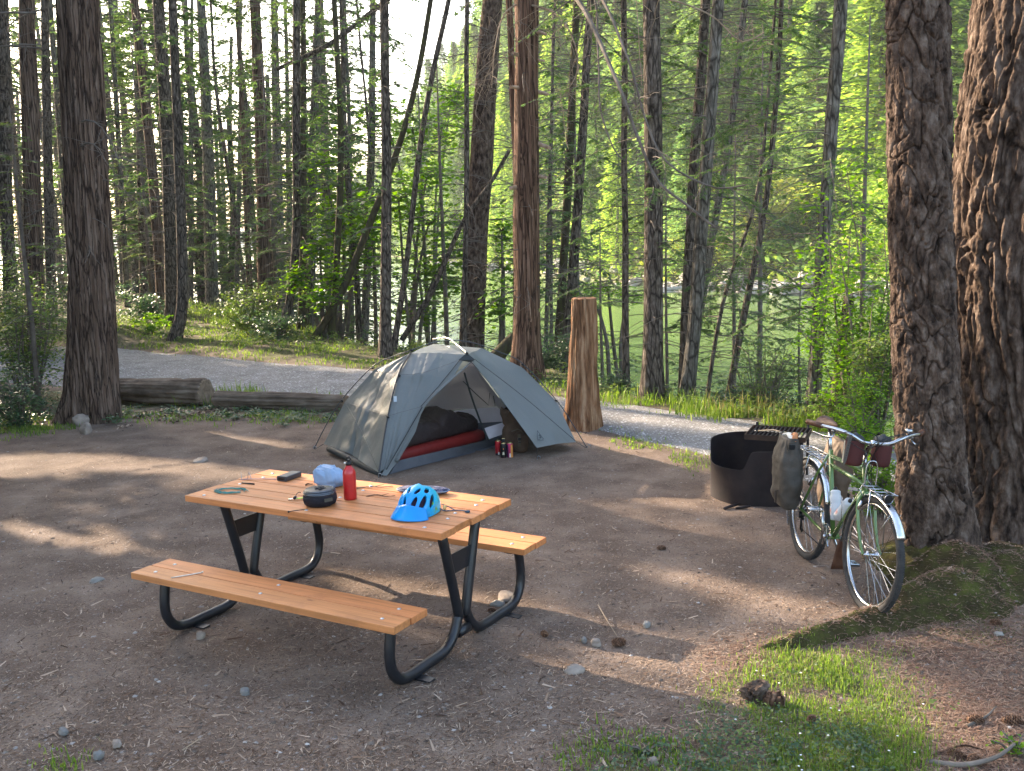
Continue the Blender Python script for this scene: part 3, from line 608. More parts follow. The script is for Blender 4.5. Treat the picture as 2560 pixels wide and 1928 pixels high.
# big cedar, left
T1 = thing('cedar_tree', 'big brown cedar with a flaring foot at the left, beside the thick log', 'tree', G(200, 905))
def fl1(A, h):
    lob = .62*np.exp(-((A-3.75)/.42)**2) + .30*np.exp(-((A-5.55)/.42)**2) + .2*np.exp(-((A-1.2)/.6)**2) - .20*np.exp(-((A-4.65)/.33)**2)
    return 1 + (lob+.12)*np.exp(-h/.42) + .05*np.cos(A*5+.6)*np.exp(-h/1.4)
close_trunk('trunk', [(203, 905), (201, 780), (197, 600), (183, 300), (168, 0)], 12.9, [104, 102, 94, 90, 85], M['bark_cedar'], T1, 'cedar', 3, nz=330, na=200, flare=fl1, amp=.028, zmin=-.08)
def dead_boughs(root, zlo, zhi, n, Lr, seed, m, rad, x0=None, droop=(.1, .8)):
    global rng
    k = rng; rng = np.random.default_rng(seed); wood = []
    for i in range(n):
        az = rng.uniform(0, 6.28); z = rng.uniform(zlo, zhi); L = rng.uniform(*Lr); c0 = (x0(z) if x0 else np.zeros(2))
        p = np.array([c0[0]+math.cos(az)*rad*.9, c0[1]+math.sin(az)*rad*.9, z])
        feather_branch([], wood, p, az, L, rng.uniform(-.1, .25), rng.uniform(*droop), dens=0, wr=.004+.007*L)
        P = wood[-1][0]
        for q in range(int(3+4*L)):
            j = rng.integers(1, 7); dd = rng.normal(0, .18*L+.05, 3); dd[2] -= .12*L
            n_ = 5; tt = np.linspace(0, 1, n_)[:, None]; wood.append((P[j]+dd*tt+rng.normal(0, .02, (n_, 3))*tt, np.linspace(.0045, .0015, n_)))
    o = wood_mb(wood).build('dead_branches', m, root); rng = k; return o
dead_boughs(T1, 2.2, 6.5, 34, (.4, 1.6), 5, M['twig'], .26, lambda z: ((V(197, 600, 12.9)[0]-T1.location[0]) - .03*(z-1.5), 0))
# firs, right
FA = thing('fir_tree', 'tall fir with deeply plated bark right behind the leaning bicycle', 'tree', (2.86, 6.45, 0))
def flA(A, h): return 1 + .20*np.exp(-h/.28) + .18*np.exp(-((A-5.6)/.6)**2)*np.exp(-h/.5)
close_trunk('trunk', [(2026, 1240), (2022, 1150), (2010, 1000), (1994, 700), (1988, 500), (1981, 0)], 6.45, [165, 150, 141, 134, 129, 122], M['bark_fir'], FA, 'fir', 11, nz=760, na=330, flare=flA, amp=.030, zmin=.02)
FB = thing('fir_tree', 'huge dark fir cut by the right edge of the view', 'tree', (3.85, 6.95, 0))
close_trunk('trunk', [(2250, 1240), (2236, 1100), (2216, 600), (2238, 250), (2270, 0)], 7.0, [350, 322, 318, 300, 290], M['bark_fir'], FB, 'furrow', 23, nz=640, na=420, flare=lambda A, h: 1+.22*np.exp(-h/.35), amp=.040, zmin=.02)
# stump
SR = thing('tree_stump', 'tall sawn off reddish stump beside the tent and the road', 'stump', G(1256, 930))
def flS(A, h): return 1 + .17*np.exp(-h/.40) + .10*np.cos(A*5+1)*np.exp(-h/.6) - .10*np.exp(-((A-5.35)/.16)**2)*np.exp(-h/.7)
def stump():
    Y = 11.25; z1 = V(1262, 645, Y)[2]; a = np.arange(160)*2*math.pi/160; zz = np.linspace(-.06, z1, 240); A, Z = np.meshgrid(a, zz)
    r = np.interp(zz, [0, .4, 1.0, z1], [.215, .185, .165, .150])[:, None]*flS(A, Z+.06)
    cx = np.interp(zz, [0, z1], [V(1257, 930, Y)[0], V(1262, 645, Y)[0]])[:, None]
    S = np.stack([np.cos(A)*.17, np.sin(A)*.17, Z], -1)
    h = .016*(-(1-np.abs(fbm(S*np.array([30, 30, 2.]), 3, 41)))**3 + .7*vnoise(S*np.array([11, 11, 1.4]), 42)) - .014*np.clip(vnoise(S*np.array([16, 16, 2.6]), 44)-.25, 0, .35)/.35
    r = r+h; P = np.stack([cx+np.cos(A)*r, Y+np.sin(A)*r, Z], -1)-np.array(SR.location)
    b = MB(); b.grid(P, closeu=True); ob = b.build('trunk', mat('stumpwood', ((.06, .028, .014), (.26, .135, .07), (.46, .30, .18)), scale=20, detail=9, rough=.9, stretch=(1, 1, .09), bump=1, bscale=26, bdist=.05, spec=.1, pos=(.34, .5, .66)), SR, smooth=True)
    top = P[-1]; c = top.mean(0); b = MB(); rings = [top*(1-t)+c*t + [0, 0, .012*math.sin(t*7)] + np.stack([top[:, 0]*0, top[:, 0]*0, .010*fbm(top*9+t*5, 2, 6)], -1)*(1 if t > 0 else 0) for t in (0, .1, .25, .5, .75, .98)]
    b.grid(rings, closeu=True); b.build('sawn_top', mat('sawn', ((.16, .07, .035), (.38, .2, .10)), scale=14, rough=.9, bump=.6, bscale=30), SR)
stump()
# branch stubs on the reddish cedar
ced2 = TREES[23]; loc = np.array(ced2.location); b = MB()
for x, y, dx, dy, r in ((1166, 312, 22, 8, .035), (1168, 200, 16, 4, .03), (1124, 190, -22, -2, .03), (1160, 68, 20, 6, .03), (1114, 405, -12, 2, .035), (1166, 382, 14, 2, .025), (1120, 120, -12, -6, .03), (1164, 130, 12, 2, .02)):
    p = V(x, y, 15.5)-loc; q = V(x+dx, y+dy, 15.3)-loc; b.tube([p-(q-p)*.3, p+(q-p)*.5, q], [r*1.2, r*.9, r*.75], n=8)
b.build('branch_stubs', mat('pale_wood', ((.25, .15, .09), (.55, .42, .30)), scale=12, rough=.9), ced2)
# long bare boughs arching down from above, grown on the reddish cedar
def arch(parent, px, Y, r0, r1, twigs=10, m='twig', name='bare_bough', seed=1):
    global rng
    k = rng; rng = np.random.default_rng(seed); loc = np.array(parent.location)
    P = resamp(catmull(np.array([V(x, y, yy) for (x, y), yy in zip(px, Y)])-loc, 8), 40); wood = [(P, np.linspace(r0, r1, 40))]
    for i in range(twigs):
        j = rng.integers(6, 39); dd = rng.normal(0, .30, 3); dd[2] -= .18; n_ = 7; tt = np.linspace(0, 1, n_)[:, None]
        Q = P[j]+dd*tt+np.array([0, 0, -.16])*tt**2+rng.normal(0, .015, (n_, 3))*tt; wood.append((Q, np.linspace(r1*.7, .0025, n_)))
        for q in range(3):
            jj = rng.integers(2, 7); d2 = rng.normal(0, .13, 3); d2[2] -= .06; wood.append((Q[jj]+d2*np.linspace(0, 1, 4)[:, None], np.linspace(.003, .0015, 4)))
    o = wood_mb(wood, n=6).build(name, M[m], parent); rng = k; return o
arch(ced2, [(1142, -60), (1240, -10), (1330, 170), (1375, 290), (1420, 390), (1480, 440), (1545, 492)], (15.6, 13.5, 12.0, 11.8, 11.6, 11.4, 11.2), .045, .014, 18, seed=3)
arch(ced2, [(1142, -80), (1270, -40), (1350, 110), (1395, 260), (1440, 350), (1540, 405), (1610, 400)], (15.6, 13.5, 12.2, 12, 11.8, 11.6, 11.4), .030, .010, 14, seed=4)
arch(ced2, [(1142, -40), (1270, -30), (1292, 120), (1296, 230), (1325, 320), (1352, 350)], (15.6, 14, 13, 12.8, 12.6, 12.6), .026, .009, 12, seed=5)
arch(ced2, [(1140, -70), (1220, -20), (1400, -10), (1530, 30), (1600, 90), (1650, 70)], (15.6, 14, 12.5, 12, 12, 12), .022, .007, 16, m='twig_pale', seed=6)
arch(ced2, [(1144, 10), (1200, 30), (1240, 90), (1245, 160), (1200, 230)], (15.5, 15, 14.6, 14.5, 14.5), .018, .006, 20, m='twig_pale', seed=7)
arch(ced2, [(1134, 0), (1090, 30), (1070, 100), (1062, 190)], (15.6, 15.4, 15.2, 15.2), .014, .005, 16, m='twig_pale', seed=8)
# ================================================================== PICNIC TABLE
TX, TY, TYAW = -1.007, 5.606, -0.515
TL, BO, BZ, TZ = 1.846, .652, .412, .76
tyc, tys = math.cos(TYAW), math.sin(TYAW)
def TW(a, b, z=TZ): return np.array([TX+a*tyc-b*tys, TY+a*tys+b*tyc, z])
def TLoc(p): d = np.asarray(p)[:2]-[TX, TY]; return d[0]*tyc+d[1]*tys, -d[0]*tys+d[1]*tyc
def top_ab(x, y, z=TZ): return TLoc(G(x, y, z))
def wood(name, c, seed):
    m = bpy.data.materials.new(name); m.use_nodes = True; t = m.node_tree; N, L = t.nodes, t.links; b = N['Principled BSDF']
    tc = N.new('ShaderNodeTexCoord'); mp = N.new('ShaderNodeMapping'); mp.inputs['Scale'].default_value = (.55, 13, 13); mp.inputs['Location'].default_value = (seed*1.7, seed*3.1, seed)
    n = N.new('ShaderNodeTexNoise'); n.inputs['Scale'].default_value = 3.2; n.inputs['Detail'].default_value = 7; n.inputs['Distortion'].default_value = .6
    L.new(tc.outputs['Object'], mp.inputs[0]); L.new(mp.outputs[0], n.inputs[0])
    rp = N.new('ShaderNodeValToRGB'); e = rp.color_ramp.elements; e.new(.5)
    for i, (p, k) in enumerate(((.3, .72), (.52, 1.0), (.75, 1.18))): e[i].position = p; e[i].color = (c[0]*k, c[1]*k*(1 if k < 1 else 1), c[2]*k, 1)
    L.new(n.outputs[0], rp.inputs[0])
    # knots
    mp2 = N.new('ShaderNodeMapping'); mp2.inputs['Scale'].default_value = (2.3, 5, 1); mp2.inputs['Location'].default_value = (seed*2.3, seed, 0); L.new(tc.outputs['Object'], mp2.inputs[0])
    vo = N.new('ShaderNodeTexVoronoi'); vo.inputs['Scale'].default_value = 1.5; L.new(mp2.outputs[0], vo.inputs['Vector'])
    lt = N.new('ShaderNodeMapRange'); lt.inputs[1].default_value = .05; lt.inputs[2].default_value = .09; lt.inputs[3].default_value = .75; lt.inputs[4].default_value = 0; L.new(vo.outputs['Distance'], lt.inputs[0])
    mx = N.new('ShaderNodeMix'); mx.data_type = 'RGBA'; L.new(lt.outputs[0], mx.inputs['Factor']); L.new(rp.outputs[0], mx.inputs['A']); mx.inputs['B'].default_value = (c[0]*.38, c[1]*.3, c[2]*.3, 1)
    # dry spots and scuffs
    n3 = N.new('ShaderNodeTexNoise'); n3.inputs['Scale'].default_value = 5; n3.inputs['Detail'].default_value = 9; n3.inputs['Roughness'].default_value = .75; L.new(tc.outputs['Object'], n3.inputs[0])
    r3 = N.new('ShaderNodeMapRange'); r3.inputs[1].default_value = .53; r3.inputs[2].default_value = .70; r3.inputs[3].default_value = 0; r3.inputs[4].default_value = .6; L.new(n3.outputs[0], r3.inputs[0])
    m2 = N.new('ShaderNodeMix'); m2.data_type = 'RGBA'; L.new(r3.outputs[0], m2.inputs['Factor']); L.new(mx.outputs['Result'], m2.inputs['A']); m2.inputs['B'].default_value = (c[0]*.62, c[1]*.62, c[2]*.7, 1)
    L.new(m2.outputs['Result'], b.inputs['Base Color']); b.inputs['Roughness'].default_value = .55; b.inputs['Specular IOR Level'].default_value = .35
    bp = N.new('ShaderNodeBump'); bp.inputs['Strength'].default_value = .25; bp.inputs['Distance'].default_value = .002; L.new(n.outputs[0], bp.inputs['Height']); L.new(bp.outputs[0], b.inputs['Normal'])
    return m
M['black_metal'] = mat('black_metal', ((.006, .007, .009), (.014, .015, .019)), scale=6, rough=.38, spec=.5, bump=.08, bscale=60, bdist=.002)
M['steel'] = mat('steel', ((.62, .64, .68),), rough=.22, metal=1)
M['bolt'] = mat('bolt', ((.55, .56, .58),), rough=.35, metal=1)
def picnic():
    t = thing('picnic_table', 'new wooden picnic table with black bent tube frame and two attached benches', 'picnic table', (TX, TY, 0), (0, 0, TYAW))
    pw, gap = .140, .0075
    for k in range(5):
        y = (k-2)*(pw+gap); dx = (.004, -.003, .006, -.002, .003)[k]
        b = MB(); b.box((0, 0, 0), (TL, pw, .038), ch=.004); o = b.build('top_plank', wood('plank', ((.50, .195, .068), (.46, .178, .06), (.52, .205, .072), (.47, .178, .06), (.53, .205, .07))[k], k+1), t)
        o.location = (dx, y, TZ-.019)
    for s in (-1, 1):
        for q in (-1, 1):
            b = MB(); b.box((0, 0, 0), (TL, .135, .038), ch=.004); o = b.build('bench_plank', wood('plank', (.50+.02*q, .198, .07), 11+s*3+q), t); o.location = (.003*q, s*BO+q*.0705, BZ-.019)
    bolts = MB()
    for a in (-.80, 0, .80):
        for k in range(5): bolts.lathe([(.011, 0), (.011, .002), (.005, .0045)], 10, (a+(.012 if k % 2 else -.01), (k-2)*(pw+gap)+(.02 if k % 2 else -.02), TZ))
        for s in (-1, 1):
            for q in (-1, 1): bolts.lathe([(.011, 0), (.011, .002), (.005, .0045)], 10, (a, s*BO+q*.07, BZ))
    bolts.build('bolt_heads', M['bolt'], t, smooth=True)
    for a in (-.80, .80):
        f = MB(); r = .0285
        for s in (-1, 1):
            pts = [(a, s*(BO-.005), BZ-.040), (a, s*(BO+.012), .30), (a, s*(BO+.025), .20), (a, s*(BO+.010), .115), (a, s*(BO-.045), .050), (a, s*(BO-.13), .0285), (a, s*.40, .0285), (a, s*.235, .0285), (a, s*.165, .042), (a, s*.10, .085), (a, s*.052, .16), (a, s*.052, .24), (a, s*.185, TZ-.042)]
            f.tube(catmull(pts, 6), r, n=14)
            f.box((a, s*BO, BZ-.0425), (.05, .25, .006)); f.box((a, s*.185, TZ-.0425), (.05, .30, .006))
        f.tube([(a, -.05, .085), (a, .05, .085)], .030, n=12)
        o = f.build('frame', M['black_metal'], t, smooth=True)
        b = MB(); b.box((a, 0, .49), (.006, .235, .115)); b.build('brace_plate', M['black_metal'], t)
        for s in (-1, 1):
            b = MB(); b.box((a+(.06 if a > 0 else .05), s*.47, .005), (.10, .055, .009), ch=.001); b.build('foot_plate', M['black_metal'], t)
    b = MB(); b.box((0, 0, TZ-.062), (1.62, .045, .028)); b.build('under_rail', M['black_metal'], t)
    for s in (-1, 1):
        b = MB(); b.box((0, s*BO, BZ-.058), (1.55, .035, .02)); b.build('bench_rail', M['black_metal'], t)
    b = MB(); b.box((0, 0, TZ-.0575), (.04, .56, .036)); b.build('cleat', wood('plank', (.58, .26, .10), 31), t)
    return t
PT = picnic()
# ------------------------------------------------------------------ things on the table
def onT(x, y, z=TZ): p = G(x, y, z); return p
def blob(fn, nu=36, nv=20, vmin=-math.pi/2, vmax=math.pi/2):
    A, Bq = np.meshgrid(np.arange(nu)*2*math.pi/nu, np.linspace(vmin, vmax, nv)); D = np.stack([np.cos(A)*np.cos(Bq), np.sin(A)*np.cos(Bq), np.sin(Bq)], -1); return fn(D)
# power bank
p = onT(625, 1034); t = thing('power_bank', 'matte black rounded power bank lying near the far left corner of the table top', 'power bank', p, (0, 0, R_(64)))
bm = bmesh.new(); bmesh.ops.create_cube(bm, size=1)
for v in bm.verts: v.co = (v.co.x*.150, v.co.y*.078, v.co.z*.032+.016)
ed = [e for e in bm.edges if abs(e.verts[0].co.x-e.verts[1].co.x) > .1]; bmesh.ops.bevel(bm, geom=ed, offset=.010, segments=4, affect='EDGES', profile=.6)
me = bpy.data.meshes.new('case'); bm.to_mesh(me); bm.free(); me.materials.append(mat('pb', ((.035, .04, .047),), rough=.42, spec=.4)); mobj('case', me, t)
b = MB(); b.box((-.0778, 0, .015), (.001, .05, .014)); b.box((-.0784, -.012, .015), (.0008, .012, .005)); b.box((-.0784, .010, .015), (.0008, .010, .004)); b.build('port_panel', mat('pbp', ((.008, .008, .009),), rough=.3), t)
# fuel bottle
p = onT(757, 1078); p[2] = TZ; t = thing('fuel_bottle', 'tall red aluminium fuel bottle with black loop cap', 'bottle', p)
b = MB(); b.lathe([(.034, 0), (.0375, .003), (.038, .02), (.038, .150), (.0365, .163), (.031, .177), (.022, .188), (.0165, .194), (.0155, .203)], 36); b.build('flask', mat('redpaint', ((.33, .006, .008), (.48, .012, .014)), scale=30, rough=.32, spec=.5, coat=.3), t, smooth=True)
mk = mat('blackplastic', ((.012, .012, .013),), rough=.35)
b = MB(); b.lathe([(.0185, .203), (.0195, .206), (.0195, .222), (.015, .226)], 20); b.lathe([(.011, .226), (.011, .234), (.008, .236)], 16)
a = np.linspace(0, math.pi, 12); b.tube(np.stack([.013*np.cos(a), a*0, .232+.019*np.sin(a)], -1), .0045, n=8); b.build('cap', mk, t, smooth=True)
b = MB(); b.box((-.016, -.008, .219), (.018, .012, .006)); b.build('cap_tab', mat('wplastic', ((.7, .7, .7),), rough=.4), t)
# pot in mesh sack
p = onT(692, 1090); p[2] = TZ; t = thing('cooking_pot', 'round dark cook pot packed in a black mesh sack, front middle of the table top', 'cooking pot', p, (0, 0, .2))
mo = mat('potblack', ((.007, .008, .012), (.018, .02, .028)), scale=40, rough=.42, spec=.35, bump=.4, bscale=80, bdist=.002)
b = MB(); b.lathe([(.070, .0), (.090, .012), (.0965, .035), (.0955, .056), (.090, .066)], 44); o = b.build('sack', mat('meshsack', ((.006, .005, .008), (.014, .012, .017)), scale=90, rough=.8, bump=.8, bscale=120, bdist=.004), t, smooth=True)
b = MB(); b.lathe([(.086, .05), (.091, .066), (.089, .070), (.092, .073), (.092, .077), (.088, .080), (.089, .084), (.087, .088), (.080, .091), (.076, .094), (.045, .097), (.0, .098)], 44, cap=False); b.build('lid', mo, t, smooth=True)
b = MB()
for rr, zz in ((.0925, .075), (.0895, .083), (.079, .0925)): b.tube([(rr*math.cos(q), rr*math.sin(q), zz) for q in np.linspace(0, 2*math.pi, 45)], .0012, n=6)
b.build('rim_rings', mat('rimgrey', ((.28, .33, .38),), rough=.25, metal=.8), t, smooth=True)
b = MB()
for k in range(9):
    q0 = rng.uniform(-.05, .05, 2); pts = [(q0[0]*.6+.01+rng.normal(0, .012), q0[1]*.6+rng.normal(0, .012), .0985+.005*rng.random()) for _ in range(5)]; b.tube(catmull(pts, 4), .0018, n=5)
b.build('drawstring', mo, t)
b = MB(); b.box((.045, -.0805, .045), (.05, .012, .018), M=np.array([[.87, -.49, 0], [.49, .87, 0], [0, 0, 1]])); b.build('handle_strip', mat('oliv', ((.07, .065, .05),), rough=.7), t)
# utensil, green, tied with a black toggle
p = onT(640, 1080); p[2] = TZ; t = thing('folding_spoon', 'bright green and steel camping spoon with a black cord toggle beside the pot', 'utensil', p, (0, 0, -.12))
b = MB(); b.tube([(.0, .0, .008), (.05, 0, .014), (.10, .0, .016)], [.006, .007, .005], n=8, flat=.4); b.build('handle', mat('lime', ((.38, .72, .05),), rough=.4), t, smooth=True)
b = MB(); b.tube([(-.045, -.004, .004), (-.02, -.002, .008), (.01, 0, .012)], [.012, .005, .004], n=8, flat=.35); b.tube([(.0, .012, .006), (.06, .012, .01)], .003); b.build('bowl', M['steel'], t, smooth=True)
b = MB(); b.tube([(-.008, -.008, .012), (-.008, .010, .014)], .009, n=10); b.tube(catmull([(-.008, .01, .014), (-.004, .03, .03), (.006, .045, .034), (.012, .05, .03)], 4), .0022, n=5); b.build('toggle', mk, t, smooth=True)
p = onT(640, 1106); p[2] = TZ; b = MB(); b.tube(catmull([(-.04, -.01, .004), (-.02, 0, .006), (.02, .008, .008), (.06, .012, .012)], 4), .0025, n=6); b.lathe([(.006, 0), (.007, .006), (.003, .010)], 8, (-.04, -.01, 0))
o = b.build('sack_cord', mk, None, smooth=True); o.location = p; o.parent = None; tag(o, 'short black cord end trailing on the planks in front of the pot', 'cord')
# blue stuff sack
p = onT(712, 1050); p[2] = TZ; t = thing('stuff_sack', 'crumpled light blue nylon stuff sack behind the pot and bottle', 'stuff sack', p, (0, 0, TYAW))
def sk(D):
    f = .97 + .10*vnoise(D*1.2+3, 2) - .10*(1-np.abs(vnoise(D*np.array([1.7, 1.7, 1.0])+4, 5)))**5 + .09*(1-np.abs(vnoise(D*np.array([2.3, 2.3, 1.3]), 15)))**7 + .015*vnoise(D*8, 4)
    n_ = np.array([-.55, .15, .82]); e1_ = np.array([.83, 0, .557]); e2_ = np.cross(n_, e1_); ct = D @ n_; ph = np.arctan2(D @ e2_, D @ e1_); st_ = np.sqrt(np.clip(1-ct**2, 0, 1))
    f = f*(1 - .10*np.abs(np.sin(4.5*ph+1.6*vnoise(D*2, 8)))**.7*st_*np.clip(ct+.55, 0, 1) - .035*np.abs(np.sin(11*ph+3*vnoise(D*3, 9)))*st_)
    P = np.sign(D)*np.abs(D)**.85*np.array([.112, .078, .080])*f[..., None]; P[..., 0] += .25*np.clip(P[..., 2], 0, 1)*-1; P[..., 2] = np.maximum(P[..., 2]+.062, 0.0) ; P[..., 0] += .03*np.clip(-(P[..., 2]-.05), 0, 1); return P
b = MB(); b.grid(blob(sk, 72, 44), closeu=True); b.build('bag', mat('bluenylon', ((.20, .31, .47), (.27, .39, .56)), scale=5, rough=.42, spec=.4, bump=.4, bscale=22, bdist=.006, trans=.15, tcol=(.2, .36, .6)), t, smooth=True)
# helmet
p = onT(905, 1108); p[2] = TZ; HR = thing('bicycle_helmet', 'bright blue vented bicycle helmet with visor on the table top', 'helmet', p, (0, 0, R_(-112)))
def helmet():
    nu, nv = 230, 100; U = np.linspace(0, 2*math.pi, nu, endpoint=False); Vv = np.linspace(-.10, 1.50, nv)
    A, E = np.meshgrid(U, Vv); D = np.stack([np.cos(A)*np.cos(E), np.sin(A)*np.cos(E), np.sin(E)], -1)
    ax = np.array([.142, .108, .146]); f = 1 + .012*np.cos(A*6)*np.cos(E)
    P = np.sign(D)*np.abs(D)**.9*ax*f[..., None]; P[..., 2] += .008 + .010*np.cos(A)
    P[..., 2] = np.maximum(P[..., 2], .004); P[..., 0] -= .02*(P[..., 2]/.14)
    # vents in (x, y) top view for the crown and in (angle, height) for the sides
    def vent(x, y, z):
        X, Y = P[..., 0], P[..., 1]; return None
    vents = []
    for row, (phi0, el, w_, h_) in enumerate(((0.0, .42, .105, .20), (0, .98, .10, .17))): pass
    cen = []
    for s in (-1, 1):
        cen += [(s*.28, .46, .14, .27, s*.3), (s*.80, .47, .18, .29, s*.5), (s*1.38, .48, .19, .28, s*.5), (s*2.0, .48, .19, .26, s*.35), (s*2.62, .46, .17, .23, .2*s),
                (s*.42, 1.0, .22, .18, s*.5), (s*1.30, 1.0, .30, .18, s*.6), (s*2.3, 1.0, .30, .17, .3*s)]
    mask = np.zeros(A.shape, bool)
    for (ph, el, w_, h_, sk_) in cen:
        da = (A-ph+math.pi) % (2*math.pi)-math.pi; de = E-el; da = da - de*sk_*1.1/np.maximum(np.cos(el), .3)
        q = (np.abs(da*math.cos(el))/(w_*math.cos(el)))**1.6 + (np.abs(de)/h_)**2; mask |= q < 1
    bm = bmesh.new(); vs = [[bm.verts.new(P[i, j]) for j in range(nu)] for i in range(nv)]
    for i in range(nv-1):
        for j in range(nu):
            j2 = (j+1) % nu
            if mask[i, j] and mask[i+1, j] and mask[i, j2] and mask[i+1, j2]: continue
            bm.faces.new((vs[i][j], vs[i][j2], vs[i+1][j2], vs[i+1][j]))
    bm.faces.new(vs[-1])
    for v in [v for v in bm.verts if not v.link_faces]: bm.verts.remove(v)
    for _ in range(5): bmesh.ops.smooth_vert(bm, verts=[v for v in bm.verts if v.is_boundary and v.co.z > .016], factor=.5, use_axis_x=True, use_axis_y=True, use_axis_z=True)
    me = bpy.data.meshes.new('shell'); bm.to_mesh(me); bm.free(); me.polygons.foreach_set('use_smooth', [True]*len(me.polygons))
    m = mat('helmetblue', ((0, .27, .62),), rough=.3, coat=.4); N, L = m.node_tree.nodes, m.node_tree.links
    tc = N.new('ShaderNodeTexCoord'); sx = N.new('ShaderNodeSeparateXYZ'); L.new(tc.outputs['Object'], sx.inputs[0]); mr = N.new('ShaderNodeMapRange'); mr.inputs[1].default_value = .12; mr.inputs[2].default_value = -.13; L.new(sx.outputs[0], mr.inputs[0])
    rp = N.new('ShaderNodeValToRGB'); e = rp.color_ramp.elements; e.new(.5); e.new(.8)
    for i, (q, c) in enumerate(((0, (0, .22, .62, 1)), (.35, (.0, .34, .62, 1)), (.75, (.02, .45, .60, 1)), (.95, (.45, .45, .12, 1)))): e[i].position = q; e[i].color = c
    L.new(mr.outputs[0], rp.inputs[0]); L.new(rp.outputs[0], N['Principled BSDF'].inputs['Base Color'])
    me.materials.append(m); o = mobj('shell', me, HR); md = o.modifiers.new('s', 'SOLIDIFY'); md.thickness = .016; md.offset = -1
    b = MB(); b.grid(np.where(np.isfinite(P), P, 0)*np.array([.84, .82, .84])+[0, 0, .002]); b.build('padding', mat('pad', ((.008, .009, .012), (.05, .02, .05)), scale=30, rough=.9), HR, smooth=True)
    # visor
    a = np.linspace(-.98, .98, 33); rows = []
    for t_ in np.linspace(0, 1, 8):
        rr = .137+.060*t_*np.clip(1-(a/1.25)**2, 0, 1)**.4; z = .072-.068*t_ + .012*np.cos(a*1.5)*(1-t_) + .004*np.cos(a*math.pi)*t_
        rows.append(np.stack([rr*np.cos(a*.93), rr*np.sin(a*.93)*.80, z - .02*np.abs(a)*(1-t_)], -1))
    b = MB(); b.grid(rows); o = b.build('visor', mat('visorblue', ((.0, .20, .60), (0, .26, .66)), scale=9, rough=.35, coat=.3), HR, smooth=True); md = o.modifiers.new('s', 'SOLIDIFY'); md.thickness = .003
    # leaf print patch, straps
    lv = []
    for k in range(46):
        ph = 1.9+rng.uniform(-.55, .35); el = rng.uniform(-.05, .38); c = np.array([.142*math.cos(ph)*math.cos(el), .104*math.sin(ph)*math.cos(el), .012+.145*math.sin(el)])*1.035
        tdir = np.array([rng.normal(0, .5), 0, 1.]); tdir /= np.linalg.norm(tdir); sd = np.cross(c, tdir); sd /= np.linalg.norm(sd); l = rng.uniform(.012, .026)
        lv.append([c-tdir*l*.5, c+sd*.003, c+tdir*l*.5, c-sd*.003])
    me = quadmesh('leaf_print', np.array(lv), 4, mat('leafprint', ((.05, .25, .02), (.25, .45, .05)), island=1, rough=.5)); mobj('leaf_print', me, HR)
    b = MB(); b.tube(catmull([(-.05, .10, .02), (-.06, .13, .006), (-.09, .17, .004), (-.10, .215, .004), (-.085, .25, .006)], 5), .005, n=6, flat=.4); b.tube(catmull([(-.10, .09, .03), (-.10, .13, .02), (-.095, .17, .005)], 5), .005, n=6, flat=.4)
    b.box((-.083, .256, .006), (.022, .02, .008)); b.build('strap', mat('strap', ((.02, .06, .10),), rough=.8), HR)
    b = MB(); b.lathe([(.014, 0), (.016, .004), (.010, .009)], 14, (-.078, .118, .02), M=np.array([[1, 0, 0], [0, 0, 1], [0, 1, 0]]), sx=1.3); b.build('fit_dial', mat('dial', ((.55, .38, .16),), rough=.6), HR, smooth=True)
helmet()
# patterned soft case behind helmet
p = onT(914, 1066); p[2] = TZ; t = thing('soft_case', 'flat dark blue patterned cloth case half hidden behind the blue helmet', 'case', p, (0, 0, TYAW+.28))
def cs(D): P = D*np.array([.160, .055, .022]); P = np.sign(P)*np.abs(P/np.array([.16, .055, .022]))**.8*np.array([.16, .055, .022]); P[..., 2] += .022; return P
b = MB(); b.grid(blob(cs, 40, 16), closeu=True); b.build('pouch', mat('pattern', ((.010, .016, .05), (.015, .03, .08), (.16, .13, .17), (.03, .05, .12)), scale=26, detail=2, rough=.7, pos=[.3, .48, .56, .64]), t, smooth=True)
a = np.linspace(0, 2*math.pi, 40); b = MB(); b.tube(np.stack([.160*np.sign(np.cos(a))*np.abs(np.cos(a))**.8, .056*np.sign(np.sin(a))*np.abs(np.sin(a))**.8, a*0+.023], -1), .004, n=6); b.build('zip_piping', mat('pip', ((.16, .2, .28),), rough=.5), t, smooth=True)
# cord bundle
p = onT(500, 1062); p[2] = TZ; b = MB()
for k in range(9):
    ph = rng.uniform(0, 6.28); c = [(.15*math.cos(q)*(.55+.1*k/9)+rng.normal(0, .010), .055*math.sin(q+ph*.05)+rng.normal(0, .008), .004+.007*rng.random()) for q in np.linspace(0, 5.6, 9)]
    b.tube(catmull(c, 4), .0016, n=4)
o = b.build('guy_cord', mat('teal', ((.03, .16, .15), (.07, .25, .23)), scale=30, rough=.7), None); o.location = p; o.rotation_euler = (0, 0, TYAW+.25); tag(o, 'loose tangle of thin teal cord on the left end of the table top', 'cord')
p = onT(552, 1037); p[2] = TZ; b = MB(); 
for pts in ([(-.10, 0, .003), (0, .005, .006), (.13, .012, .003)], [(-.08, .012, .003), (.02, -.004, .008), (.14, .02, .003)], [(-.09, 0, .003), (-.095, .004, .05)], [(-.06, .02, .003), (-.05, .02, .045), (-.035, .02, .003)]): b.tube(catmull(pts, 4), .0018, n=5)
o = b.build('tent_pegs', mat('pegsteel', ((.32, .32, .36),), rough=.35, metal=.9), None); o.location = p; o.rotation_euler = (0, 0, TYAW+.4); tag(o, 'thin grey wire pegs lying behind the teal cord', 'peg')
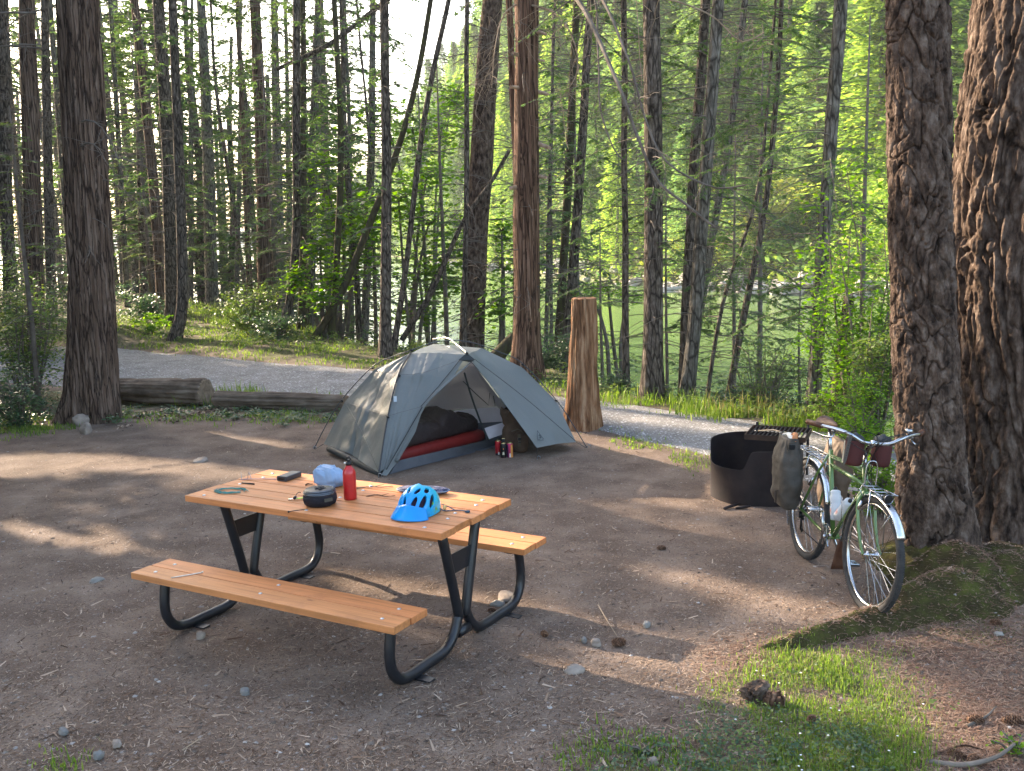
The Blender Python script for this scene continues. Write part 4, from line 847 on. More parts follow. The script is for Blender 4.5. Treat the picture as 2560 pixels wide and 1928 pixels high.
p = onT(536, 1046); p[2] = TZ; b = MB(); b.tube([(-.05, 0, .005), (.05, 0, .005)], .0045, n=8); o = b.build('pen', mk, None, smooth=True); o.location = p; o.rotation_euler = (0, 0, TYAW+.05); tag(o, 'short thin black stick-like pen behind the teal cord', 'pen')
def stick(name, label, x, y, L, az, r=.004, m='twig', z=TZ, forks=2, bend=.02):
    p = G(x, y, z); b = MB(); P = catmull([(-L/2, 0, r), (-L/6, bend, r*1.5), (L/5, -bend*.5, r*2), (L/2, bend*.4, r*1.2)], 4); b.tube(P, np.linspace(r, r*.5, len(P)), n=6)
    for k in range(forks): j = 3+k*3; d = np.array([.25*L, (.14 if k % 2 else -.12)*L, .005]); b.tube([P[j], P[j]+d*.5, P[j]+d], [r*.6, r*.5, r*.3], n=5)
    o = b.build(name, M[m], None, smooth=True); o.location = p; o.rotation_euler = (0, 0, az); tag(o, label, 'twig'); return o
stick('twig', 'dark forked twig on the table top between the red bottle and the helmet', 806, 1055, .24, TYAW+.62, .004)
stick('twig', 'curled reddish twig on the planks just left of the blue helmet', 822, 1073, .17, TYAW+.45, .0028, 'bark_red', bend=.03)
stick('twig', 'tiny brown bit of twig near the back table edge beside the blue sack', 668, 1049, .04, .3, .005, 'bark_red', forks=0)
# long peg lying on the near bench
p = G(404, 1244, BZ); b = MB(); b.tube(catmull([(-.085, 0, .004), (.06, .0, .004), (.078, .0, .006), (.086, -.004, .010), (.082, -.012, .008)], 4), .0036, n=8)
o = b.build('tent_peg', mat('pegalu', ((.55, .5, .45),), rough=.35, metal=.9), None, smooth=True); o.location = p; o.rotation_euler = (0, 0, TYAW+.98); tag(o, 'silver hooked tent peg lying on the near bench', 'peg')
# ================================================================== TENT
TC = np.array([-.70, 10.37, 0.])
tent = thing('tent', 'grey dome tent with one door flap open, pitched between the table and the road', 'tent', TC)
def CV(x, y, Y): return V((750+x*.33906)/KP, (820+y*.33906)/KP, Y)
def CG(x, y, z=0): return G((750+x*.33906)/KP, (820+y*.33906)/KP, z)
M['fly'] = mat('fly', ((.135, .148, .145), (.175, .19, .184)), scale=1.6, detail=6, rough=.38, spec=.5, bump=.35, bscale=7, bdist=.02, trans=.24, tcol=(.25, .30, .31))
M['fly_seam'] = mat('fly_seam', ((.09, .095, .09),), rough=.6)
M['fly_dark'] = mat('fly_dark', ((.03, .035, .036),), rough=.7)
M['mesh_in'] = mat('mesh_in', ((.30, .27, .30), (.40, .37, .40)), scale=3, rough=.8, bump=.2, bscale=9, bdist=.01, trans=.55, tcol=(.6, .55, .6))
M['inner_white'] = mat('inner_white', ((.62, .58, .63), (.74, .70, .74)), scale=5, rough=.8, trans=.3, tcol=(.6, .5, .55), bump=.4, bscale=14, bdist=.01)
M['floor_grey'] = mat('floor_grey', ((.075, .08, .092), (.10, .105, .12)), scale=5, rough=.7, bump=.6, bscale=13, bdist=.012)
def spl(pts, n=26): return resamp(catmull(np.array(pts), 6), n)
def patch(name, rows, m, nu=26, nv=26, sag=.0, wr=.006, seed=1, folds=None, parent=tent):
    """rows: list of point lists bottom to top, each row two or more points"""
    R_ows = [resamp(np.array(r), nu) for r in rows]; P = np.array(R_ows); k = len(P)
    t = np.linspace(0, k-1, nv); i0 = np.clip(t.astype(int), 0, k-2); f = (t-i0)[:, None, None]
    Q = P[i0]*(1-f)+P[i0+1]*f
    du = np.gradient(Q, axis=1); dv = np.gradient(Q, axis=0); nn = np.cross(du, dv); nn /= np.linalg.norm(nn, axis=-1, keepdims=True)+1e-9
    u = np.linspace(0, 1, nu)[None, :]; v = np.linspace(0, 1, nv)[:, None]
    d = -sag*np.sin(u*math.pi)*np.sin(v*math.pi) + wr*(fbm(Q*np.array([5, 5, 4.]), 3, seed)*.6 + .7*(np.abs(vnoise(Q*np.array([4.5, 4.5, 3.]), seed+11))-.4))*np.sin(u*math.pi) 
    if folds: d = d + folds*(1-np.abs(vnoise(np.stack([u*7+v*2.5, v*1.2+u*0, u*0+v*0], -1), seed+5)))**4*np.sin(u*math.pi)*(1-v*.5)
    Q = Q + nn*d[..., None] - TC
    b = MB(); b.grid(Q); return b.build(name, m, parent, smooth=True)
LF, NF, RF = CG(100, 900), CG(580, 1105), CG(2120, 890); RB = RF+LF-NF
H1, H2 = CV(820, 172, 10.15), CV(1340, 135, 10.55); BF, BBk = CV(1230, 190, 10.0), CV(985, 92, 10.74); CT = CV(1095, 98, 10.37)
H1f, H2f = H1-[0, 0, .02], H2-[0, 0, .02]; BFf = BF-[0, 0, .01]; BBf = BBk-[0, 0, .04]; CTf = CT-[0, 0, .055]
eBL = [CV(175, 855, 10.42), CV(330, 545, 10.42), CV(550, 305, 10.32), H1f]
eFL = [CV(582, 1068, 9.20), CV(650, 652, 9.46), CV(730, 345, 9.85), H1f]
patch('fly_end_panel', [[eBL[0], (eBL[0]+eFL[0])/2+[0, 0, .04], eFL[0]], [eBL[1], eFL[1]], [eBL[2], eFL[2]], [H1f-[.01, 0, 0], H1f]], M['fly'], sag=.03, wr=.034, seed=3, nu=60, nv=60, folds=-.028)
door = [CV(700, 985, 9.28), CV(903, 590, 9.58), CV(1120, 375, 9.8), CV(1262, 252, 9.96)]
patch('fly_front_panel', [[eFL[0], door[0]], [eFL[1], door[1]], [eFL[2], (eFL[2]+door[2])/2+[0, -.02, .03], door[2]], [H1f, (H1f+BFf)/2+[0, -.02, .02], BFf]], M['fly'], sag=.01, wr=.020, seed=7, nu=56, nv=56, folds=-.014)
b = MB(); b.tube(spl([door[0]-TC, CV(790, 800, 9.42)-TC, door[1]-TC, CV(1000, 480, 9.68)-TC, door[3]-TC], 30), np.r_[np.linspace(.045, .03, 12), np.linspace(.03, .008, 18)], n=8, flat=.45); b.build('rolled_door_edge', M['fly'], tent, smooth=True)
patch('door_tail', [[CV(600, 1085, 9.18), CV(640, 1090, 9.18)], [CV(640, 1010, 9.22), CV(735, 965, 9.3)], [CV(790, 800, 9.40), CV(850, 770, 9.45)], [door[1], door[1]+[.01, 0, .01]]], M['fly'], wr=.012, seed=19)
rl = [CV(1745, 885, 9.72), CV(1450, 480, 9.88), CV(1350, 350, 9.93), CV(1262, 252, 9.96)]
rr = [CV(2035, 842, 10.15), CV(1890, 540, 10.42), CV(1640, 292, 10.52), H2f]
patch('fly_door_panel', [[rl[0], (rl[0]+rr[0])/2+[0, 0, .012], rr[0]], [rl[1], rr[1]], [rl[2], rr[2]], [BFf, H2f]], M['fly'], sag=.015, wr=.008, seed=12, nu=44, nv=44, folds=-.006)
patch('fly_roof_front', [[H1f, BFf], [BBf*.35+H1f*.65+[0, 0, .01], CTf*.6+BFf*.4], [BBf, CTf]], M['fly'], nu=24, nv=24, wr=.012, seed=4)
patch('fly_roof_back', [[BFf, H2f], [CTf*.6+BFf*.4, BBf*.35+H2f*.65], [CTf, BBf]], M['fly'], nu=24, nv=24, wr=.010, seed=5)
mr = lambda p: 2*TC[:2]-np.array(p)[:2]
def rot(p): q = np.array(p, float).copy(); q[:2] = 2*TC[:2]-q[:2]; return q
LBf = eBL
patch('fly_back_panel', [[eBL[0], rot(eFL[0])], [eBL[1], rot(eFL[1])], [eBL[2], rot(eFL[2])], [H1f, BBf, H2f]], M['fly'], nu=40, nv=40, sag=.02, wr=.012, seed=8)
patch('fly_far_end', [[rr[0], rot(eFL[0])], [rr[1], rot(eFL[1])], [rr[2], rot(eFL[2])], [H2f, H2f+[.01, 0, 0]]], M['fly'], nu=24, nv=24, sag=.02, wr=.01, seed=9)
# reinforcement at the apex, seam tapes
def strip(pts, w_, name, m, off=.006):
    P = spl(pts, 24)-TC; b = MB(); b.tube(P+np.array([0, -off, off*.5]), w_, n=6, flat=.5); return b.build(name, m, tent, smooth=True)
b = MB(); q = [BFf+[-.002, -.022, .02], CV(1168, 236, 9.93)+[0, -.015, 0], CV(1292, 232, 9.95)+[0, -.015, 0]]; b.add(np.array(q)-TC, [(0, 1, 2)]); b.add(np.array([q[1], q[2], door[3]+[0, -.02, .0]])-TC, [(0, 1, 2)]); b.build('apex_patch', M['fly_dark'], tent)
strip(eFL, .007, 'seam', M['fly_dark']); strip([CV(1180, 238, 9.95), CV(1050, 400, 9.76), CV(893, 582, 9.55)], .006, 'seam', M['fly_dark'], .012)
strip([CV(1290, 235, 9.97), CV(1650, 512, 9.95), CV(2030, 835, 10.1)], .006, 'seam', M['fly_dark'], .012)
strip([door[1], CV(800, 770, 9.42), CV(640, 1050, 9.2)], .008, 'seam', M['fly_dark'], .03)
strip([rl[3], rl[2], rl[1], rl[0]], .005, 'seam', M['fly_dark'], .002)
for q in ([(330, 545, 10.42), (480, 600, 9.95), (650, 652, 9.44)], [(550, 305, 10.32), (640, 330, 10.1), (730, 345, 9.83)], [(650, 652, 9.44), (780, 615, 9.48), (893, 585, 9.55)], [(730, 345, 9.83), (900, 335, 9.8), (1150, 250, 9.93)], [(330, 545, 10.4), (450, 760, 9.8), (582, 1060, 9.2)]): strip([CV(*k) for k in q], .0028, 'seam', M['fly_seam'], .012)
# poles
mp_ = mat('pole', ((.055, .06, .066),), rough=.3, metal=.5)
def ptube(pts, r=.0055, m=mp_, name='tent_pole', n=40): b = MB(); b.tube(spl(pts, n)-TC, r, n=8); return b.build(name, m, tent, smooth=True)
top = [H1+[0, 0, .01], CV(980, 108, 10.28), CV(1120, 92, 10.4), CV(1210, 97, 10.48), H2+[0, 0, .01]]
ptube([LF, CV(180, 740, 10.50), CV(300, 540, 10.45), CV(530, 290, 10.35), CV(700, 205, 10.25)]+top+[CV(1470, 178, 10.55), CV(1640, 262, 10.52), CV(1890, 532, 10.42), CV(2010, 710, 10.34), RF], n=110)
ptube([NF, eFL[0]+[0, -.02, 0], eFL[1]+[0, -.02, .01], eFL[2]+[0, -.03, .02], H1+[0, 0, .0]], .006)
ptube([rot(NF), rot(eFL[1]), rot(eFL[2]), H2], .006)
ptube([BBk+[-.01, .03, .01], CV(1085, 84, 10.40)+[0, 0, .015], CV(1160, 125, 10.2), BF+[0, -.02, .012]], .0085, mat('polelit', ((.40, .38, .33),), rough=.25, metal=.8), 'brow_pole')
b = MB()
for x, y, Y in ((310, 532, 10.45), (535, 290, 10.35), (822, 160, 10.15), (1342, 130, 10.55), (1090, 95, 10.4), (1640, 265, 10.52), (1888, 530, 10.42), (650, 650, 9.43), (732, 345, 9.82), (1232, 180, 9.97)):
    p = CV(x, y, Y)-TC; b.tube([p+[-.012, -.01, 0], p+[.012, -.01, -.015]], .011, n=8)
b.build('pole_clips', mk, tent, smooth=True)
# guy lines and pegs
b = MB()
for p, q in ((CV(175, 855, 10.4), LF), (rr[0], RF), (rl[0], CG(1750, 975)), (eFL[0], NF)): b.tube([p-TC, q-TC], .0025, n=5)
b.build('guy_lines', M['fly_dark'], tent)
for q in (LF, RF, CG(1750, 975), NF):
    b = MB(); b.tube(catmull([q-TC+[0, 0, -.08], q-TC+[0, 0, .025], q-TC+[.012, -.008, .045], q-TC+[.03, -.01, .035], q-TC+[.028, 0, .015]], 4), .004, n=6); b.build('peg', mat('pegm', ((.30, .31, .33),), rough=.35, metal=.8), tent, smooth=True)
# hanging label on the front seam
p = CV(705, 520, 9.52)-TC; b = MB(); b.box(p+[0, -.03, 0], (.03, .004, .055)); b.build('hang_tag', mat('tagm', ((.45, .52, .58),), rough=.5), tent)
# printed mark on the door flap: triangle outline with a small tree in it
def on_flap(x, y):
    # point on the flap surface along the view ray: plane through three flap points
    a, b_, c = rl[0], rr[0], rl[1]; n = np.cross(b_-a, c-a); d = ray((750+x*.33906)/KP, (820+y*.33906)/KP); return cC + d*(((a-cC) @ n)/(d @ n))*.9955
def fpoly(pts, b): b.add(np.array([on_flap(*q) for q in pts])-TC, [tuple(range(len(pts)))])
b = MB()
def fline(p, q, w_):
    p, q = np.array(p, float), np.array(q, float); d = (q-p)/np.hypot(*(q-p)); n = np.array([-d[1], d[0]])*w_; fpoly([p-n, q-n, q+n, p+n], b)
fline((1750, 756), (1750, 822), 2); fline((1750, 822), (1770, 822), 2); fline((1782, 821), (1797, 820), 2); fline((1750, 757), (1797, 820), 2)
for (a_, y0, y1, w_) in ((1762, 778, 797, 7), (1768, 788, 812, 12)): fpoly([(a_+4, y0), (a_+4+w_, y1), (a_-4, y1)], b)
fline((1770, 808), (1772, 822), 1.6); fline((1750, 832), (1797, 829), 1.6)
b.build('printed_mark', mat('mark', ((.055, .07, .075),), rough=.6), tent)
# inner tent
A0, A1, A2, A3 = CG(640, 1088), CG(1440, 868), np.array([-.05, 11.35, 0]), np.array([-1.95, 10.55, 0])
A0 = A0+[.02, .02, 0]; fr = [A0+[0, 0, .01], A1+[.35, .25, .01]]
b = MB(); b.add(np.array([fr[0], fr[1], A2+[.3, .1, .012], A3+[0, 0, .012]])-TC, [(0, 1, 2, 3)]); b.build('floor', M['floor_grey'], tent)
patch('floor_wall_front', [[A0, A1, A1+[.35, .25, 0]], [CV(722, 978, 9.42), CV(1000, 915, 9.75), CV(1392, 826, 10.30), CV(1480, 800, 10.45)]], M['floor_grey'], nu=60, nv=10, wr=.014, seed=14)
b = MB(); b.tube(spl([CV(215, 890, 10.2)-TC, CV(400, 980, 9.7)-TC, CV(570, 1068, 9.3)-TC, CV(620, 1085, 9.25)-TC], 20), .035, n=8); b.build('floor_edge_left', M['fly_dark'], tent, smooth=True)
# interior back wall: mesh canopy, pale lower band
bt = [CV(860, 640, 10.9), CV(1180, 345, 10.8), CV(1260, 262, 10.5), CV(1420, 480, 10.85), CV(1560, 665, 10.95)]
patch('canopy_mesh', [[CV(860, 650, 10.95), CV(1150, 600, 11.05), CV(1450, 580, 11.1), CV(1570, 665, 10.9)], [CV(1000, 480, 10.9), CV(1180, 440, 10.95), CV(1380, 450, 10.95), CV(1470, 520, 10.8)], [CV(1170, 330, 10.5), CV(1230, 300, 10.5), CV(1300, 320, 10.5), CV(1340, 350, 10.5)], [CV(1250, 250, 10.3), CV(1256, 249, 10.3), CV(1262, 250, 10.3), CV(1268, 250, 10.3)]], M['mesh_in'], nu=36, nv=36, wr=.012, seed=16)
patch('pale_band_back', [[CV(850, 720, 10.85), CV(1330, 700, 11.1), CV(1560, 690, 10.9)], [CV(880, 645, 10.9), CV(1330, 590, 11.05), CV(1450, 582, 11.05), CV(1572, 668, 10.85)]], M['inner_white'], nu=50, nv=12, wr=.014, seed=17)
patch('dark_band_back', [[CV(820, 900, 10.7), CV(1560, 800, 10.7)], [CV(850, 720, 10.83), CV(1330, 700, 11.05), CV(1560, 688, 10.85)]], M['floor_grey'], nu=20, nv=6)
patch('inner_door_panel', [[CV(1388, 822, 10.28), CV(1530, 772, 10.4), CV(1620, 760, 10.5)], [CV(1352, 742, 10.28), CV(1585, 668, 10.42), CV(1680, 640, 10.5)]], M['inner_white'], nu=30, nv=14, wr=.012, seed=18)
b = MB(); b.tube(spl([CV(1212, 330, 10.1)-TC, CV(1262, 500, 10.16)-TC, CV(1330, 690, 10.24)-TC, CV(1390, 828, 10.28)-TC], 20), .010, n=6); b.build('door_zip', M['fly_dark'], tent, smooth=True)
b = MB()
for q in ([(1170, 360), (1290, 480), (1390, 570), (1400, 480)], [(1425, 500), (1440, 575)], [(1180, 340), (1170, 370)]): b.tube([CV(x, y, 10.8)-TC for x, y in q], .005, n=5)
b.build('inner_cords', M['fly_dark'], tent)
# mattress and sleeping bag
bx = (A1-A0)/np.linalg.norm(A1-A0); by = np.array([-bx[1], bx[0], 0]); base = A0+by*.10+bx*.10
def slab(name, u0, u1, v0, v1, z0, z1, m, fn=None, label=None, cat=None, nseg=60, ridges=0, seed=1):
    t_ = np.arange(40)*2*math.pi/40; rows = []
    for u in np.linspace(0, 1, nseg):
        e = (1-abs(2*u-1)**8)**.35 if 0 < u < 1 else .02
        c = np.stack([np.sign(np.cos(t_))*np.abs(np.cos(t_))**.5, np.sign(np.sin(t_))*np.abs(np.sin(t_))**.6], -1)
        h = (z1-z0)/2*e; rr_ = 1+ridges*abs(math.sin(u*nseg*.9))
        P = base + bx*(u0+(u1-u0)*u) + by*(((v0+v1)/2)+(v1-v0)/2*c[:, :1]*e) + np.array([0, 0, 1.])*((z0+h)+h*c[:, 1:]*rr_)
        if fn is not None: P = fn(P, u, c)
        rows.append(P-TC)
    b = MB(); b.grid(rows, closeu=True); o = b.build(name, m, None, smooth=True); o.location = TC; tag(o, label, cat); return o
slab('sleeping_mat', .10, 1.62, .04, .60, .02, .17, mat('redmat', ((.15, .010, .008), (.24, .02, .016)), scale=4, rough=.6, bump=.5, bscale=9, bdist=.01), label='dark red inflated sleeping mat on the floor inside the tent', cat='sleeping mat', ridges=.05)
def bagf(P, u, c):
    P = P.copy(); up = np.clip(c[:, 1:], 0, 1)
    P[:, 2:] += up*(.14*math.exp(-((u-.60)/.13)**2)+.09*math.exp(-((u-.12)/.15)**2)+.05*math.exp(-((u-.35)/.1)**2)+.03)
    P += (.028*fbm(P*np.array([7, 7, 6.]), 3, 61))[:, None]*np.stack([c[:, 0]*0, c[:, 0]*0, up[:, 0]+.2], -1)
    P[:, 2] -= .012*np.abs(np.sin(u*34+P[:, 0]*6))*up[:, 0]
    return P
slab('sleeping_bag', .24, 1.52, .07, .54, .15, .30, mat('brownbag', ((.020, .013, .012), (.042, .028, .026)), scale=5, rough=.55, spec=.3, bump=.8, bscale=12, bdist=.02), bagf, 'dark brown quilted sleeping bag lying rumpled on the red mat', 'sleeping bag', nseg=90)
# backpack
p = CG(1590, 940); p[1] += .16; bp_ = thing('backpack', 'brown canvas roll top backpack standing under the open tent flap', 'backpack', p, (0, 0, .25))
mc = mat('canvas', ((.035, .020, .012), (.075, .045, .027)), scale=14, rough=.85, bump=.6, bscale=45, bdist=.004)
def pk(D): 
    q = np.sign(D)*np.abs(D)**.72; P = q*np.array([.15, .10, .175])*(1+.06*fbm(D*4, 3, 71)[..., None]); P[..., 2] += .175; P[..., :2] *= (1-.18*(P[..., 2:]/.35)); return P
b = MB(); b.grid(blob(pk, 48, 30), closeu=True); b.build('bag', mc, bp_, smooth=True)
b = MB(); rows = []
for k, z in enumerate((.32, .38, .43, .47, .48)):
    s = (.13, .12, .125, .11, .085)[k]; a = np.arange(30)*2*math.pi/30; rows.append(np.stack([np.cos(a)*s-.03*k*.5, np.sin(a)*s*.45+.01*np.sin(a*5), a*0+z+.018*np.sin(a*3+k)], -1))
b.grid(rows, closeu=True); b.build('roll_top', mc, bp_, smooth=True)
def pkp(D): q = np.sign(D)*np.abs(D)**.7; P = q*np.array([.085, .05, .11]); P[..., 2] += .125; P[..., 1] -= .115; P[..., 0] += .03; return P
b = MB(); b.grid(blob(pkp, 30, 18), closeu=True); b.build('front_pocket', mc, bp_, smooth=True)
ms = mat('strapo', ((.07, .055, .035),), rough=.8); b = MB(); b.box((.0, -.170, .16), (.028, .006, .13), M=np.eye(3)); b.tube(catmull([(.05, -.165, .23), (.0, -.14, .27), (-.07, -.13, .25)], 4), .012, n=6, flat=.4); b.tube(catmull([(.07, -.15, .24), (.13, -.09, .27)], 4), .012, n=6, flat=.4); b.build('strap', ms, bp_)
b = MB(); b.box((.0, -.176, .175), (.036, .008, .026)); b.box((.0, -.176, .14), (.03, .006, .012)); b.build('buckle', mk, bp_)
b = MB(); b.tube(catmull([(-.11, -.06, .40), (-.08, -.10, .46), (-.01, -.08, .44), (.03, -.06, .40)], 5), .010, n=6, flat=.4); b.build('grab_loop', ms, bp_)
# drink cans
mg = mat('cangold', ((.62, .50, .25),), rough=.25, metal=1)
def can(x, y, label, wrap, dz=0, art=None):
    p = CG(x, y); t = thing('drink_can', label, 'can', p, None, 'tall drink cans in front of the backpack')
    b = MB(); b.lathe([(.026, 0), (.033, .008), (.033, .148), (.0275, .162)], 28, cap=True); b.build('body', wrap, t, smooth=True)
    b = MB(); b.lathe([(.0276, .1605), (.0285, .166), (.0265, .1675), (.0255, .163), (0, .163)], 24, cap=False); b.build('lid', mg, t, smooth=True)
    if art: art(t)
    return t
def duo(c1, c2, sp=0): 
    m = mat('canwrap', (c1, c2), scale=9, rough=.35, metal=.4); return m
def panels(cols, z0, z1, a0, a1):
    def f(t):
        for (c, u0, u1, w0, w1) in cols:
            a = np.linspace(a0+(a1-a0)*u0, a0+(a1-a0)*u1, 8); rows = [np.stack([.0334*np.cos(a), .0334*np.sin(a), a*0+z0+(z1-z0)*z], -1) for z in (w0, w1)]
            b = MB(); b.grid(rows); b.build('label_panel', mat('lp', (c,), rough=.5), t)
    return f
red, blk, org, pnk = (.40, .02, .03), (.012, .012, .014), (.55, .24, .06), (.42, .03, .10)
can(1463, 945, 'red and black can, leftmost of the five by the backpack', duo((.30, .015, .02), (.45, .03, .04)), art=panels([((.02, .02, .025), 0, 1, 0, .22), ((.5, .48, .45), .5, .72, .12, .30)], .005, .148, -2.6, -.6))
can(1505, 925, 'can at the back left of the group, only its gold lid showing well', duo(blk, (.03, .02, .02)))
can(1538, 920, 'can at the back right of the group, behind the pink and orange one', duo((.3, .1, .05), org))
def art2(t):
    panels([((.62, .56, .40), .40, .62, .36, .44), ((.62, .56, .40), .36, .64, .30, .345), ((.5, .12, .03), .46, .56, .68, .78), ((.28, .03, .03), 0, 1, .0, .08), ((.62, .56, .40), .40, .45, .44, .50), ((.62, .56, .40), .48, .60, .46, .52)], .005, .148, -2.9, -.3)(t)
can(1502, 965, 'black can with pale lettering, standing nearest to the camera', duo(blk, (.02, .02, .022)), art=art2)
can(1550, 962, 'pink and orange can, rightmost of the five by the backpack', duo((.35, .02, .08), (.48, .05, .12)), art=panels([(org, .62, 1, 0, 1), ((.05, .01, .05), 0, .3, 0, 1), ((.6, .58, .55), .42, .60, .10, .38)], .005, .148, -2.7, -.5))
# ================================================================== FIRE RING
p0 = G(1610, 1075); FRc = np.array([2.075, 8.20, 0]); t = thing('fire_ring', 'blackened steel fire ring with a cut down front and a hinged cooking grate', 'fire ring', FRc)
ms_ = mat('ringsteel', ((.010, .008, .009), (.026, .019, .019), (.05, .034, .028)), scale=4, detail=8, rough=.62, metal=.3, bump=.3, bscale=20, bdist=.004)
Rr, Hh = .385, .44
def ring_top(a):   # height of the rim by angle; low notch facing the camera-left, grate on high wall behind
    d = (a - R_(248) + math.pi) % (2*math.pi)-math.pi
    lo = 1/(1+math.exp(-(math.degrees(d)+74)/2.2)) * 1/(1+math.exp((math.degrees(d)+3)/2.2))
    hi = .5+.5*math.tanh((abs(math.degrees(d))-75)/25)
    return .46+.02*hi-.165*lo
na = 240; a = np.arange(na)*2*math.pi/na; tops = np.array([ring_top(q) for q in a]); b = MB(); rows = []
for rr_ in (Rr, Rr-.006):
    zz = [np.stack([rr_*np.cos(a), rr_*np.sin(a), -.02+(tops+.02)*f], -1) for f in np.linspace(0, 1, 8)]; rows += zz if rr_ == Rr else zz[::-1]
b.grid(rows, closeu=True); b.build('ring_wall', ms_, t, smooth=False)
b = MB()   # grate
gc = np.array([.22, .12, .505]); gw, gd = .50, .44; ang = R_(-24); ca, sa = math.cos(ang), math.sin(ang); Rm = np.array([[ca, -sa, 0], [sa, ca, 0], [0, 0, 1]])
def gp(x, y, z=0): return gc + Rm @ np.array([x, y, z])
for s in (-1, 1):
    b.box(gp(0, s*gd/2), (gw, .006, .045), M=Rm); b.box(gp(s*gw/2, 0), (.006, gd, .045), M=Rm)
b.build('grate_frame', mat('rust', ((.035, .022, .016), (.09, .05, .032)), scale=8, rough=.8, metal=.2), t)
b = MB()
for k in range(13): x = (-.5+(k+1)/14)*gw; b.box(gp(x, 0, .014), (.009, gd, .009), M=Rm)
b.build('grate_bars', ms_, t)
for s in (-1, 1): MB().tube([gp(s*.22, .22, -.4), gp(s*.22, .22, .05)], .012, n=8).build('grate_post', ms_, t, smooth=True)
P = []
for k in range(150):
    q = rng.uniform(0, 6.28); rr_ = .33*math.sqrt(rng.random()); l = rng.uniform(.02, .07)*(1 if k < 120 else 2); dd = rng.normal(0, 1, 3); dd[2] *= .3; dd /= np.linalg.norm(dd); c = np.array([rr_*math.cos(q), rr_*math.sin(q), .02+.03*rng.random()]); s_ = np.cross(dd, UPV)*l*.3
    P.append([c-dd*l/2-s_, c+dd*l/2-s_, c+dd*l/2+s_+[0, 0, .012], c-dd*l/2+s_+[0, 0, .01]])
mobj('ash_bed', quadmesh('ash_bed', np.array(P), 4, mat('ash', ((.02, .018, .017), (.16, .15, .14)), island=1, rough=1)), t)
for (x, y, L, az, lab) in ((-.30, -.42, .16, .4, 'charred stick end just outside the fire ring at its open side'), (-.22, -.46, .12, -.3, 'small burnt stick crossing another beside the fire ring')):
    bb = MB(); bb.tube([(-L/2, 0, .012), (0, .01, .02), (L/2, 0, .035)], [.012, .014, .009], n=8); o = bb.build('charred_stick', ms_, None, smooth=True); o.location = FRc+[x, y, 0]; o.rotation_euler = (0, 0, az); tag(o, lab, 'stick')
o = MB().tube([gp(-.16, -.07, .03), gp(-.04, -.02, .035), gp(.02, -.05, .03)], [.012, .016, .010], n=6, flat=.4).build('wood_chip', mat('chip', ((.55, .38, .24),), rough=.8)); o.location = FRc; tag(o, 'pale wood chips lying on the cooking grate', 'wood chip')

# ================================================================== BICYCLE
r0 = G((1740+800*.3362)/KP, (1000+1168*.3362)/KP); f1 = G((1740+1270*.3362)/KP, (1000+1583*.3362)/KP)
hd = f1-r0; yaw = math.atan2(hd[1], hd[0])
BK = thing('bicycle', 'green touring bicycle with silver mudguards leaning beside the plated fir', 'bicycle', r0)
LEAN = R_(5.0)
BKM = Matrix.Translation(Vector(r0.tolist())) @ Matrix.Rotation(yaw, 4, 'Z') @ Matrix.Rotation(-LEAN, 4, 'X')
BK.matrix_world = BKM
mgn = mat('framegreen', ((.075, .14, .035), (.10, .18, .05)), scale=4, rough=.25, coat=.6, spec=.5, metal=.15)
mal = mat('alloy', ((.46, .47, .48),), rough=.25, metal=1); mch = mat('chrome', ((.42, .43, .45),), rough=.24, metal=1)
mru = mat('rubber', ((.025, .025, .027), (.05, .048, .046)), scale=20, rough=.85, bump=.5, bscale=60, bdist=.003); mle = mat('leather', ((.06, .024, .013), (.11, .05, .028)), scale=20, rough=.5, bump=.3, bscale=60, bdist=.002)
mdk = mat('drivedark', ((.02, .02, .021),), rough=.4, metal=.6)
WR = .345; WB = 1.0; BBp = np.array([.44, 0, .285]); STt = np.array([.265, 0, .80]); HTt = np.array([.79, 0, .815]); HTb = np.array([.828, 0, .685]); FA_ = np.array([WB, 0, WR])
def circ(r, c, n=64, y=0): q = np.linspace(0, 2*math.pi, n+1); return np.stack([c[0]+r*np.cos(q), q*0+y, c[2]+r*np.sin(q)], -1)
def torus(b, R0, rx, ry, n=96, k=12, fn=None):
    q = np.arange(n)*2*math.pi/n; p = np.arange(k)*2*math.pi/k; A, Bq = np.meshgrid(q, p)
    rr_ = R0 + ry*np.cos(Bq); b.grid(np.stack([rr_*np.cos(A), rx*np.sin(Bq), rr_*np.sin(A)], -1).transpose(1, 0, 2)[np.r_[0:n, 0]], closeu=True)
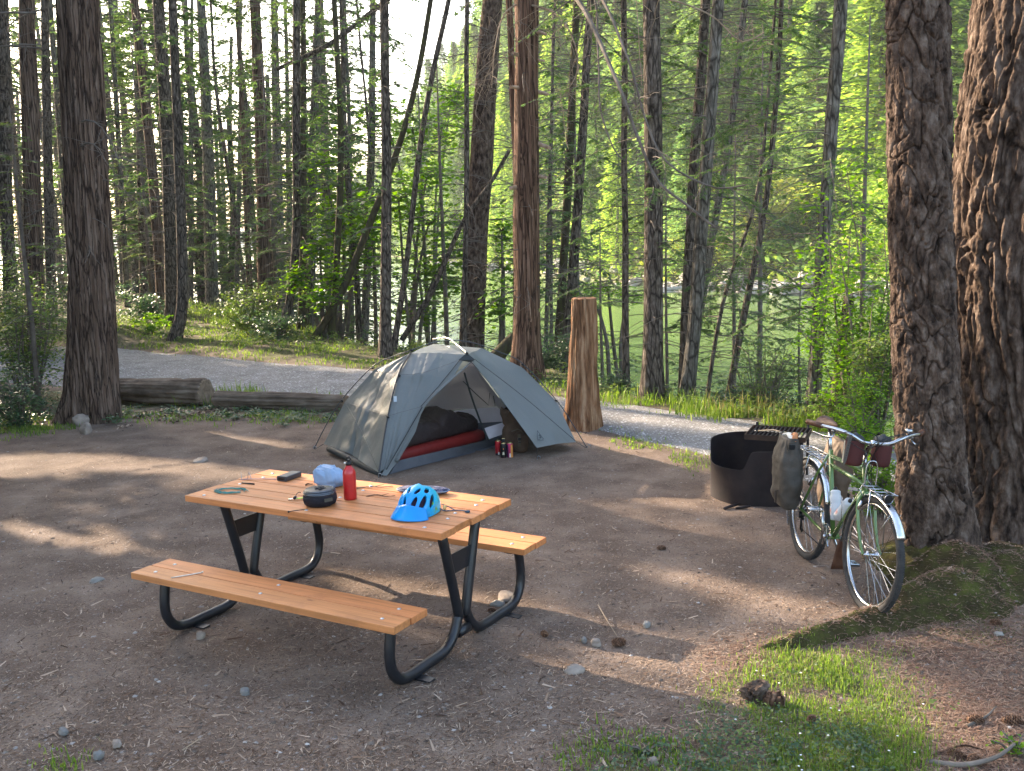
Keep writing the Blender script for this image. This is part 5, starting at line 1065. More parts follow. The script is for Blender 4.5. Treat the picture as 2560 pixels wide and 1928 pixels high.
def wheel(parent, loc, steer=0, hubr=.014, seed=1):
    rimb = MB(); torus(rimb, .298, .0115, .0105, 96, 10); w_ = rimb.build('wheel', mal, parent, smooth=True); w_.location = loc
    b = MB(); torus(b, .3235, .0225, .0215, 120, 14); ty = b.build('tyre', mru, w_, smooth=True)
    b = MB()
    for k in range(150):
        q = k*2*math.pi/150
        for s in (-1, 0, 1):
            an = s*.62+(.3 if k % 2 else -.3)*(s == 0); rr_ = .3235+.0225*math.cos(an); y = .0235*math.sin(an)
            c = np.array([rr_*math.cos(q), y, rr_*math.sin(q)]); b.box(c, (.005, .0065, .0065), M=np.array([[math.cos(q), 0, -math.sin(q)], [0, 1, 0], [math.sin(q), 0, math.cos(q)]]))
    b.build('tread', mru, w_)
    b = MB()
    for k in range(36):
        q = k*2*math.pi/36; s = 1 if k % 2 else -1; q2 = q + (1.15 if (k//2) % 2 else -1.15); h = np.array([.020*math.cos(q2), s*.030, .020*math.sin(q2)]); e = np.array([.292*math.cos(q), 0, .292*math.sin(q)]); b.tube([h, e], .0010, n=4)
    b.build('spokes', mch, w_)
    b = MB(); Mx = np.array([[1, 0, 0], [0, 0, 1], [0, 1, 0]])
    b.lathe([(.004, -.055), (.009, -.05), (.009, -.038), (.024, -.034), (.024, -.030), (hubr, -.024), (hubr*.8, 0), (hubr, .024), (.024, .030), (.024, .034), (.009, .038), (.009, .05), (.004, .055)], 20, (0, 0, 0), M=Mx); b.build('hub', mch, w_, smooth=True)
    return w_
STEER = Matrix.Translation(Vector((HTb[0], 0, HTb[2]))) @ Matrix.Rotation(R_(3), 4, Vector((HTt-HTb).tolist()).normalized()) @ Matrix.Translation(Vector((-HTb[0], 0, -HTb[2])))
wr_ = wheel(BK, (0, 0, WR)); wf_ = wheel(BK, (0, 0, 0)); wf_.matrix_basis = STEER @ Matrix.Translation(Vector((WB, 0, WR)))
def bpart(name, b, m, st=False, smooth=True):
    o = b.build(name, m, BK, smooth=smooth)
    if st: o.matrix_basis = STEER
    return o
b = MB(); ra = np.array([0, 0, WR])
tt2 = np.array([.285, 0, .725])
b.tube([BBp, STt+[-.005, 0, .015]], .0155, n=14); b.tube([STt+[.008, 0, -.02], HTt+[.004, 0, -.02]], .0145, n=14); b.tube([tt2, (HTb*.75+HTt*.25)], .0135, n=14)
b.tube([BBp, HTb+[.0, 0, .025]], .0175, n=14); b.tube([HTb-[-.006, 0, .02], HTt+[-.004, 0, .012]], .019, n=16)
for s in (-1, 1):
    b.tube(catmull([BBp+[-.01, s*.018, 0], [.30, s*.035, .295], [.03, s*.062, .345], [0, s*.064, .345]], 4), .0105, n=10); b.tube([STt+[-.005, s*.012, -.02], [.17, s*.040, .63], [.02, s*.060, .36], [0, s*.064, .345]], .0085, n=10)
b.lathe([(.021, -.035), (.021, .035)], 18, BBp, M=np.array([[1, 0, 0], [0, 0, 1], [0, 1, 0]])); bpart('frame', b, mgn)
b = MB()
b.tube([HTb+[-.002, 0, -.0], HTb+[.012, 0, -.03]], .022, n=14)
for s in (-1, 1): b.tube(catmull([HTb+[.010, s*.022, -.018], [.855, s*.052, .62], [.895, s*.054, .50], [.955, s*.054, .39], [WB, s*.055, WR]], 5), np.linspace(.014, .0075, 21), n=10)
bpart('fork', b, mgn, True)
b = MB(); b.tube([STt+[0, 0, -.02], STt+[-.062, 0, .150]], .0135, n=12); bpart('seatpost', b, mal)
def sad(D):
    u = D[..., 0]; wd = np.interp(u, [-1, -.55, .1, 1], [.62, 1.0, .42, .22]); P = np.stack([u*.135, D[..., 1]*.085*wd, D[..., 2]*.026], -1); P[..., 2] -= .035*np.abs(D[..., 1])**2*wd - .012*(u < -.5); return P+np.array([STt[0]-.075, 0, STt[2]+.185])
b = MB(); b.grid(blob(sad, 40, 20), closeu=True); bpart('saddle', b, mle)
# bar, stem (swept back bar)
CL = np.array([.862, 0, .985]); b = MB(); b.tube([HTt, HTt+[-.022, 0, .085]], .012, n=12); b.tube([HTt+[-.022, 0, .080], HTt+[.0, 0, .125], CL], .013, n=12); b.lathe([(.019, -.022), (.019, .022)], 16, CL, M=np.array([[1, 0, 0], [0, 0, 1], [0, 1, 0]])); bpart('stem', b, mal, True)
half = [(0, 0), (.0, .06), (-.012, .10), (-.045, .17), (-.095, .235), (-.16, .275)]
hb = []
for s in (-1, 1):
    pass
pts = [np.array([CL[0]+.0-x_*0+hx, s_, CL[2]+zz]) for hx, s_, zz in ((-.215, -.345, .062), (-.12, -.295, .062), (-.05, -.225, .060), (.015, -.15, .045), (.02, -.09, .012), (0, -.045, 0), (0, .045, 0), (.02, .09, .012), (.015, .15, .045), (-.05, .225, .060), (-.12, .295, .062), (-.215, .345, .062)) for x_ in (0,)]
BARR = STEER @ Matrix.Translation(Vector(CL.tolist())) @ Matrix.Rotation(R_(-11), 4, 'Z') @ Matrix.Translation(Vector((-CL).tolist()))
b = MB(); b.tube(catmull(pts, 6), .0115, n=12); bpart('handlebar', b, mch, True).matrix_basis = BARR
for s in (-1, 1):
    b = MB(); b.tube([CL+[-.110, s*.289, .062], CL+[-.165, s*.317, .062], CL+[-.225, s*.350, .062]], [.0165, .0175, .0165], n=14); bpart('grip', b, mle, True).matrix_basis = BARR
    b = MB(); b.tube([CL+[-.075, s*.235, .060], CL+[-.062, s*.228, .035]], .014, n=10); b.tube(catmull([CL+[-.06, s*.225, .035], CL+[-.03, s*.245, .012], CL+[-.10, s*.285, .005], CL+[-.175, s*.325, .012]], 5), .006, n=8, flat=.5); bpart('brake_lever', b, mch, True).matrix_basis = BARR
b = MB(); b.lathe([(.010, 0), (.020, .004), (.024, .016), (.020, .026), (.006, .030)], 18, CL+[-.035, .20, .072]); bpart('bell', b, mch, True).matrix_basis = BARR
b = MB()
for q in ([(-.06, .225, .035), (.06, .14, .075), (.05, .03, .02), (-.02, .01, -.10), (-.01, .02, -.26)], [(-.06, -.225, .035), (.08, -.13, .085), (.07, -.02, .04), (.0, -.01, -.12), (-.03, -.01, -.22)], [(-.05, -.20, .03), (.02, -.10, -.03), (.0, .02, -.09), (-.06, .02, -.20)], [(-.05, .20, .05), (.09, .07, .07), (.08, -.06, .0), (-.05, -.03, -.16)]): b.tube(catmull([CL+np.array(k) for k in q], 6), .0026, n=6)
bpart('brake_cables', b, mk, True)
# mudguards
def guard(name, c, a0, a1, st, R1=.362):
    b = MB(); rows = []
    for q in np.linspace(R_(a0), R_(a1), 50):
        rows.append([(c[0]+(R1-.012*(abs(w_)/.028)**2)*math.cos(q), w_, c[2]+(R1-.012*(abs(w_)/.028)**2)*math.sin(q)) for w_ in np.linspace(-.028, .028, 9)])
    b.grid(rows); o = bpart(name, b, mat('guard', ((.62, .64, .67), (.78, .80, .83)), scale=60, rough=.2, metal=1, bump=.6, bscale=90, bdist=.003), st); md = o.modifiers.new('s', 'SOLIDIFY'); md.thickness = .0015
guard('mudguard', ra, 20, 215, False); guard('mudguard', FA_, 32, 185, True)
b = MB()
for s in (-1, 1):
    b.tube([FA_+[0, s*.055, 0], FA_+[-.355, s*.030, -.0]], .0022, n=5); b.tube([FA_+[0, s*.055, 0], FA_+[.20, s*.030, .30]], .0018, n=5)
bpart('mudguard_stays', b, mch, True)
b = MB()
for s in (-1, 1): b.tube([ra+[0, s*.06, 0], ra+[-.32, s*.03, -.16]], .0022, n=5)
bpart('mudguard_stays', b, mch)
b = MB()   # leather flap below the front guard
b.grid([[(FA_[0]-.362-.02*q, w_*(1+.5*q), FA_[2]-.02-.20*q) for w_ in np.linspace(-.035, .035, 5)] for q in np.linspace(0, 1, 6)]); o = bpart('mud_flap', b, mle, True); md = o.modifiers.new('s', 'SOLIDIFY'); md.thickness = .003
# crankset
Mx = np.array([[1, 0, 0], [0, 0, 1], [0, 1, 0]])
b = MB(); y = -.048
for r_o, r_i in ((.088, .080), (.066, .059)):
    q = np.linspace(0, 2*math.pi, 89); rr_ = np.where(np.arange(89) % 2, r_o, r_o-.004); b.grid([np.stack([BBp[0]+rr_*np.cos(q), q*0+y, BBp[2]+rr_*np.sin(q)], -1), np.stack([BBp[0]+r_i*np.cos(q), q*0+y-.002, BBp[2]+r_i*np.sin(q)], -1)])
for k in range(5): q = k*2*math.pi/5+.4; b.tube([BBp+[0, y, 0], BBp+[.074*math.cos(q), y, .074*math.sin(q)]], [.011, .007], n=6)
bpart('chainring', b, mal, smooth=False)
ca_ = R_(100); dv = np.array([math.cos(ca_), 0, math.sin(ca_)])
b = MB(); b.tube([BBp+[0, -.062, 0], BBp+dv*.17+[0, -.075, 0]], [.017, .012], n=10); b.tube([BBp+[0, .055, 0], BBp-dv*.17+[0, .068, 0]], [.015, .011], n=10); b.lathe([(.020, -.07), (.020, -.05)], 14, BBp, M=Mx); bpart('crank', b, mal)
for s, e in ((-1, 1), (1, -1)):
    c = BBp+dv*.17*e+[0, s*.125, 0]; b = MB(); b.box(c+[.035, 0, 0], (.012, .085, .018), ch=.003); b.box(c+[-.035, 0, 0], (.012, .085, .018), ch=.003); b.box(c+[0, s*.042, 0], (.075, .008, .014)); b.box(c+[0, -s*.038, 0], (.075, .008, .014)); b.tube([c-[0, s*.05, 0], c+[0, s*.035, 0]], .009, n=8)
    o = bpart('pedal', b, mch)
b = MB()
for r_, y_ in ((.052, -.040), (.044, -.035), (.036, -.030), (.028, -.026)): torus_ = circ(r_, ra, 40, y_); b.tube(torus_, .0025, n=5)
bpart('sprockets', b, mdk)
b = MB(); b.tube([BBp+[0, -.050, .086], ra+[0, -.038, .046]], .0035, n=5, flat=1); b.tube([BBp+[0, -.050, -.086], [.03, -.038, .20], [.0, -.038, .235]], .0035, n=5); bpart('chain', b, mdk)
b = MB(); b.tube([ra+[.01, -.06, -.02], ra+[.025, -.06, -.06]], .014, n=8); b.tube([ra+[.025, -.055, -.055], ra+[.018, -.05, -.145]], .007, n=8, flat=.6)
for z_ in (-.06, -.145): b.lathe([(.017, -.004), (.017, .004)], 14, ra+[.022, -.045, z_], M=Mx)
bpart('rear_derailleur', b, mdk)
b = MB(); b.tube([BBp+[-.07, .0, -.01], BBp+[-.06, .03, -.02], BBp+[-.03, .14, -.27]], [.010, .009, .008], n=8); bpart('kickstand', b, mal)
# rear rack
b = MB(); zt = .745
for s in (-1, 1):
    b.tube(catmull([[.22, s*.045, zt], [.16, s*.06, zt], [-.14, s*.06, zt], [-.19, s*.03, zt]], 4), .005, n=8)
    b.tube([[-.10, s*.06, zt], [-.02, s*.085, .45], [0, s*.075, .36]], .0045, n=8); b.tube([[.06, s*.06, zt], [.0, s*.085, .45]], .0045, n=8)
b.tube([[-.19, -.03, zt], [-.19, .03, zt]], .005, n=8)
for x_ in (.16, .08, 0, -.08, -.14): b.tube([[x_, -.06, zt], [x_, .06, zt]], .004, n=6)
for y_ in (-.02, .02): b.tube([[.22, y_, zt], [-.16, y_, zt]], .004, n=6)
b.tube([[.22, -.045, zt], [.245, 0, .70], [.22, .045, zt]], .004, n=6); bpart('rear_rack', b, mch)
# front rack with hoop, lamp
b = MB(); z_ = FA_[2]+.385; x0 = FA_[0]
for s in (-1, 1):
    b.tube([[x0-.13, s*.045, z_], [x0+.10, s*.055, z_]], .004, n=8); b.tube([[x0-.02, s*.05, z_], [x0-.0, s*.06, FA_[2]+.05]], .004, n=6)
for x_ in (-.12, -.05, .02, .10): b.tube([[x0+x_, -.05, z_], [x0+x_, .05, z_]], .004, n=6)
b.tube(catmull([[x0-.125, -.035, z_], [x0-.13, -.035, z_+.10], [x0-.13, -.02, z_+.145], [x0-.13, .02, z_+.145], [x0-.13, .035, z_+.10], [x0-.125, .035, z_]], 5), .0045, n=8); bpart('front_rack', b, mch, True)
My = np.array([[0, 0, 1], [0, 1, 0], [-1, 0, 0]]); c = np.array([x0+.125, -.02, z_-.012])
b = MB(); b.lathe([(.010, -.03), (.026, -.015), (.031, .008), (.031, .014), (.027, .015)], 24, c, M=My); bpart('front_lamp', b, mk, True)
b = MB(); b.lathe([(.0, .0105), (.022, .010), (.027, .0155), (.029, .017), (.027, .019)], 24, c, M=My, cap=False); bpart('lamp_reflector', b, mch, True)
b = MB()
for s in (-1, 1): b.tube([[HTb[0]+.06, s*.045, .64], [HTb[0]+.035, s*.06, .56]], .009, n=8); b.tube([[HTb[0]+.055, s*.03, .66], [HTb[0]+.02, s*.05, .70], [HTb[0], 0, .76]], .003, n=5)
bpart('front_brake', b, mch, True)
b = MB()
for s in (-1, 1): b.tube([[.14, s*.045, .60], [.11, s*.06, .54]], .009, n=8)
bpart('rear_brake', b, mch)
for tb, c_ in ((STt*.28+BBp*.72, np.array([.052, 0, .02])), (HTb*.48+BBp*.52, np.array([-.03, 0, .050]))):
    b = MB(); 
    for s in (-1, 1): b.tube([tb+c_*.3+[0, s*.036, -.05], tb+c_+[0, s*.036, .06]], .0025, n=5)
    bpart('bottle_cage', b, mch)
# frame badge
# --- carried things (top level)
def onbike(o, st=False): o.matrix_world = BKM @ (STEER if st else Matrix.Identity(4)) @ o.matrix_world; return o
mwx = mat('waxed', ((.040, .036, .031), (.078, .068, .056)), scale=7, rough=.7, bump=.6, bscale=14, bdist=.01, sheen=.2)
mwx2 = mat('waxedbrown', ((.075, .048, .03), (.13, .09, .06)), scale=7, rough=.75, bump=.6, bscale=14, bdist=.01)
def pannier(label, s, m, seed, y0=.155, flap=False):
    t = empty('pannier'); tag(t, label, 'pannier')
    n = 64; a = np.arange(n)*2*math.pi/n; rows = []
    for z in np.linspace(0, 1, 44):
        bul = np.interp(z, [0, .04, .14, .45, .72, .86, 1], [.35, .78, .92, 1.02, .98, .92, .86]); thk = np.interp(z, [0, .05, .2, .6, .85, 1], [.2, .6, .92, 1, .78, .50])
        c, q = np.cos(a), np.sin(a); X = np.sign(c)*np.abs(c)**.7*.155*bul; Yv = np.sign(q)*np.abs(q)**.75*.088*thk
        P = np.stack([X, Yv, a*0+z*.50], -1); 
        N_ = .020*(1-np.abs(vnoise(np.stack([X*26, Yv*26, a*0+z*2.4], -1), seed)))**4*(z > .62)*((z-.5)*2) ; wv = .012*fbm(P*11, 3, seed+2)
        P[:, :2] *= (1-N_/.12+wv/.12)[:, None]; P[:, 2] += (.018*vnoise(np.stack([X*12, Yv*12, a*0+seed], -1), 3) if z > .9 else 0)
        rows.append(P)
    b = MB(); b.grid(rows, closeu=True); b.f.append(list(range(43*n, 44*n))); b.m.append(0); b.f.append(list(range(n-1, -1, -1))); b.m.append(0); bg = b.build('bag', m, t, smooth=True)
    b = MB(); b.tube(catmull([(.095, s*.02, .50), (.10, s*.035, .46), (.105, s*.04, .43)], 3), .012, n=6, flat=.5); b.box((.115, s*.02, .455), (.03, .04, .035), ch=.004); b.box((.06, s*.095, .10), (.028, .006, .085)); b.build('strap', mk, t)
    t.matrix_world = Matrix.Translation((-.03, s*y0, .335)) @ Matrix.Rotation(R_(-3*s), 4, 'X') ; return t
pn = pannier('grey brown waxed roll top pannier on the near side of the bicycle rear rack', -1, mwx, 5); 
b = MB(); b.tube(catmull([(-.08, 0, .50), (-.03, .01, .515), (.04, 0, .51), (.085, .0, .50)], 4), .022, n=8, flat=.5); b.build('white_lining', mat('lining', ((.55, .55, .52),), rough=.8), pn, smooth=True)
b = MB(); b.tube(catmull([(-.0, .02, .505), (.05, .02, .535), (.095, .01, .53), (.105, .0, .49)], 4), .018, n=8, flat=.45); b.build('orange_edge', mat('orngl', ((.45, .19, .08),), rough=.7), pn, smooth=True)
onbike(pn); onbike(pannier('brown waxed pannier on the far side of the bicycle rear rack', 1, mwx2, 9))
def bottle(label, p, d, h=.20):
    t = empty('water_bottle'); tag(t, label, 'bottle'); b = MB(); b.lathe([(.030, 0), (.0355, .005), (.036, .09), (.0325, .10), (.0325, .112), (.036, .12), (.036, .15), (.031, .165), (.0315, .168), (.0315, .185), (.022, .192)], 28); b.build('flask', mat('clearplastic', ((.62, .66, .70),), rough=.35, trans=.35, tcol=(.7, .75, .8)), t, smooth=True)
    b = MB(); b.lathe([(.012, .19), (.013, .205), (.009, .212)], 16); b.build('nozzle', mk, t, smooth=True)
    a = np.linspace(-.6, .6, 10)-1.9; b = MB(); b.grid([np.stack([.0366*np.cos(a), .0366*np.sin(a), a*0+z], -1) for z in (.03, .075)]); b.build('printed_label', mat('blabel', ((.5, .13, .08), (.75, .75, .76)), scale=45, detail=1, rough=.5), t, smooth=True)
    q = Vector((0, 0, 1)).rotation_difference(Vector(d).normalized()); t.matrix_world = Matrix.Translation(Vector(p)) @ q.to_matrix().to_4x4(); return t
dS = (STt-BBp); dD = (HTb-BBp); dS/=np.linalg.norm(dS); dD /= np.linalg.norm(dD)
onbike(bottle('clear water bottle on the seat tube of the bicycle, further from the front wheel', (BBp+dS*.10+np.array([.055, 0, .02])).tolist(), dS.tolist()))
onbike(bottle('clear water bottle with black nozzle on the bicycle down tube, nearer the front wheel', (BBp+dD*.13+np.array([-.035, 0, .052])).tolist(), dD.tolist()))
mb1 = mat('maroon', ((.055, .014, .014), (.085, .022, .02)), scale=10, rough=.7, bump=.4, bscale=40, bdist=.004)
for y_, lab in ((-.085, 'maroon handlebar pouch with a pale stripe of blue triangles, nearer the pannier side'), (.090, 'plain maroon handlebar pouch with black drawcord top, nearer the fir')):
    t = empty('handlebar_pouch'); tag(t, lab, 'pouch'); b = MB()
    b.lathe([(.048, 0), (.060, .008), (.066, .03), (.068, .12), (.066, .165), (.060, .175)], 32); b.build('bag', mb1, t, smooth=True)
    b = MB(); b.lathe([(.061, .172), (.058, .19), (.045, .205), (.020, .212), (.012, .222)], 32); b.build('drawcord_top', mat('blkfab', ((.02, .022, .026), (.05, .055, .06)), scale=20, rough=.6, bump=.6, bscale=30), t, smooth=True)
    if y_ < 0:
        a = np.linspace(-.42, .42, 10)-math.pi*.5-.38; b = MB(); b.grid([np.stack([.0688*np.cos(a), .0688*np.sin(a), a*0+z], -1) for z in np.linspace(.012, .165, 5)]); b.build('pale_panel', mat('palep', ((.38, .36, .30),), rough=.8), t, smooth=True)
        for zc in (.075, .115):
            c = math.pi*-.5-.38; pts = []
            for du, dz in ((-.30, -.016), (.30, -.016), (.0, .022)): q = c+du; pts.append((.0700*math.cos(q), .0700*math.sin(q), zc+dz))
            b = MB(); b.add(pts, [(0, 1, 2)]); b.build('blue_triangle', mat('bluet', ((.03, .12, .27),), rough=.7), t)
    b = MB(); b.tube([(-.07, 0, .15), (-.08, 0, .19), (-.06, 0, .22)], .010, n=6, flat=.5); b.build('strap', mk, t)
    t.matrix_world = Matrix.Translation((CL[0]-.075, y_, CL[2]-.150)) @ Matrix.Scale(.88, 4); onbike(t, True)
t = empty('rubber_strap'); tag(t, 'perforated grey rubber strap dangling from the handlebar of the bicycle', 'strap'); b = MB(); b.grid([[(w_, 0, -z*.20) for w_ in (-.011*(1-max(0, z-.8)*4), .011*(1-max(0, z-.8)*4))] for z in np.linspace(0, 1, 12)]); o = b.build('band', mat('rstrap', ((.10, .09, .08),), rough=.8), t); md = o.modifiers.new('s', 'SOLIDIFY'); md.thickness = .003
b = MB()
for k in range(9): b.box((0, -.0025, -.02-.016*k), (.006, .001, .006))
b.build('holes', mk, t); t.matrix_world = Matrix.Translation((CL[0]+.0, -.155, CL[2]+.045)) @ Matrix.Rotation(R_(12), 4, 'Y') @ Matrix.Rotation(R_(90), 4, 'Z'); onbike(t, True)
# ================================================================== LOGS, STONES, POST
def log(label, A_, B_, r0, r1, m, seed, rough=.02, name='fallen_log', holes=()):
    A_, B_ = np.array(A_, float), np.array(B_, float); root = (A_+B_)/2; root[2] = 0; t = thing(name, label, 'log', root); L_ = np.linalg.norm(B_-A_); d = (B_-A_)/L_; u = np.cross(d, UPV); u /= np.linalg.norm(u); w_ = np.cross(u, d)
    n = 72; a = np.arange(n)*2*math.pi/n; rows = []; K_ = 120
    for s in np.linspace(0, 1, K_):
        S = np.stack([np.cos(a)*2.2, np.sin(a)*2.2, a*0+s*L_*.9], -1)
        r = (r0*(1-s)+r1*s)*(1+.08*vnoise(S, seed))+rough*fbm(S*np.array([4, 4, 1.2]), 4, seed+1) - rough*1.2*(1-np.abs(vnoise(np.stack([a*5, a*0+s*L_*.8, a*0], -1), seed+3)))**5
        r = r*(1 if 0 < s < 1 else .93); rows.append(A_+d*L_*s + np.outer(np.cos(a)*r, u)+np.outer(np.sin(a)*r, w_)-root)
    b = MB(); b.grid(rows, closeu=True); b.build('trunk', m, t, smooth=True)
    for e, nm in ((rows[0], 0), (rows[-1], 1)):
        c = e.mean(0); b = MB(); b.grid([e, c+(e-c)*.96+d*(.012 if nm else -.012), c+(e-c)*.5+d*(.016 if nm else -.016), c+(e-c)*.02], closeu=True); b.build('cut_end', M['cutwood'], t)
    if holes:
        b = MB()
        for s, ang in holes: p = A_+d*L_*s+(u*math.cos(ang)+w_*math.sin(ang))*(r0*(1-s)+r1*s)*.99-root; b.lathe([(.028, -.02), (.034, .004), (.02, .007), (.0, -.03)], 14, p, M=np.array([u, d, w_]).T @ np.array([[1, 0, 0], [0, 0, 1], [0, -1, 0]]), cap=False)
        b.build('knot_holes', mk, t)
M['cutwood'] = mat('cutwood', ((.10, .07, .045), (.24, .175, .12)), scale=20, detail=6, rough=.9)
M['logbark'] = mat('logbark', ((.05, .036, .026), (.14, .105, .078), (.26, .21, .165)), scale=7, detail=8, rough=.95, stretch=(.35, .35, 1), bump=.9, bscale=14, bdist=.02, spec=.1)
log('thick rough log lying behind the big cedar beside the gravel road', G(195, 862)+[0, 0, .15], G(440, 879)+[0, .12, .185], .155, .190, M['logbark'], 4, .022)
log('thinner weathered log with round knot holes left of the tent', G(465, 886)+[0, .1, .13], G(745, 893)+[0, .1, .12], .12, .125, M['logbark'], 14, .014, holes=((.10, -2.5), (.27, -2.7), (.42, -2.75), (.62, -2.6)))
def stone(label, x, y, w_, h_, m, seed, name='stone', d=None, sink=.3, sq=.8, cat='stone', z=0, Y=None):
    p = G(x, y, z); s = FPX/KP/p[1]; W_, Hh_ = w_/s, h_/s; t_ = blob(lambda D: np.sign(D)*np.abs(D)**sq*np.array([W_/2, (d or W_*.7)/2, Hh_*.62])*(1+.24*fbm(D*1.8+seed, 3, seed))[..., None], 26, 16)
    q = np.array(p); q[1] += W_*.3; q[2] += Hh_*(.62-sink); b = MB(); b.grid(t_, closeu=True); o = b.build(name, m, None, smooth=True); o.location = q; o.rotation_euler = (0, 0, seed*1.3); tag(o, label, cat); return o
stone('pale angular rock at the foot of the big cedar, the front one of three', 182, 936, 26, 22, M['stone_warm'], 2, sq=.6)
stone('rounded grey rock leaning on the big cedar, left one of the back two', 170, 918, 34, 22, M['stone_warm'], 3, sq=.7)
stone('small flat rock on top of the back right at the big cedar', 192, 912, 26, 14, M['stone'], 4, sq=.7)
stone('round flat light stone in the dirt right of the table, the largest there', 1242, 1458, 42, 22, M['stone_warm'], 5, sink=.42)
stone('pale half buried slab behind the right bench leg', 1095, 1300, 58, 16, M['stone_warm'], 6, sink=.45)
stone('flat light stone just in front of the half buried pale slab', 1075, 1312, 34, 12, M['stone'], 7, sink=.4)
stone('broad flat pale stone in the dirt at the left of the near bench', 205, 1262, 34, 15, M['stone'], 8, sink=.45)
stone('smooth blue grey pebble in front of the near bench', 528, 1503, 26, 14, M['stone_blue'], 9, sink=.2)
stone('brown pebble in front of the left foot of the near bench', 432, 1382, 22, 16, M['pebble_brown'] if 'pebble_brown' in M else M['stone_warm'], 10, sink=.2)
stone('grey stone right of the two pine cones', 1262, 1390, 17, 14, M['stone_blue'], 11, sink=.2)
stone('whitish round stone beside the grey stone near the pine cones', 1288, 1396, 22, 15, M['stone_warm'], 12, sink=.2)
stone('grey stone at the dirt right of the table above the leaning twig', 1398, 1357, 22, 13, M['stone'], 13, sink=.2)
stone('sharp grey stone at the lower left of the dirt, upper one of a heap', 135, 1842-1842+1590, 22, 14, M['stone_blue'], 14, sink=.15, sq=.6)
stone('blue grey stone at the lower left corner area, lowest of the heap', 211, 1642, 24, 17, M['stone_blue'], 15, sink=.15)
stone('tan stone at the lower left behind the lowest blue grey one', 250, 1615, 28, 14, M['stone_warm'], 16, sink=.2)
stone('pale flat stone in the grass at the lower right edge of the dirt', 1412, 1655, 20, 18, M['stone_warm'], 17, sink=.2)
stone('flat stone between the tent and the big cedar, lit by the sun', 430, 1012-12, 40, 9, M['stone_warm'], 18, sink=.4)
stone('white flat stone under the mossy root at the right', 2160, 1376, 20, 10, M['stone'], 19, sink=.2)
# bark chunk in the grass
def chunk(label, x, y, w_, h_, m, seed, az):
    p = G(x, y); s = FPX/KP/p[1]; fn = lambda D: np.sign(D)*np.abs(D)**.55*np.array([w_/s/2, w_/s*.28, h_/s*.5])*(1+.30*fbm(D*2.4+seed, 4, seed))[..., None]
    b = MB(); b.grid(blob(fn, 40, 24), closeu=True); o = b.build('bark_chunk', m, None); o.location = p+[0, 0, h_/s*.35]; o.rotation_euler = (.15, -.1, az); tag(o, label, 'bark')
chunk('dark weathered chunk of bark lying in the lit grass, left piece', 1632, 1512, 66, 44, M['bark_fir'], 3, .5)
chunk('reddish chunk of rotten bark lying in the lit grass, right piece', 1672, 1522, 42, 34, M['bark_red'], 5, -.4)
# pine cones
mcone = mat('cone', ((.06, .028, .016), (.13, .065, .035), (.22, .13, .08)), island=1, rough=.8)
def cone(label, x, y, L_, az, tilt=1.45):
    p = G(x, y); vs = []; n = 90
    for k in range(n):
        f = k/n; q = k*2.39996; r = .5*math.sin(math.pi*(f*.86+.10))**.8*L_*.52; c = np.array([r*math.cos(q)*.75, r*math.sin(q)*.75, (f-.5)*L_]); o_ = np.array([math.cos(q), math.sin(q), .55]); o_ /= np.linalg.norm(o_); s_ = np.array([-math.sin(q), math.cos(q), 0]); l = L_*.15; w_ = L_*.12
        vs.append([c-s_*w_*.4, c+o_*l-s_*w_*.6, c+o_*l*1.15+s_*w_*.6, c+s_*w_*.4])
    me = quadmesh('pine_cone', np.array(vs), 4, mcone); o = mobj('pine_cone', me); o.location = p+[0, 0, L_*.26]; o.rotation_euler = (tilt, 0, az); md = o.modifiers.new('s', 'SOLIDIFY'); md.thickness = L_*.03
    tag(o, label, 'pine cone', 'pine cones on the ground')
cone('plump pine cone in the sunlit strip right of the table', 1176, 1374, .055, .4); cone('wide dark pine cone under the leaning twig right of the table', 1336, 1394, .075, 1.4); cone('small pine cone out on the dirt between the table and the fire ring', 1428, 1188, .06, 1.5)
cone('dark pine cone standing in the lit grass near the bark chunks', 1752, 1560, .055, .3, .7); cone('long pine cone on red needles near the right edge, left of the biggest one', 2106, 1563, .07, 1.5); cone('biggest pine cone at the right edge on red needles', 2186, 1568, .085, 1.4)
cone('dark pine cone in the lower right corner beside the curved root', 2065, 1640, .07, .8); cone('pine cone touching the other near the curved root in the lower right', 2100, 1648, .06, 2.2); cone('shaded pine cone at the right below the mossy hump', 2150, 1350, .06, 1.0); cone('pine cone under the far bench right frame', 1062, 1338-14, .05, 1.2)
def gstick(label, px, r, m='twig', zoff=.01, name='stick'):
    P = np.array([G(x, y)+[0, 0, zoff+dz] for x, y, dz in px]); root = P[0].copy(); b = MB(); q = catmull(P-root, 5); b.tube(q, np.linspace(r, r*.5, len(q)), n=6); o = b.build(name, M[m], None, smooth=True); o.location = root; tag(o, label, 'stick')
gstick('thin pale twig leaning over the wide pine cone', [(1292, 1320, .03), (1312, 1350, .015), (1338, 1385, 0)], .004, 'twig_pale')
gstick('curved thick weathered root or branch in the lower right corner', [(2000, 1650, 0), (2080, 1662, .01), (2150, 1655, .03), (2190, 1636, .05)], .014, 'twig')
gstick('stick on the red needles between the pine cones at the right', [(2090, 1572, 0), (2130, 1556, .01), (2150, 1540, .02)], .008, 'twig'); gstick('straight stick in the needles left of the curved root', [(2010, 1640, 0), (2075, 1620, .01), (2130, 1626, 0)], .006, 'bark_red')
gstick('short pale stick lying in the dirt at the lower left', [(395, 1625, 0), (435, 1600, .004)], .004, 'twig_pale'); gstick('dark twig arching on the dirt behind the near bench', [(660, 1240-30, 0), (700, 1206, .03), (735, 1200, .0)], .004)
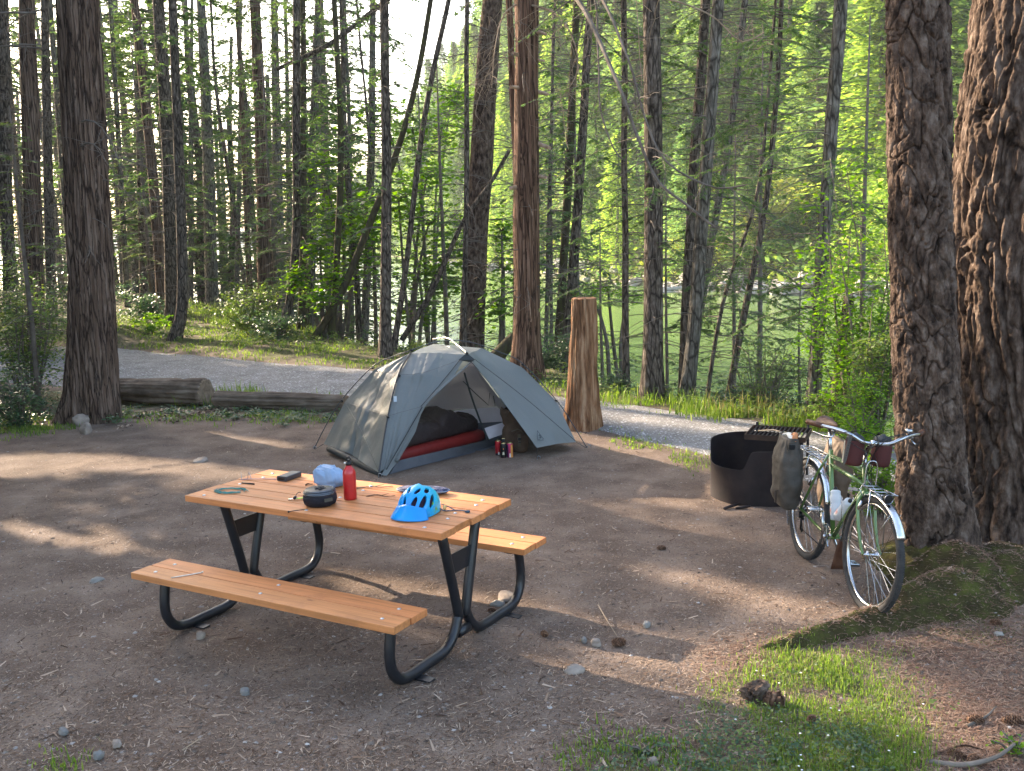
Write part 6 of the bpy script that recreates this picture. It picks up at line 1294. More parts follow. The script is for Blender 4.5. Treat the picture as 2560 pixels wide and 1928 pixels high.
# sign post
p = V(1570, 852, 13.7); p[2] = float(Hgt(p[0], p[1])); t = thing('marker_post', 'flat grey marker post with a small blue square sign across the road', 'post', p)
b = MB(); b.box((0, 0, .28), (.075, .055, .72), ch=.006); b.build('post', mat('postgrey', ((.22, .22, .22), (.33, .33, .33)), scale=6, rough=.85, stretch=(1, 1, .2)), t)
b = MB(); b.box((.012, -.030, .30), (.065, .004, .11)); b.build('blue_sign', mat('bluesign', ((.01, .06, .28),), rough=.4), t)
b = MB(); b.box((.012, -.0335, .325), (.022, .002, .026)); b.box((.006, -.0335, .318), (.006, .002, .03)); b.build('white_symbol', mat('wsym', ((.7, .72, .78),), rough=.5), t)
b = MB(); b.box((.012, -.030, .14), (.065, .004, .11)); b.build('dark_plate', mat('dplate', ((.01, .01, .012),), rough=.5), t)

# ================================================================== MOSSY ROOT HUMP
rootpx = [(1650, 1402), (1740, 1385), (1850, 1352), (1960, 1320), (2060, 1300)]; rg = np.array([G(*q) for q in rootpx])
def rootmound():
    xs = np.linspace(1.0, 4.4, 230); ys = np.linspace(4.5, 7.8, 220); X, Y = np.meshgrid(xs, ys); Z = np.full(X.shape, -.06)
    C_ = resamp(catmull(rg, 6), 60)
    ww = np.linspace(.05, .26, 60); hh = np.interp(np.linspace(0, 1, 60), [0, .35, .6, 1], [.02, .07, .12, .20])
    for (c, w_, h_) in zip(C_, ww, hh): d = np.hypot(X-c[0], (Y-c[1])*1.1)/w_; Z = np.maximum(Z, -.06+(h_+.06)*np.exp(-d**2*.9))
    for (c, w_, h_) in (((2.86, 6.35), .42, .20), ((3.3, 6.3), .40, .12), ((3.85, 6.85), .65, .12), ((2.78, 5.92), .34, .27), ((3.08, 5.95), .28, .20), ((2.62, 5.72), .22, .17)): d = np.hypot(X-c[0], Y-c[1])/w_; Z = np.maximum(Z, -.06+(h_+.06)*np.exp(-d**2*1.1))
    # keep the wheel contact clear
    dw = np.minimum(np.hypot(X-f1[0]+.02, Y-f1[1]-.05), np.hypot(X-(f1[0]-.02), Y-f1[1]-.3)); Z = Z - .13*np.exp(-(dw/.15)**2) 
    S = np.stack([X, Y, X*0], -1); Z = Z + (.018*fbm(S*6, 4, 51)+.006*fbm(S*30, 3, 52))*np.clip((Z+.05)/.08, 0, 1)
    b = MB(); b.grid(np.stack([X, Y, Z], -1)-np.array(FA.location)); b.build('mossy_roots', M['moss'], FA, smooth=True)
    return X, Y, Z
RX, RY, RZ = rootmound()
def root_h(x, y):
    i = np.clip(((y-4.5)/3.3*219).astype(int), 0, 219); j = np.clip(((x-1.0)/3.4*229).astype(int), 0, 229); return np.where((x > 1) & (x < 4.4) & (y > 4.5) & (y < 7.8), RZ[i, j], -1)

# ================================================================== GROUND COVER
def ground_pts(n, poly=None, near=3.3, far=14, x0=None, dens=None):
    out = []
    while sum(len(o) for o in out) < n:
        if poly is not None:
            P = np.array(poly); x = rng.uniform(P[:, 0].min(), P[:, 0].max(), n*2); y = rng.uniform(P[:, 1].min(), P[:, 1].max(), n*2)
            px = np.stack([x, y], -1); k = inpoly(px, poly); px = px[k]; g = np.array([G(a, b_)[:2] for a, b_ in px]) if len(px) else np.zeros((0, 2))
        else:
            px = np.stack([rng.uniform(-60, 2270, n*2), rng.uniform(560, 1690, n*2)], -1); d = cF + np.outer((px[:, 0]*KP-W0/2)/FPX, cR) - np.outer((px[:, 1]*KP-H0/2)/FPX, cU)
            g = (cC + d*((-CAMH)/d[:, 2])[:, None])[:, :2]; g = g[(g[:, 1] < far) & (d[:len(g), 2] < 0)]
        out.append(g)
    g = np.concatenate(out)[:n]
    return g + rng.normal(0, .018, g.shape)*np.clip(g[:, 1:], 2, 14) if poly is not None else g
def free(g):   # not under the tent floor, fire ring, stump
    k = np.ones(len(g), bool)
    tf = [tuple(q[:2]) for q in (NF, RF, RB, LF)]; k &= ~inpoly(g, tf); k &= np.hypot(g[:, 0]-FRc[0], g[:, 1]-FRc[1]) > .42; k &= np.hypot(g[:, 0]-T1.location[0], g[:, 1]-T1.location[1]) > .4
    return k
def gz(x, y): return np.maximum(Hgt(x, y), root_h(x, y))
# pebbles
def pebbles(name, n, smin, smax, m, seed, **kw):
    g = ground_pts(n, **kw); g = g[free(g)]; n = len(g)
    base = np.array([(1, 0, 0), (0, 1, 0), (-1, 0, 0), (0, -1, 0), (0, 0, 1.), (.7, .7, .55), (-.7, .7, .5), (-.7, -.7, .55), (.7, -.7, .5)])
    fc = [(0, 5, 4), (5, 1, 4), (1, 6, 4), (6, 2, 4), (2, 7, 4), (7, 3, 4), (3, 8, 4), (8, 0, 4), (0, 1, 5), (1, 2, 6), (2, 3, 7), (3, 0, 8)]
    s = smin*(smax/smin)**(rng.random(n)**2.6); az = rng.uniform(0, 6.28, n); z = gz(g[:, 0], g[:, 1])
    Vb = base[None]*(1+rng.uniform(-.25, .25, (n, 9, 1)))*np.stack([s, s*rng.uniform(.55, .95, n), s*rng.uniform(.3, .65, n)], -1)[:, None]
    ca, sa = np.cos(az)[:, None], np.sin(az)[:, None]; X = Vb[..., 0]*ca-Vb[..., 1]*sa+g[:, :1]; Yv = Vb[..., 0]*sa+Vb[..., 1]*ca+g[:, 1:]; Z = Vb[..., 2]+(z-s*.12)[:, None]
    Vv = np.stack([X, Yv, Z], -1); T_ = Vv[:, np.array(fc)].reshape(-1, 3, 3)
    me = bpy.data.meshes.new(name); me.vertices.add(n*9); me.vertices.foreach_set('co', Vv.reshape(-1).astype(np.float32)); F = (np.array(fc)[None]+np.arange(n)[:, None, None]*9).reshape(-1)
    me.loops.add(len(F)); me.loops.foreach_set('vertex_index', F.astype(np.int32)); me.polygons.add(len(F)//3); me.polygons.foreach_set('loop_start', (np.arange(len(F)//3)*3).astype(np.int32)); me.materials.append(m); me.update(calc_edges=True); me.validate()
    tag(mobj(name, me), kind='stuff')
pebbles('pebbles', 13000, .003, .017, M['pebble'], 1, far=13)
def litter():
    g = ground_pts(72000, far=12); g = g[free(g)]; n = len(g); z = gz(g[:, 0], g[:, 1])+.002
    L_ = rng.uniform(.008, .034, n)*(1+1.8*(rng.random(n) > .975)); az = rng.uniform(0, 6.28, n); w_ = L_*rng.uniform(.05, .22, n); el = rng.uniform(-.1, .35, n)
    d = np.stack([np.cos(az)*np.cos(el), np.sin(az)*np.cos(el), np.sin(el)], -1)*L_[:, None]; s = np.stack([-np.sin(az), np.cos(az), az*0+.15], -1)*w_[:, None]*.5; c = np.column_stack([g, z+.002])
    me = quadmesh('needle_litter', np.stack([c-d*.5-s, c+d*.5-s*.4, c+d*.5+s*.4, c-d*.5+s], 1), 4, M['litter']); tag(mobj('needle_litter', me), kind='stuff')
litter()
def redneedles():     # deeper litter at lower right around the roots
    g = ground_pts(10000, poly=[(1500, 1400), (1700, 1370), (1950, 1330), (2000, 1250), (2100, 1200), (2230, 1220), (2230, 1690), (1950, 1690), (2020, 1560), (1930, 1400), (1700, 1400), (1560, 1480)]); n = len(g); z = gz(g[:, 0], g[:, 1])+.004
    L_ = rng.uniform(.015, .05, n); az = rng.uniform(0, 6.28, n); el = rng.uniform(-.1, .3, n); d = np.stack([np.cos(az)*np.cos(el), np.sin(az)*np.cos(el), np.sin(el)], -1)*L_[:, None]; s = np.stack([-np.sin(az), np.cos(az), az*0], -1)*(L_*.07)[:, None]; c = np.column_stack([g, z+.003])
    me = quadmesh('red_needles', np.stack([c-d*.5-s, c+d*.5-s*.4, c+d*.5+s*.4, c-d*.5+s], 1), 4, mat('redneedle', ((.085, .042, .028), (.165, .092, .06), (.29, .195, .14)), island=1, rough=.9)); tag(mobj('red_needles', me), kind='stuff')
redneedles()
def gate(g, f, th, s): return fbm(np.column_stack([g*f, g[:, 0]*0]), 3, s) > th + rng.normal(0, .12, len(g))
def blades(name, n, poly, h0, h1, m, wid=.0026, bend=.5, ztop=None, yoff=0, clump=0, jit=.0, gt=-.1, gf=2.2):
    g = ground_pts(n, poly=poly); g = g[gate(g, gf, gt, 77)]; n = len(g)
    if clump:
        c = g[rng.integers(0, max(2, n//clump), n)]; g = c + rng.normal(0, jit or .04, g.shape)
    n = len(g); z = gz(g[:, 0], g[:, 1])-.004; h = rng.uniform(h0, h1, n)*rng.uniform(.5, 1, n); az = rng.uniform(0, 6.28, n); b_ = rng.uniform(.1, 1, n)*bend; w_ = wid*rng.uniform(.6, 1.4, n)*(1+g[:, 1]*.10)
    d = np.stack([np.cos(az), np.sin(az), az*0], -1); s = np.stack([-np.sin(az), np.cos(az), az*0], -1)*w_[:, None]; p = np.column_stack([g, z])
    p1 = p + d*(h*b_*.25)[:, None] + np.outer(h*.55, UPV); p2 = p + d*(h*b_)[:, None] + np.outer(h*(1-.25*b_), UPV)
    Q = np.concatenate([np.stack([p-s, p+s, p1+s*.8, p1-s*.8], 1), np.stack([p1-s*.8, p1+s*.8, p2+s*.1, p2-s*.1], 1)]); tag(mobj(name, quadmesh(name, Q, 4, m)), kind='stuff')
PG = [(1560, 1500), (1620, 1440), (1700, 1400), (1800, 1425), (1890, 1440), (1960, 1500), (1985, 1560), (1960, 1640), (1940, 1690), (1560, 1690), (1530, 1600)]
blades('grass', 15000, PG, .015, .05, M['grass'], wid=.0014, gt=-.75, gf=2.0); blades('grass', 5000, PG, .03, .09, M['grass'], wid=.0016, clump=90, jit=.06)
blades('grass', 9000, [(1480, 1560), (1600, 1400), (1740, 1370), (1960, 1400), (2060, 1520), (2080, 1690), (1200, 1690)], .012, .045, M['grass'], wid=.0014, gt=.45, gf=3.0); blades('dry_grass', 3500, PG, .015, .06, M['grass_dry'], wid=.0014, gt=.1)
blades('grass', 1500, [(1200, 1690), (1260, 1620), (1420, 1590), (1540, 1560), (1560, 1690)], .02, .07, M['grass'], clump=30, jit=.06)
blades('grass', 260, [(60, 1640), (110, 1610), (140, 1640), (120, 1690), (70, 1690)], .02, .07, M['grass'])
blades('grass', 2400, [(0, 905), (130, 895), (150, 925), (60, 935), (0, 945)], .03, .09, M['grass']); blades('grass', 2600, [(255, 880), (460, 888), (760, 895), (740, 912), (430, 908), (260, 905)], .03, .09, M['grass'])
blades('grass', 900, [(455, 850), (560, 858), (560, 880), (455, 878)], .10, .30, M['grass']); blades('grass', 500, [(250, 835), (700, 862), (720, 885), (260, 860)], .05, .15, M['grass'])
blades('verge_grass', 8000, [(240, 690), (420, 700), (600, 735), (840, 775), (830, 800), (500, 772), (240, 745)], .05, .14, M['grass'], bend=.9)
blades('verge_grass', 4500, [(380, 660), (560, 690), (720, 745), (640, 745), (380, 705)], .10, .32, M['grass'], bend=.6)
blades('verge_grass', 4500, [(1180, 800), (1300, 850), (1420, 870), (1600, 885), (1780, 915), (1950, 950), (1900, 962), (1600, 920), (1290, 878), (1180, 840)], .05, .15, M['grass'], bend=.9); blades('verge_grass', 1500, [(1300, 850), (1500, 875), (1700, 905), (1900, 945), (1880, 962), (1500, 905)], .12, .32, M['grass'], bend=.4); blades('dry_grass', 450, [(1540, 860), (1700, 900), (1760, 920), (1700, 930), (1560, 905)], .12, .40, M['grass_dry'], bend=.5)
blades('verge_grass', 1200, [(1290, 935), (1420, 965), (1560, 1010), (1500, 1005), (1290, 950)], .02, .07, M['grass'])
blades('moss_tufts', 9000, [(1740, 1390), (1850, 1330), (1930, 1290), (2000, 1200), (2100, 1230), (2170, 1330), (2160, 1400), (1960, 1385), (1800, 1400)], .006, .022, mat('mosstuft', ((.045, .05, .014), (.10, .10, .03), (.17, .15, .06)), island=1, rough=.9), bend=1.2)
# low leafy plants
def leafcloud(n, fn, size, flat=.5, seed=0, shape='kite'):
    P = fn(n); a = rng.uniform(0, 6.28, n); nn = np.stack([rng.normal(0, flat, n), rng.normal(0, flat, n), np.ones(n)], -1); nn /= np.linalg.norm(nn, axis=1)[:, None]
    d = np.stack([np.cos(a), np.sin(a), a*0], -1); d = d - nn*(d*nn).sum(1)[:, None]; d /= np.linalg.norm(d, axis=1)[:, None]; s = np.cross(nn, d); l = size*rng.uniform(.55, 1.3, n)[:, None]
    if shape == 'kite': return np.stack([P-d*l*.5, P-d*l*.02+s*l*.32, P+d*l*.5, P-d*l*.02-s*l*.32], 1)
    # lobed leaf out of three kites
    out = []
    for r in (-.85, 0, .85):
        dd = d*math.cos(r)+s*math.sin(r); ss = np.cross(nn, dd); L_ = l*(1.0 if r == 0 else .8); out.append(np.stack([P-d*l*.15, P+dd*L_*.25+ss*L_*.20, P+dd*L_*.62, P+dd*L_*.25-ss*L_*.20], 1))
    return np.concatenate(out)
def clover(name, n, poly, m, size=.02, zmin=.01, zmax=.05, kind='stuff'):
    def fn(k):
        g = ground_pts(k, poly=poly); c = g[rng.integers(0, max(2, k//25), k)]; g = c+rng.normal(0, .05, g.shape); return np.column_stack([g, gz(g[:, 0], g[:, 1])+rng.uniform(zmin, zmax, k)])
    tag(mobj(name, quadmesh(name, leafcloud(n, fn, size, .35), 4, m)), kind='stuff')
clover('clover', 2000, [(1300, 1640), (1600, 1560), (1860, 1560), (1900, 1690), (1250, 1690)], M['leaf_dark']); clover('clover', 900, PG, M['leaf_shrub'], .018, .02, .06)
clover('ground_leaves', 2600, [(0, 860), (140, 850), (250, 890), (250, 910), (0, 915)], M['leaf_dark'], .05, .02, .12); clover('ground_leaves', 2200, [(255, 885), (480, 890), (760, 900), (740, 908), (260, 900)], M['leaf_dark'], .045, .01, .06)
clover('ground_leaves', 5000, [(240, 690), (420, 690), (700, 740), (840, 780), (560, 770), (240, 735)], M['leaf_shrub'], .06, .03, .22)
clover('ground_leaves', 2500, [(1180, 800), (1420, 865), (1700, 905), (1900, 945), (1880, 955), (1180, 830)], M['leaf_shrub'], .05, .03, .2)
clover('dead_leaves', 900, [(255, 888), (460, 892), (520, 905), (260, 905)], M['litter'], .05, .0, .03)
# daisies: tiny white flowers
V_ = []
for k in range(20):
    g = ground_pts(1, poly=PG)[0]; h = rng.uniform(.03, .08); c = np.array([g[0], g[1], float(gz(np.array([g[0]]), np.array([g[1]]))[0])+h]); r = .007
    for q in range(3): a_ = q*1.05; V_.append([c+[r*math.cos(a_), r*math.sin(a_), 0], c+[r*.5*math.cos(a_+1.57), r*.5*math.sin(a_+1.57), .002], c-[r*math.cos(a_), r*math.sin(a_), 0], c-[r*.5*math.cos(a_+1.57), r*.5*math.sin(a_+1.57), -.002]])
tag(mobj('daisies', quadmesh('daisies', np.array(V_), 4, mat('daisy', ((.8, .8, .78),), rough=.7))), kind='stuff')

# ================================================================== SHRUBS AND BROADLEAF TREES
def shrub(label, x, y, Y, w_, h_, m, n, leaf, name='shrub', stems=9, flat=.6, seed=1, group=None, shape='kite', wood='twig', base=None, cat='shrub', squash=.7, clumps=None, low=.12):
    global rng
    k0 = rng; rng = np.random.default_rng(seed); p = V(x, y, Y); s = FPX/KP/Y; W_, H_ = w_/s, h_/s; p[2] = float(Hgt(p[0], p[1])) if base is None else base
    t = thing(name, label, cat, p, None, group); wd, tips = [], []
    for i in range(stems):
        az = rng.uniform(0, 6.28); r = W_*.5*math.sqrt(rng.random()); tip = np.array([r*math.cos(az), r*math.sin(az)*squash, H_*rng.uniform(.45, 1)*(1-.35*(2*r/W_)**2)]); P = catmull([np.array([0, 0, -.05])+tip*[.15, .15, 0], tip*np.array([.45, .45, .5])+rng.normal(0, .03*H_, 3), tip], 6); wd.append((P, np.linspace(.006+.006*H_, .003, len(P))))
        for q in range(3+int(H_*2)):
            j = rng.integers(len(P)//4, len(P)); dd = rng.normal(0, 1, 3)*[1, 1, .5]; dd = dd/np.linalg.norm(dd)*rng.uniform(.12, .32)*W_; tp = P[j]+dd; tips.append((P[j], tp)); wd.append((np.array([P[j], P[j]*.5+tp*.5+[0, 0, .02*H_], tp]), [.004, .003, .002]))
    T0 = np.array([a_ for a_, b_ in tips]); T1_ = np.array([b_ for a_, b_ in tips])
    def fn(k):
        i = rng.integers(0, len(tips), k); u = rng.uniform(.2, 1.08, k)[:, None]; P = T0[i]*(1-u)+T1_[i]*u+rng.normal(0, 1, (k, 3))*[.05*W_, .05*W_, .035*H_]; P[:, 2] = np.maximum(P[:, 2], low*H_*rng.random(k)); return P
    lv = leafcloud(n, fn, leaf, flat, shape=shape); me = crown_mesh('foliage', [], [lv], M[wood], m); st = wood_mb(wd).build('stems', M[wood], t); mobj('foliage', me, t); rng = k0; return t
shrub('sunlit rounded yellow green bush on the verge, left of the curved foot trunk', 555, 722, 23, 190, 118, M['leaf_shrub'], 5200, .065, seed=3, stems=16)
shrub('low dark glossy bush under the sunlit rounded one', 590, 755, 21.5, 150, 60, M['leaf_dark'], 2600, .06, seed=4, stems=12)
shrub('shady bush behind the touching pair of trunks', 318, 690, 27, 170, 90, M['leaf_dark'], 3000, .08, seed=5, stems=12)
shrub('bright low bush at the foot of the touching pair', 320, 712, 24, 90, 48, M['leaf_maple'], 900, .07, seed=6)
shrub('bare stemmed leafy bush at the far left before the road', 45, 900, 12.6, 190, 150, M['leaf_dark'], 2600, .05, seed=7, stems=26, low=.1)
shrub('mid green sapling thicket at the left edge beyond the bush, level with the big cedar', 60, 870, 14.5, 260, 330, M['leaf_shrub'], 4200, .055, seed=8, stems=18, low=.35)
shrub('tall feathery thicket across the road at the far left', 50, 760, 22, 300, 260, M['leaf_shrub'], 5600, .075, seed=9, stems=18, low=.1)
shrub('dark leafy thicket across the road just left of the big cedar', 190, 745, 24, 190, 190, M['leaf_dark'], 3600, .08, seed=10, stems=14)
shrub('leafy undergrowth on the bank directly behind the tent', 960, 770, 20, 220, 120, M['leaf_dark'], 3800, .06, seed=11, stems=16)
shrub('light green undergrowth between the tent and the dark straight trunk', 870, 775, 20.5, 110, 90, M['leaf_shrub'], 1800, .06, seed=12)
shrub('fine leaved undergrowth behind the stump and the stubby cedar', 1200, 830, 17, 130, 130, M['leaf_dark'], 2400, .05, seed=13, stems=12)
shrub('brownish green huckleberry bush right of the marker post', 1650, 905, 12.4, 190, 235, M['leaf_shrub'], 4200, .030, seed=14, stems=26)
shrub('dense low bush in front of the huckleberry by the road', 1720, 915, 11.9, 170, 95, M['leaf_dark'], 3000, .035, seed=15, stems=16)
shrub('tall airy bright leaved shrub before the water, left of the plated fir', 1850, 950, 10.8, 300, 600, M['leaf_maple'], 6500, .062, seed=16, stems=22, low=.05, flat=.5)
shrub('lower bright leafy shrub touching the left side of the plated fir', 1890, 980, 9.9, 150, 330, M['leaf_shrub'], 3600, .042, seed=17, stems=18)
shrub('bright leafy weeds on the near side of the road between bicycle and fir', 1905, 1105, 7.6, 170, 150, M['leaf_maple'], 2600, .032, seed=61, stems=16)
shrub('leafy green shrub behind the bicycle handlebar', 1850, 1010, 9.6, 190, 190, M['leaf_maple'], 3000, .035, seed=18, stems=16)
shrub('dark fern-like brush at the road edge straight above the fire ring', 1590, 905, 12.6, 120, 60, M['leaf_dark'], 1500, .04, seed=24, stems=12)
shrub('low brush at the road edge behind the bicycle saddle', 1790, 945, 11.0, 160, 80, M['leaf_shrub'], 2200, .035, seed=19, stems=12)
shrub('bright shrub seen in the gap between the two big firs', 2072, 700, 17, 120, 470, M['leaf_maple'], 2400, .09, seed=20, stems=10, base=-1.0)
shrub('small leafy sprig in the lower right corner', 2190, 1650, 3.9, 120, 55, M['leaf_maple'], 90, .028, seed=21, stems=6)
shrub('tuft of dark leaves behind the thin straight trunk by the road', 1340, 868, 13.9, 110, 60, M['leaf_dark'], 1200, .04, seed=22)
shrub('leafy weed tuft on the dirt by the grass edge', 1395, 1648, 4.0, 70, 26, M['leaf_dark'], 120, .020, seed=23, stems=7)
# maples over the water in the middle
def maple(label, x, Y, lim, n, leaf, m, seed, base, stems, cls, hw):
    global rng
    k0 = rng; rng = np.random.default_rng(seed); p = V(x, 700, Y); p[2] = base; t = thing('maple_tree', label, 'tree', p)
    wd = []; C_ = []
    for px_, py_, w_, h_ in cls: C_.append((V(px_, py_, Y+rng.normal(0, .8))-p, w_/2/(FPX/KP/Y), h_/2/(FPX/KP/Y)))
    for c, rw, rh in C_:
        P = catmull([np.array([rng.normal(0, .15), 0, -.2]), c*[.35, .35, .55], c*[.8, .8, .95], c], 6); wd.append((P, np.linspace(.05, .012, len(P))))
        for q in range(10): dd = rng.normal(0, 1, 3)*[rw*.7, rw*.7, rh*.4]; wd.append((np.array([c, c+dd*.5+[0, 0, .05], c+dd]), [.012, .008, .003]))
    def fn(k):
        i = rng.integers(0, len(C_), k); cc = np.array([c for c, _, _ in C_])[i]; R2 = np.array([(rw, rw, rh) for _, rw, rh in C_])[i]
        D = rng.normal(0, .48, (k, 3)); D[:, 2] = (np.round(D[:, 2]*3.2)/3.2)+rng.normal(0, .04, k); D[:, 2] -= .25*(D[:, 0]**2+D[:, 1]**2); return cc+D*R2
    lv = leafcloud(n, fn, leaf, .38, shape='lobed'); mobj('foliage', crown_mesh('foliage', [], [lv], M['twig'], m), t); wood_mb(wd, n=6).build('trunk', M['twig'], t); rng = k0
maple('bright green maple spreading over the water behind the dark straight trunk', 880, 23, None, 4200, .16, M['leaf_maple'], 31, -.8, 1, [(935, 480, 190, 130), (900, 590, 180, 100), (960, 610, 120, 70), (860, 430, 130, 110), (930, 380, 150, 90), (985, 540, 120, 90), (905, 670, 120, 60)], 1)
maple('bright green maple boughs left of centre, beyond the curved foot tree', 740, 25, None, 3400, .16, M['leaf_maple'], 32, -1.0, 1, [(745, 420, 130, 150), (700, 350, 130, 120), (770, 540, 110, 130), (720, 480, 120, 120), (800, 470, 110, 90)], 1)
maple('small maple with yellow green leaves between the big fir and the stubby cedar', 1085, 20.5, None, 1100, .13, M['leaf_maple'], 33, -.6, 1, [(1090, 580, 80, 130), (1075, 660, 80, 90), (1085, 500, 60, 90)], 1)
maple('bright leafy maple branch over the verge, left of the dark straight trunk', 700, 22, None, 1500, .13, M['leaf_maple'], 36, -.2, 1, [(690, 640, 70, 50), (640, 600, 60, 60), (720, 600, 70, 60), (690, 540, 60, 60)], 1)
maple('yellow green maple high behind the leaning thin pole', 930, 28, None, 2400, .18, M['leaf_maple'], 34, -1.2, 1, [(960, 270, 130, 120), (890, 280, 130, 120), (985, 210, 90, 80), (820, 250, 110, 110)], 1)
maple('light green maple low over the water behind the thick rough trunk', 1330, 19, None, 900, .09, M['leaf_maple'], 35, -1.0, 1, [(1310, 620, 110, 40), (1275, 640, 90, 50), (1360, 640, 80, 40)], 1)
# small conifer saplings: boughs reaching into the view over the water
def sapling(label, x, y, Y, h_, n, L_, m='needle', seed=1, r=.02, base=None):
    global rng
    k0 = rng; rng = np.random.default_rng(seed); p = V(x, y, Y); p[2] = float(Hgt(p[0], p[1])) if base is None else base; H_ = h_/(FPX/KP/Y)+(V(x, y, Y)[2]-p[2]); t = thing('conifer_sapling', label, 'tree', p)
    wd, lv = [], []
    for i in range(n): z = H_*rng.uniform(.12, .98); feather_branch(lv, wd, np.array([0, 0, z]), rng.uniform(0, 6.28), L_*(1.1-z/H_*.8)*rng.uniform(.7, 1.2), .1, .25, dens=1.6, fl=.13, fw=.016, start=.1, wr=.006)
    b = MB(); b.tube(np.array([[0, 0, -.3], [.01, 0, H_*.3], [-.01, .01, H_*.6], [0, 0, H_]]), [r*1.2, r, r*.7, r*.2], n=8); b.build('trunk', M['twig'], t, smooth=True)
    mobj('foliage', crown_mesh('foliage', wd, lv, M['twig'], M[m]), t); rng = k0
sapling('thin young conifer with feathery boughs at the left, in front of the road', 85, 880, 13.2, 640, 34, .9, seed=41, r=.035, m='needle_cedar')
sapling('young fir over the water behind the stump', 1300, 800, 16.5, 330, 34, 1.3, seed=42, r=.03, base=-1.4)
sapling('young fir with flat boughs left of the leafy shrubs', 1725, 880, 12.6, 320, 34, .8, seed=43)
sapling('young dark fir over the water left of the big fir', 965, 740, 22, 620, 50, 2.1, seed=44, r=.05, base=-1.2)
sapling('young fir reaching over the green water between the thick trunk and the pair', 1440, 820, 17, 430, 30, 1.2, seed=45, r=.03, base=-1.6)
sapling('young fir at the bank behind the thick rough trunk', 1585, 800, 16, 520, 40, 1.4, seed=46, r=.035, base=-1.8)
sapling('young dark cedar low behind the thick cedar trunk at the left', 560, 650, 32, 170, 40, 1.6, seed=47, m='needle_cedar')
sapling('young fir right of the grey scaly trunk', 1860, 760, 15.5, 700, 56, 1.8, seed=48, r=.05, base=-2)
sapling('dark young cedar left of the curved foot tree', 655, 690, 26, 420, 46, 1.6, seed=49, r=.05, m='needle_cedar')

sapling('young fir between the dark straight trunk and the big fir, its boughs over the lake', 925, 745, 24, 560, 56, 2.2, seed=51, r=.05, base=-1.5)
sapling('young hemlock with dense sprays before the lake, left of the curved foot tree', 600, 690, 28, 560, 60, 2.3, seed=52, r=.05)
sapling('tall young cedar at the left behind the pair of touching trunks', 330, 670, 30, 620, 64, 2.4, seed=53, r=.05, m='needle_cedar')
sapling('young fir rising beyond the bank behind the stump and the stubby cedar', 1250, 760, 22, 640, 64, 2.2, seed=54, r=.05, base=-2)
sapling('young fir beyond the bank behind the slanting pair', 1640, 780, 19, 700, 64, 2.2, seed=55, r=.05, base=-2.2)
# ================================================================== FAR SHORE
def far_conifer(seed, H_=1.0, kind=0):
    r = np.random.default_rng(seed); n = 9000; z = r.random(n)**.85; w_ = .17*(1-z)**.75+.012; lay = np.round(z*26)/26*.6+z*.4; az = r.uniform(0, 6.28, n); arm = r.random(n)**.6; R2 = w_*arm*(1+.35*np.sin(az*3+z*40+seed))
    P = np.stack([R2*np.cos(az), R2*np.sin(az), .10+lay*.90-R2*.35+r.normal(0, .006, n)], -1); d = np.stack([np.cos(az+r.normal(0, .5, n)), np.sin(az+r.normal(0, .5, n)), r.normal(-.25, .25, n)], -1); l = r.uniform(.008, .024, n)[:, None]
    s = np.cross(d, UPV+r.normal(0, .5, (n, 3))); s /= np.linalg.norm(s, axis=1)[:, None]; return np.stack([P-s*l*.2, P+d*l*.6-s*l*.28, P+d*l*1.3, P+d*l*.5+s*l*.3], 1)
FM = []
for k in range(5):
    wdd = [(np.array([[0, 0, -.05], [.002, 0, .5], [0, 0, 1.]]), [.013, .008, .001])]
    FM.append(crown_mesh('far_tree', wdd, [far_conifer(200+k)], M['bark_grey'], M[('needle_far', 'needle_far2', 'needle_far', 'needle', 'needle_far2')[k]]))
def far_broad(seed, mm):
    r = np.random.default_rng(seed); n = 2400; nc = 12; c = r.normal(0, .2, (nc, 3)); c[:, 2] = r.uniform(.3, .85, nc); i = r.integers(0, nc, n); P = c[i]+r.normal(0, .085, (n, 3)); a = r.uniform(0, 6.28, n); l = .045*r.uniform(.5, 1.3, n)[:, None]; d = np.stack([np.cos(a), np.sin(a), r.normal(0, .4, n)], -1); s = np.stack([-np.sin(a), np.cos(a), r.normal(0, .4, n)], -1)
    wdd = [(np.array([[0, 0, -.05], [0, 0, .3], c[q]]), [.02, .015, .005]) for q in range(6)]
    return crown_mesh('far_broadleaf', wdd, [np.stack([P-d*l*.5, P+s*l*.4, P+d*l*.5, P-s*l*.4], 1)], M['bark_grey'], mm)
FBm = [far_broad(301, M['leaf_yellow']), far_broad(302, M['needle_far']), far_broad(303, M['leaf_shrub'])]
def far_brush(name, n, ddmax, m, size, seed):
    global rng
    k0 = rng; rng = np.random.default_rng(seed); x = rng.uniform(-60, 100, n); dd = .5+ddmax*rng.random(n)**1.4; y = dd-shore_d(x, x*0); k = (y < 330); x, y = x[k], y[k]; q = PR(np.stack([x, y, hill_z(x, y)+2], -1)); k = (q[:, 0] > -60) & (q[:, 0] < 2300); x, y = x[k], y[k]; n = len(x)
    cl = fbm(np.stack([x*.35, y*.35, x*0], -1), 3, seed); z = hill_z(x, y)+rng.random(n)*(1.2+2.6*np.clip(cl+.3, 0, 1)); a = rng.uniform(0, 6.28, n); l = size*rng.uniform(.5, 1.4, n)[:, None]*(1+y[:, None]/260); d = np.stack([np.cos(a), np.sin(a), rng.normal(0, .4, n)], -1); s = np.stack([-np.sin(a), np.cos(a), rng.normal(0, .6, n)], -1); P = np.stack([x, y, z], -1)
    tag(mobj(name, quadmesh(name, np.stack([P-d*l*.5, P+s*l*.35, P+d*l*.5, P-s*l*.35], 1), 4, m)), kind='stuff'); rng = k0
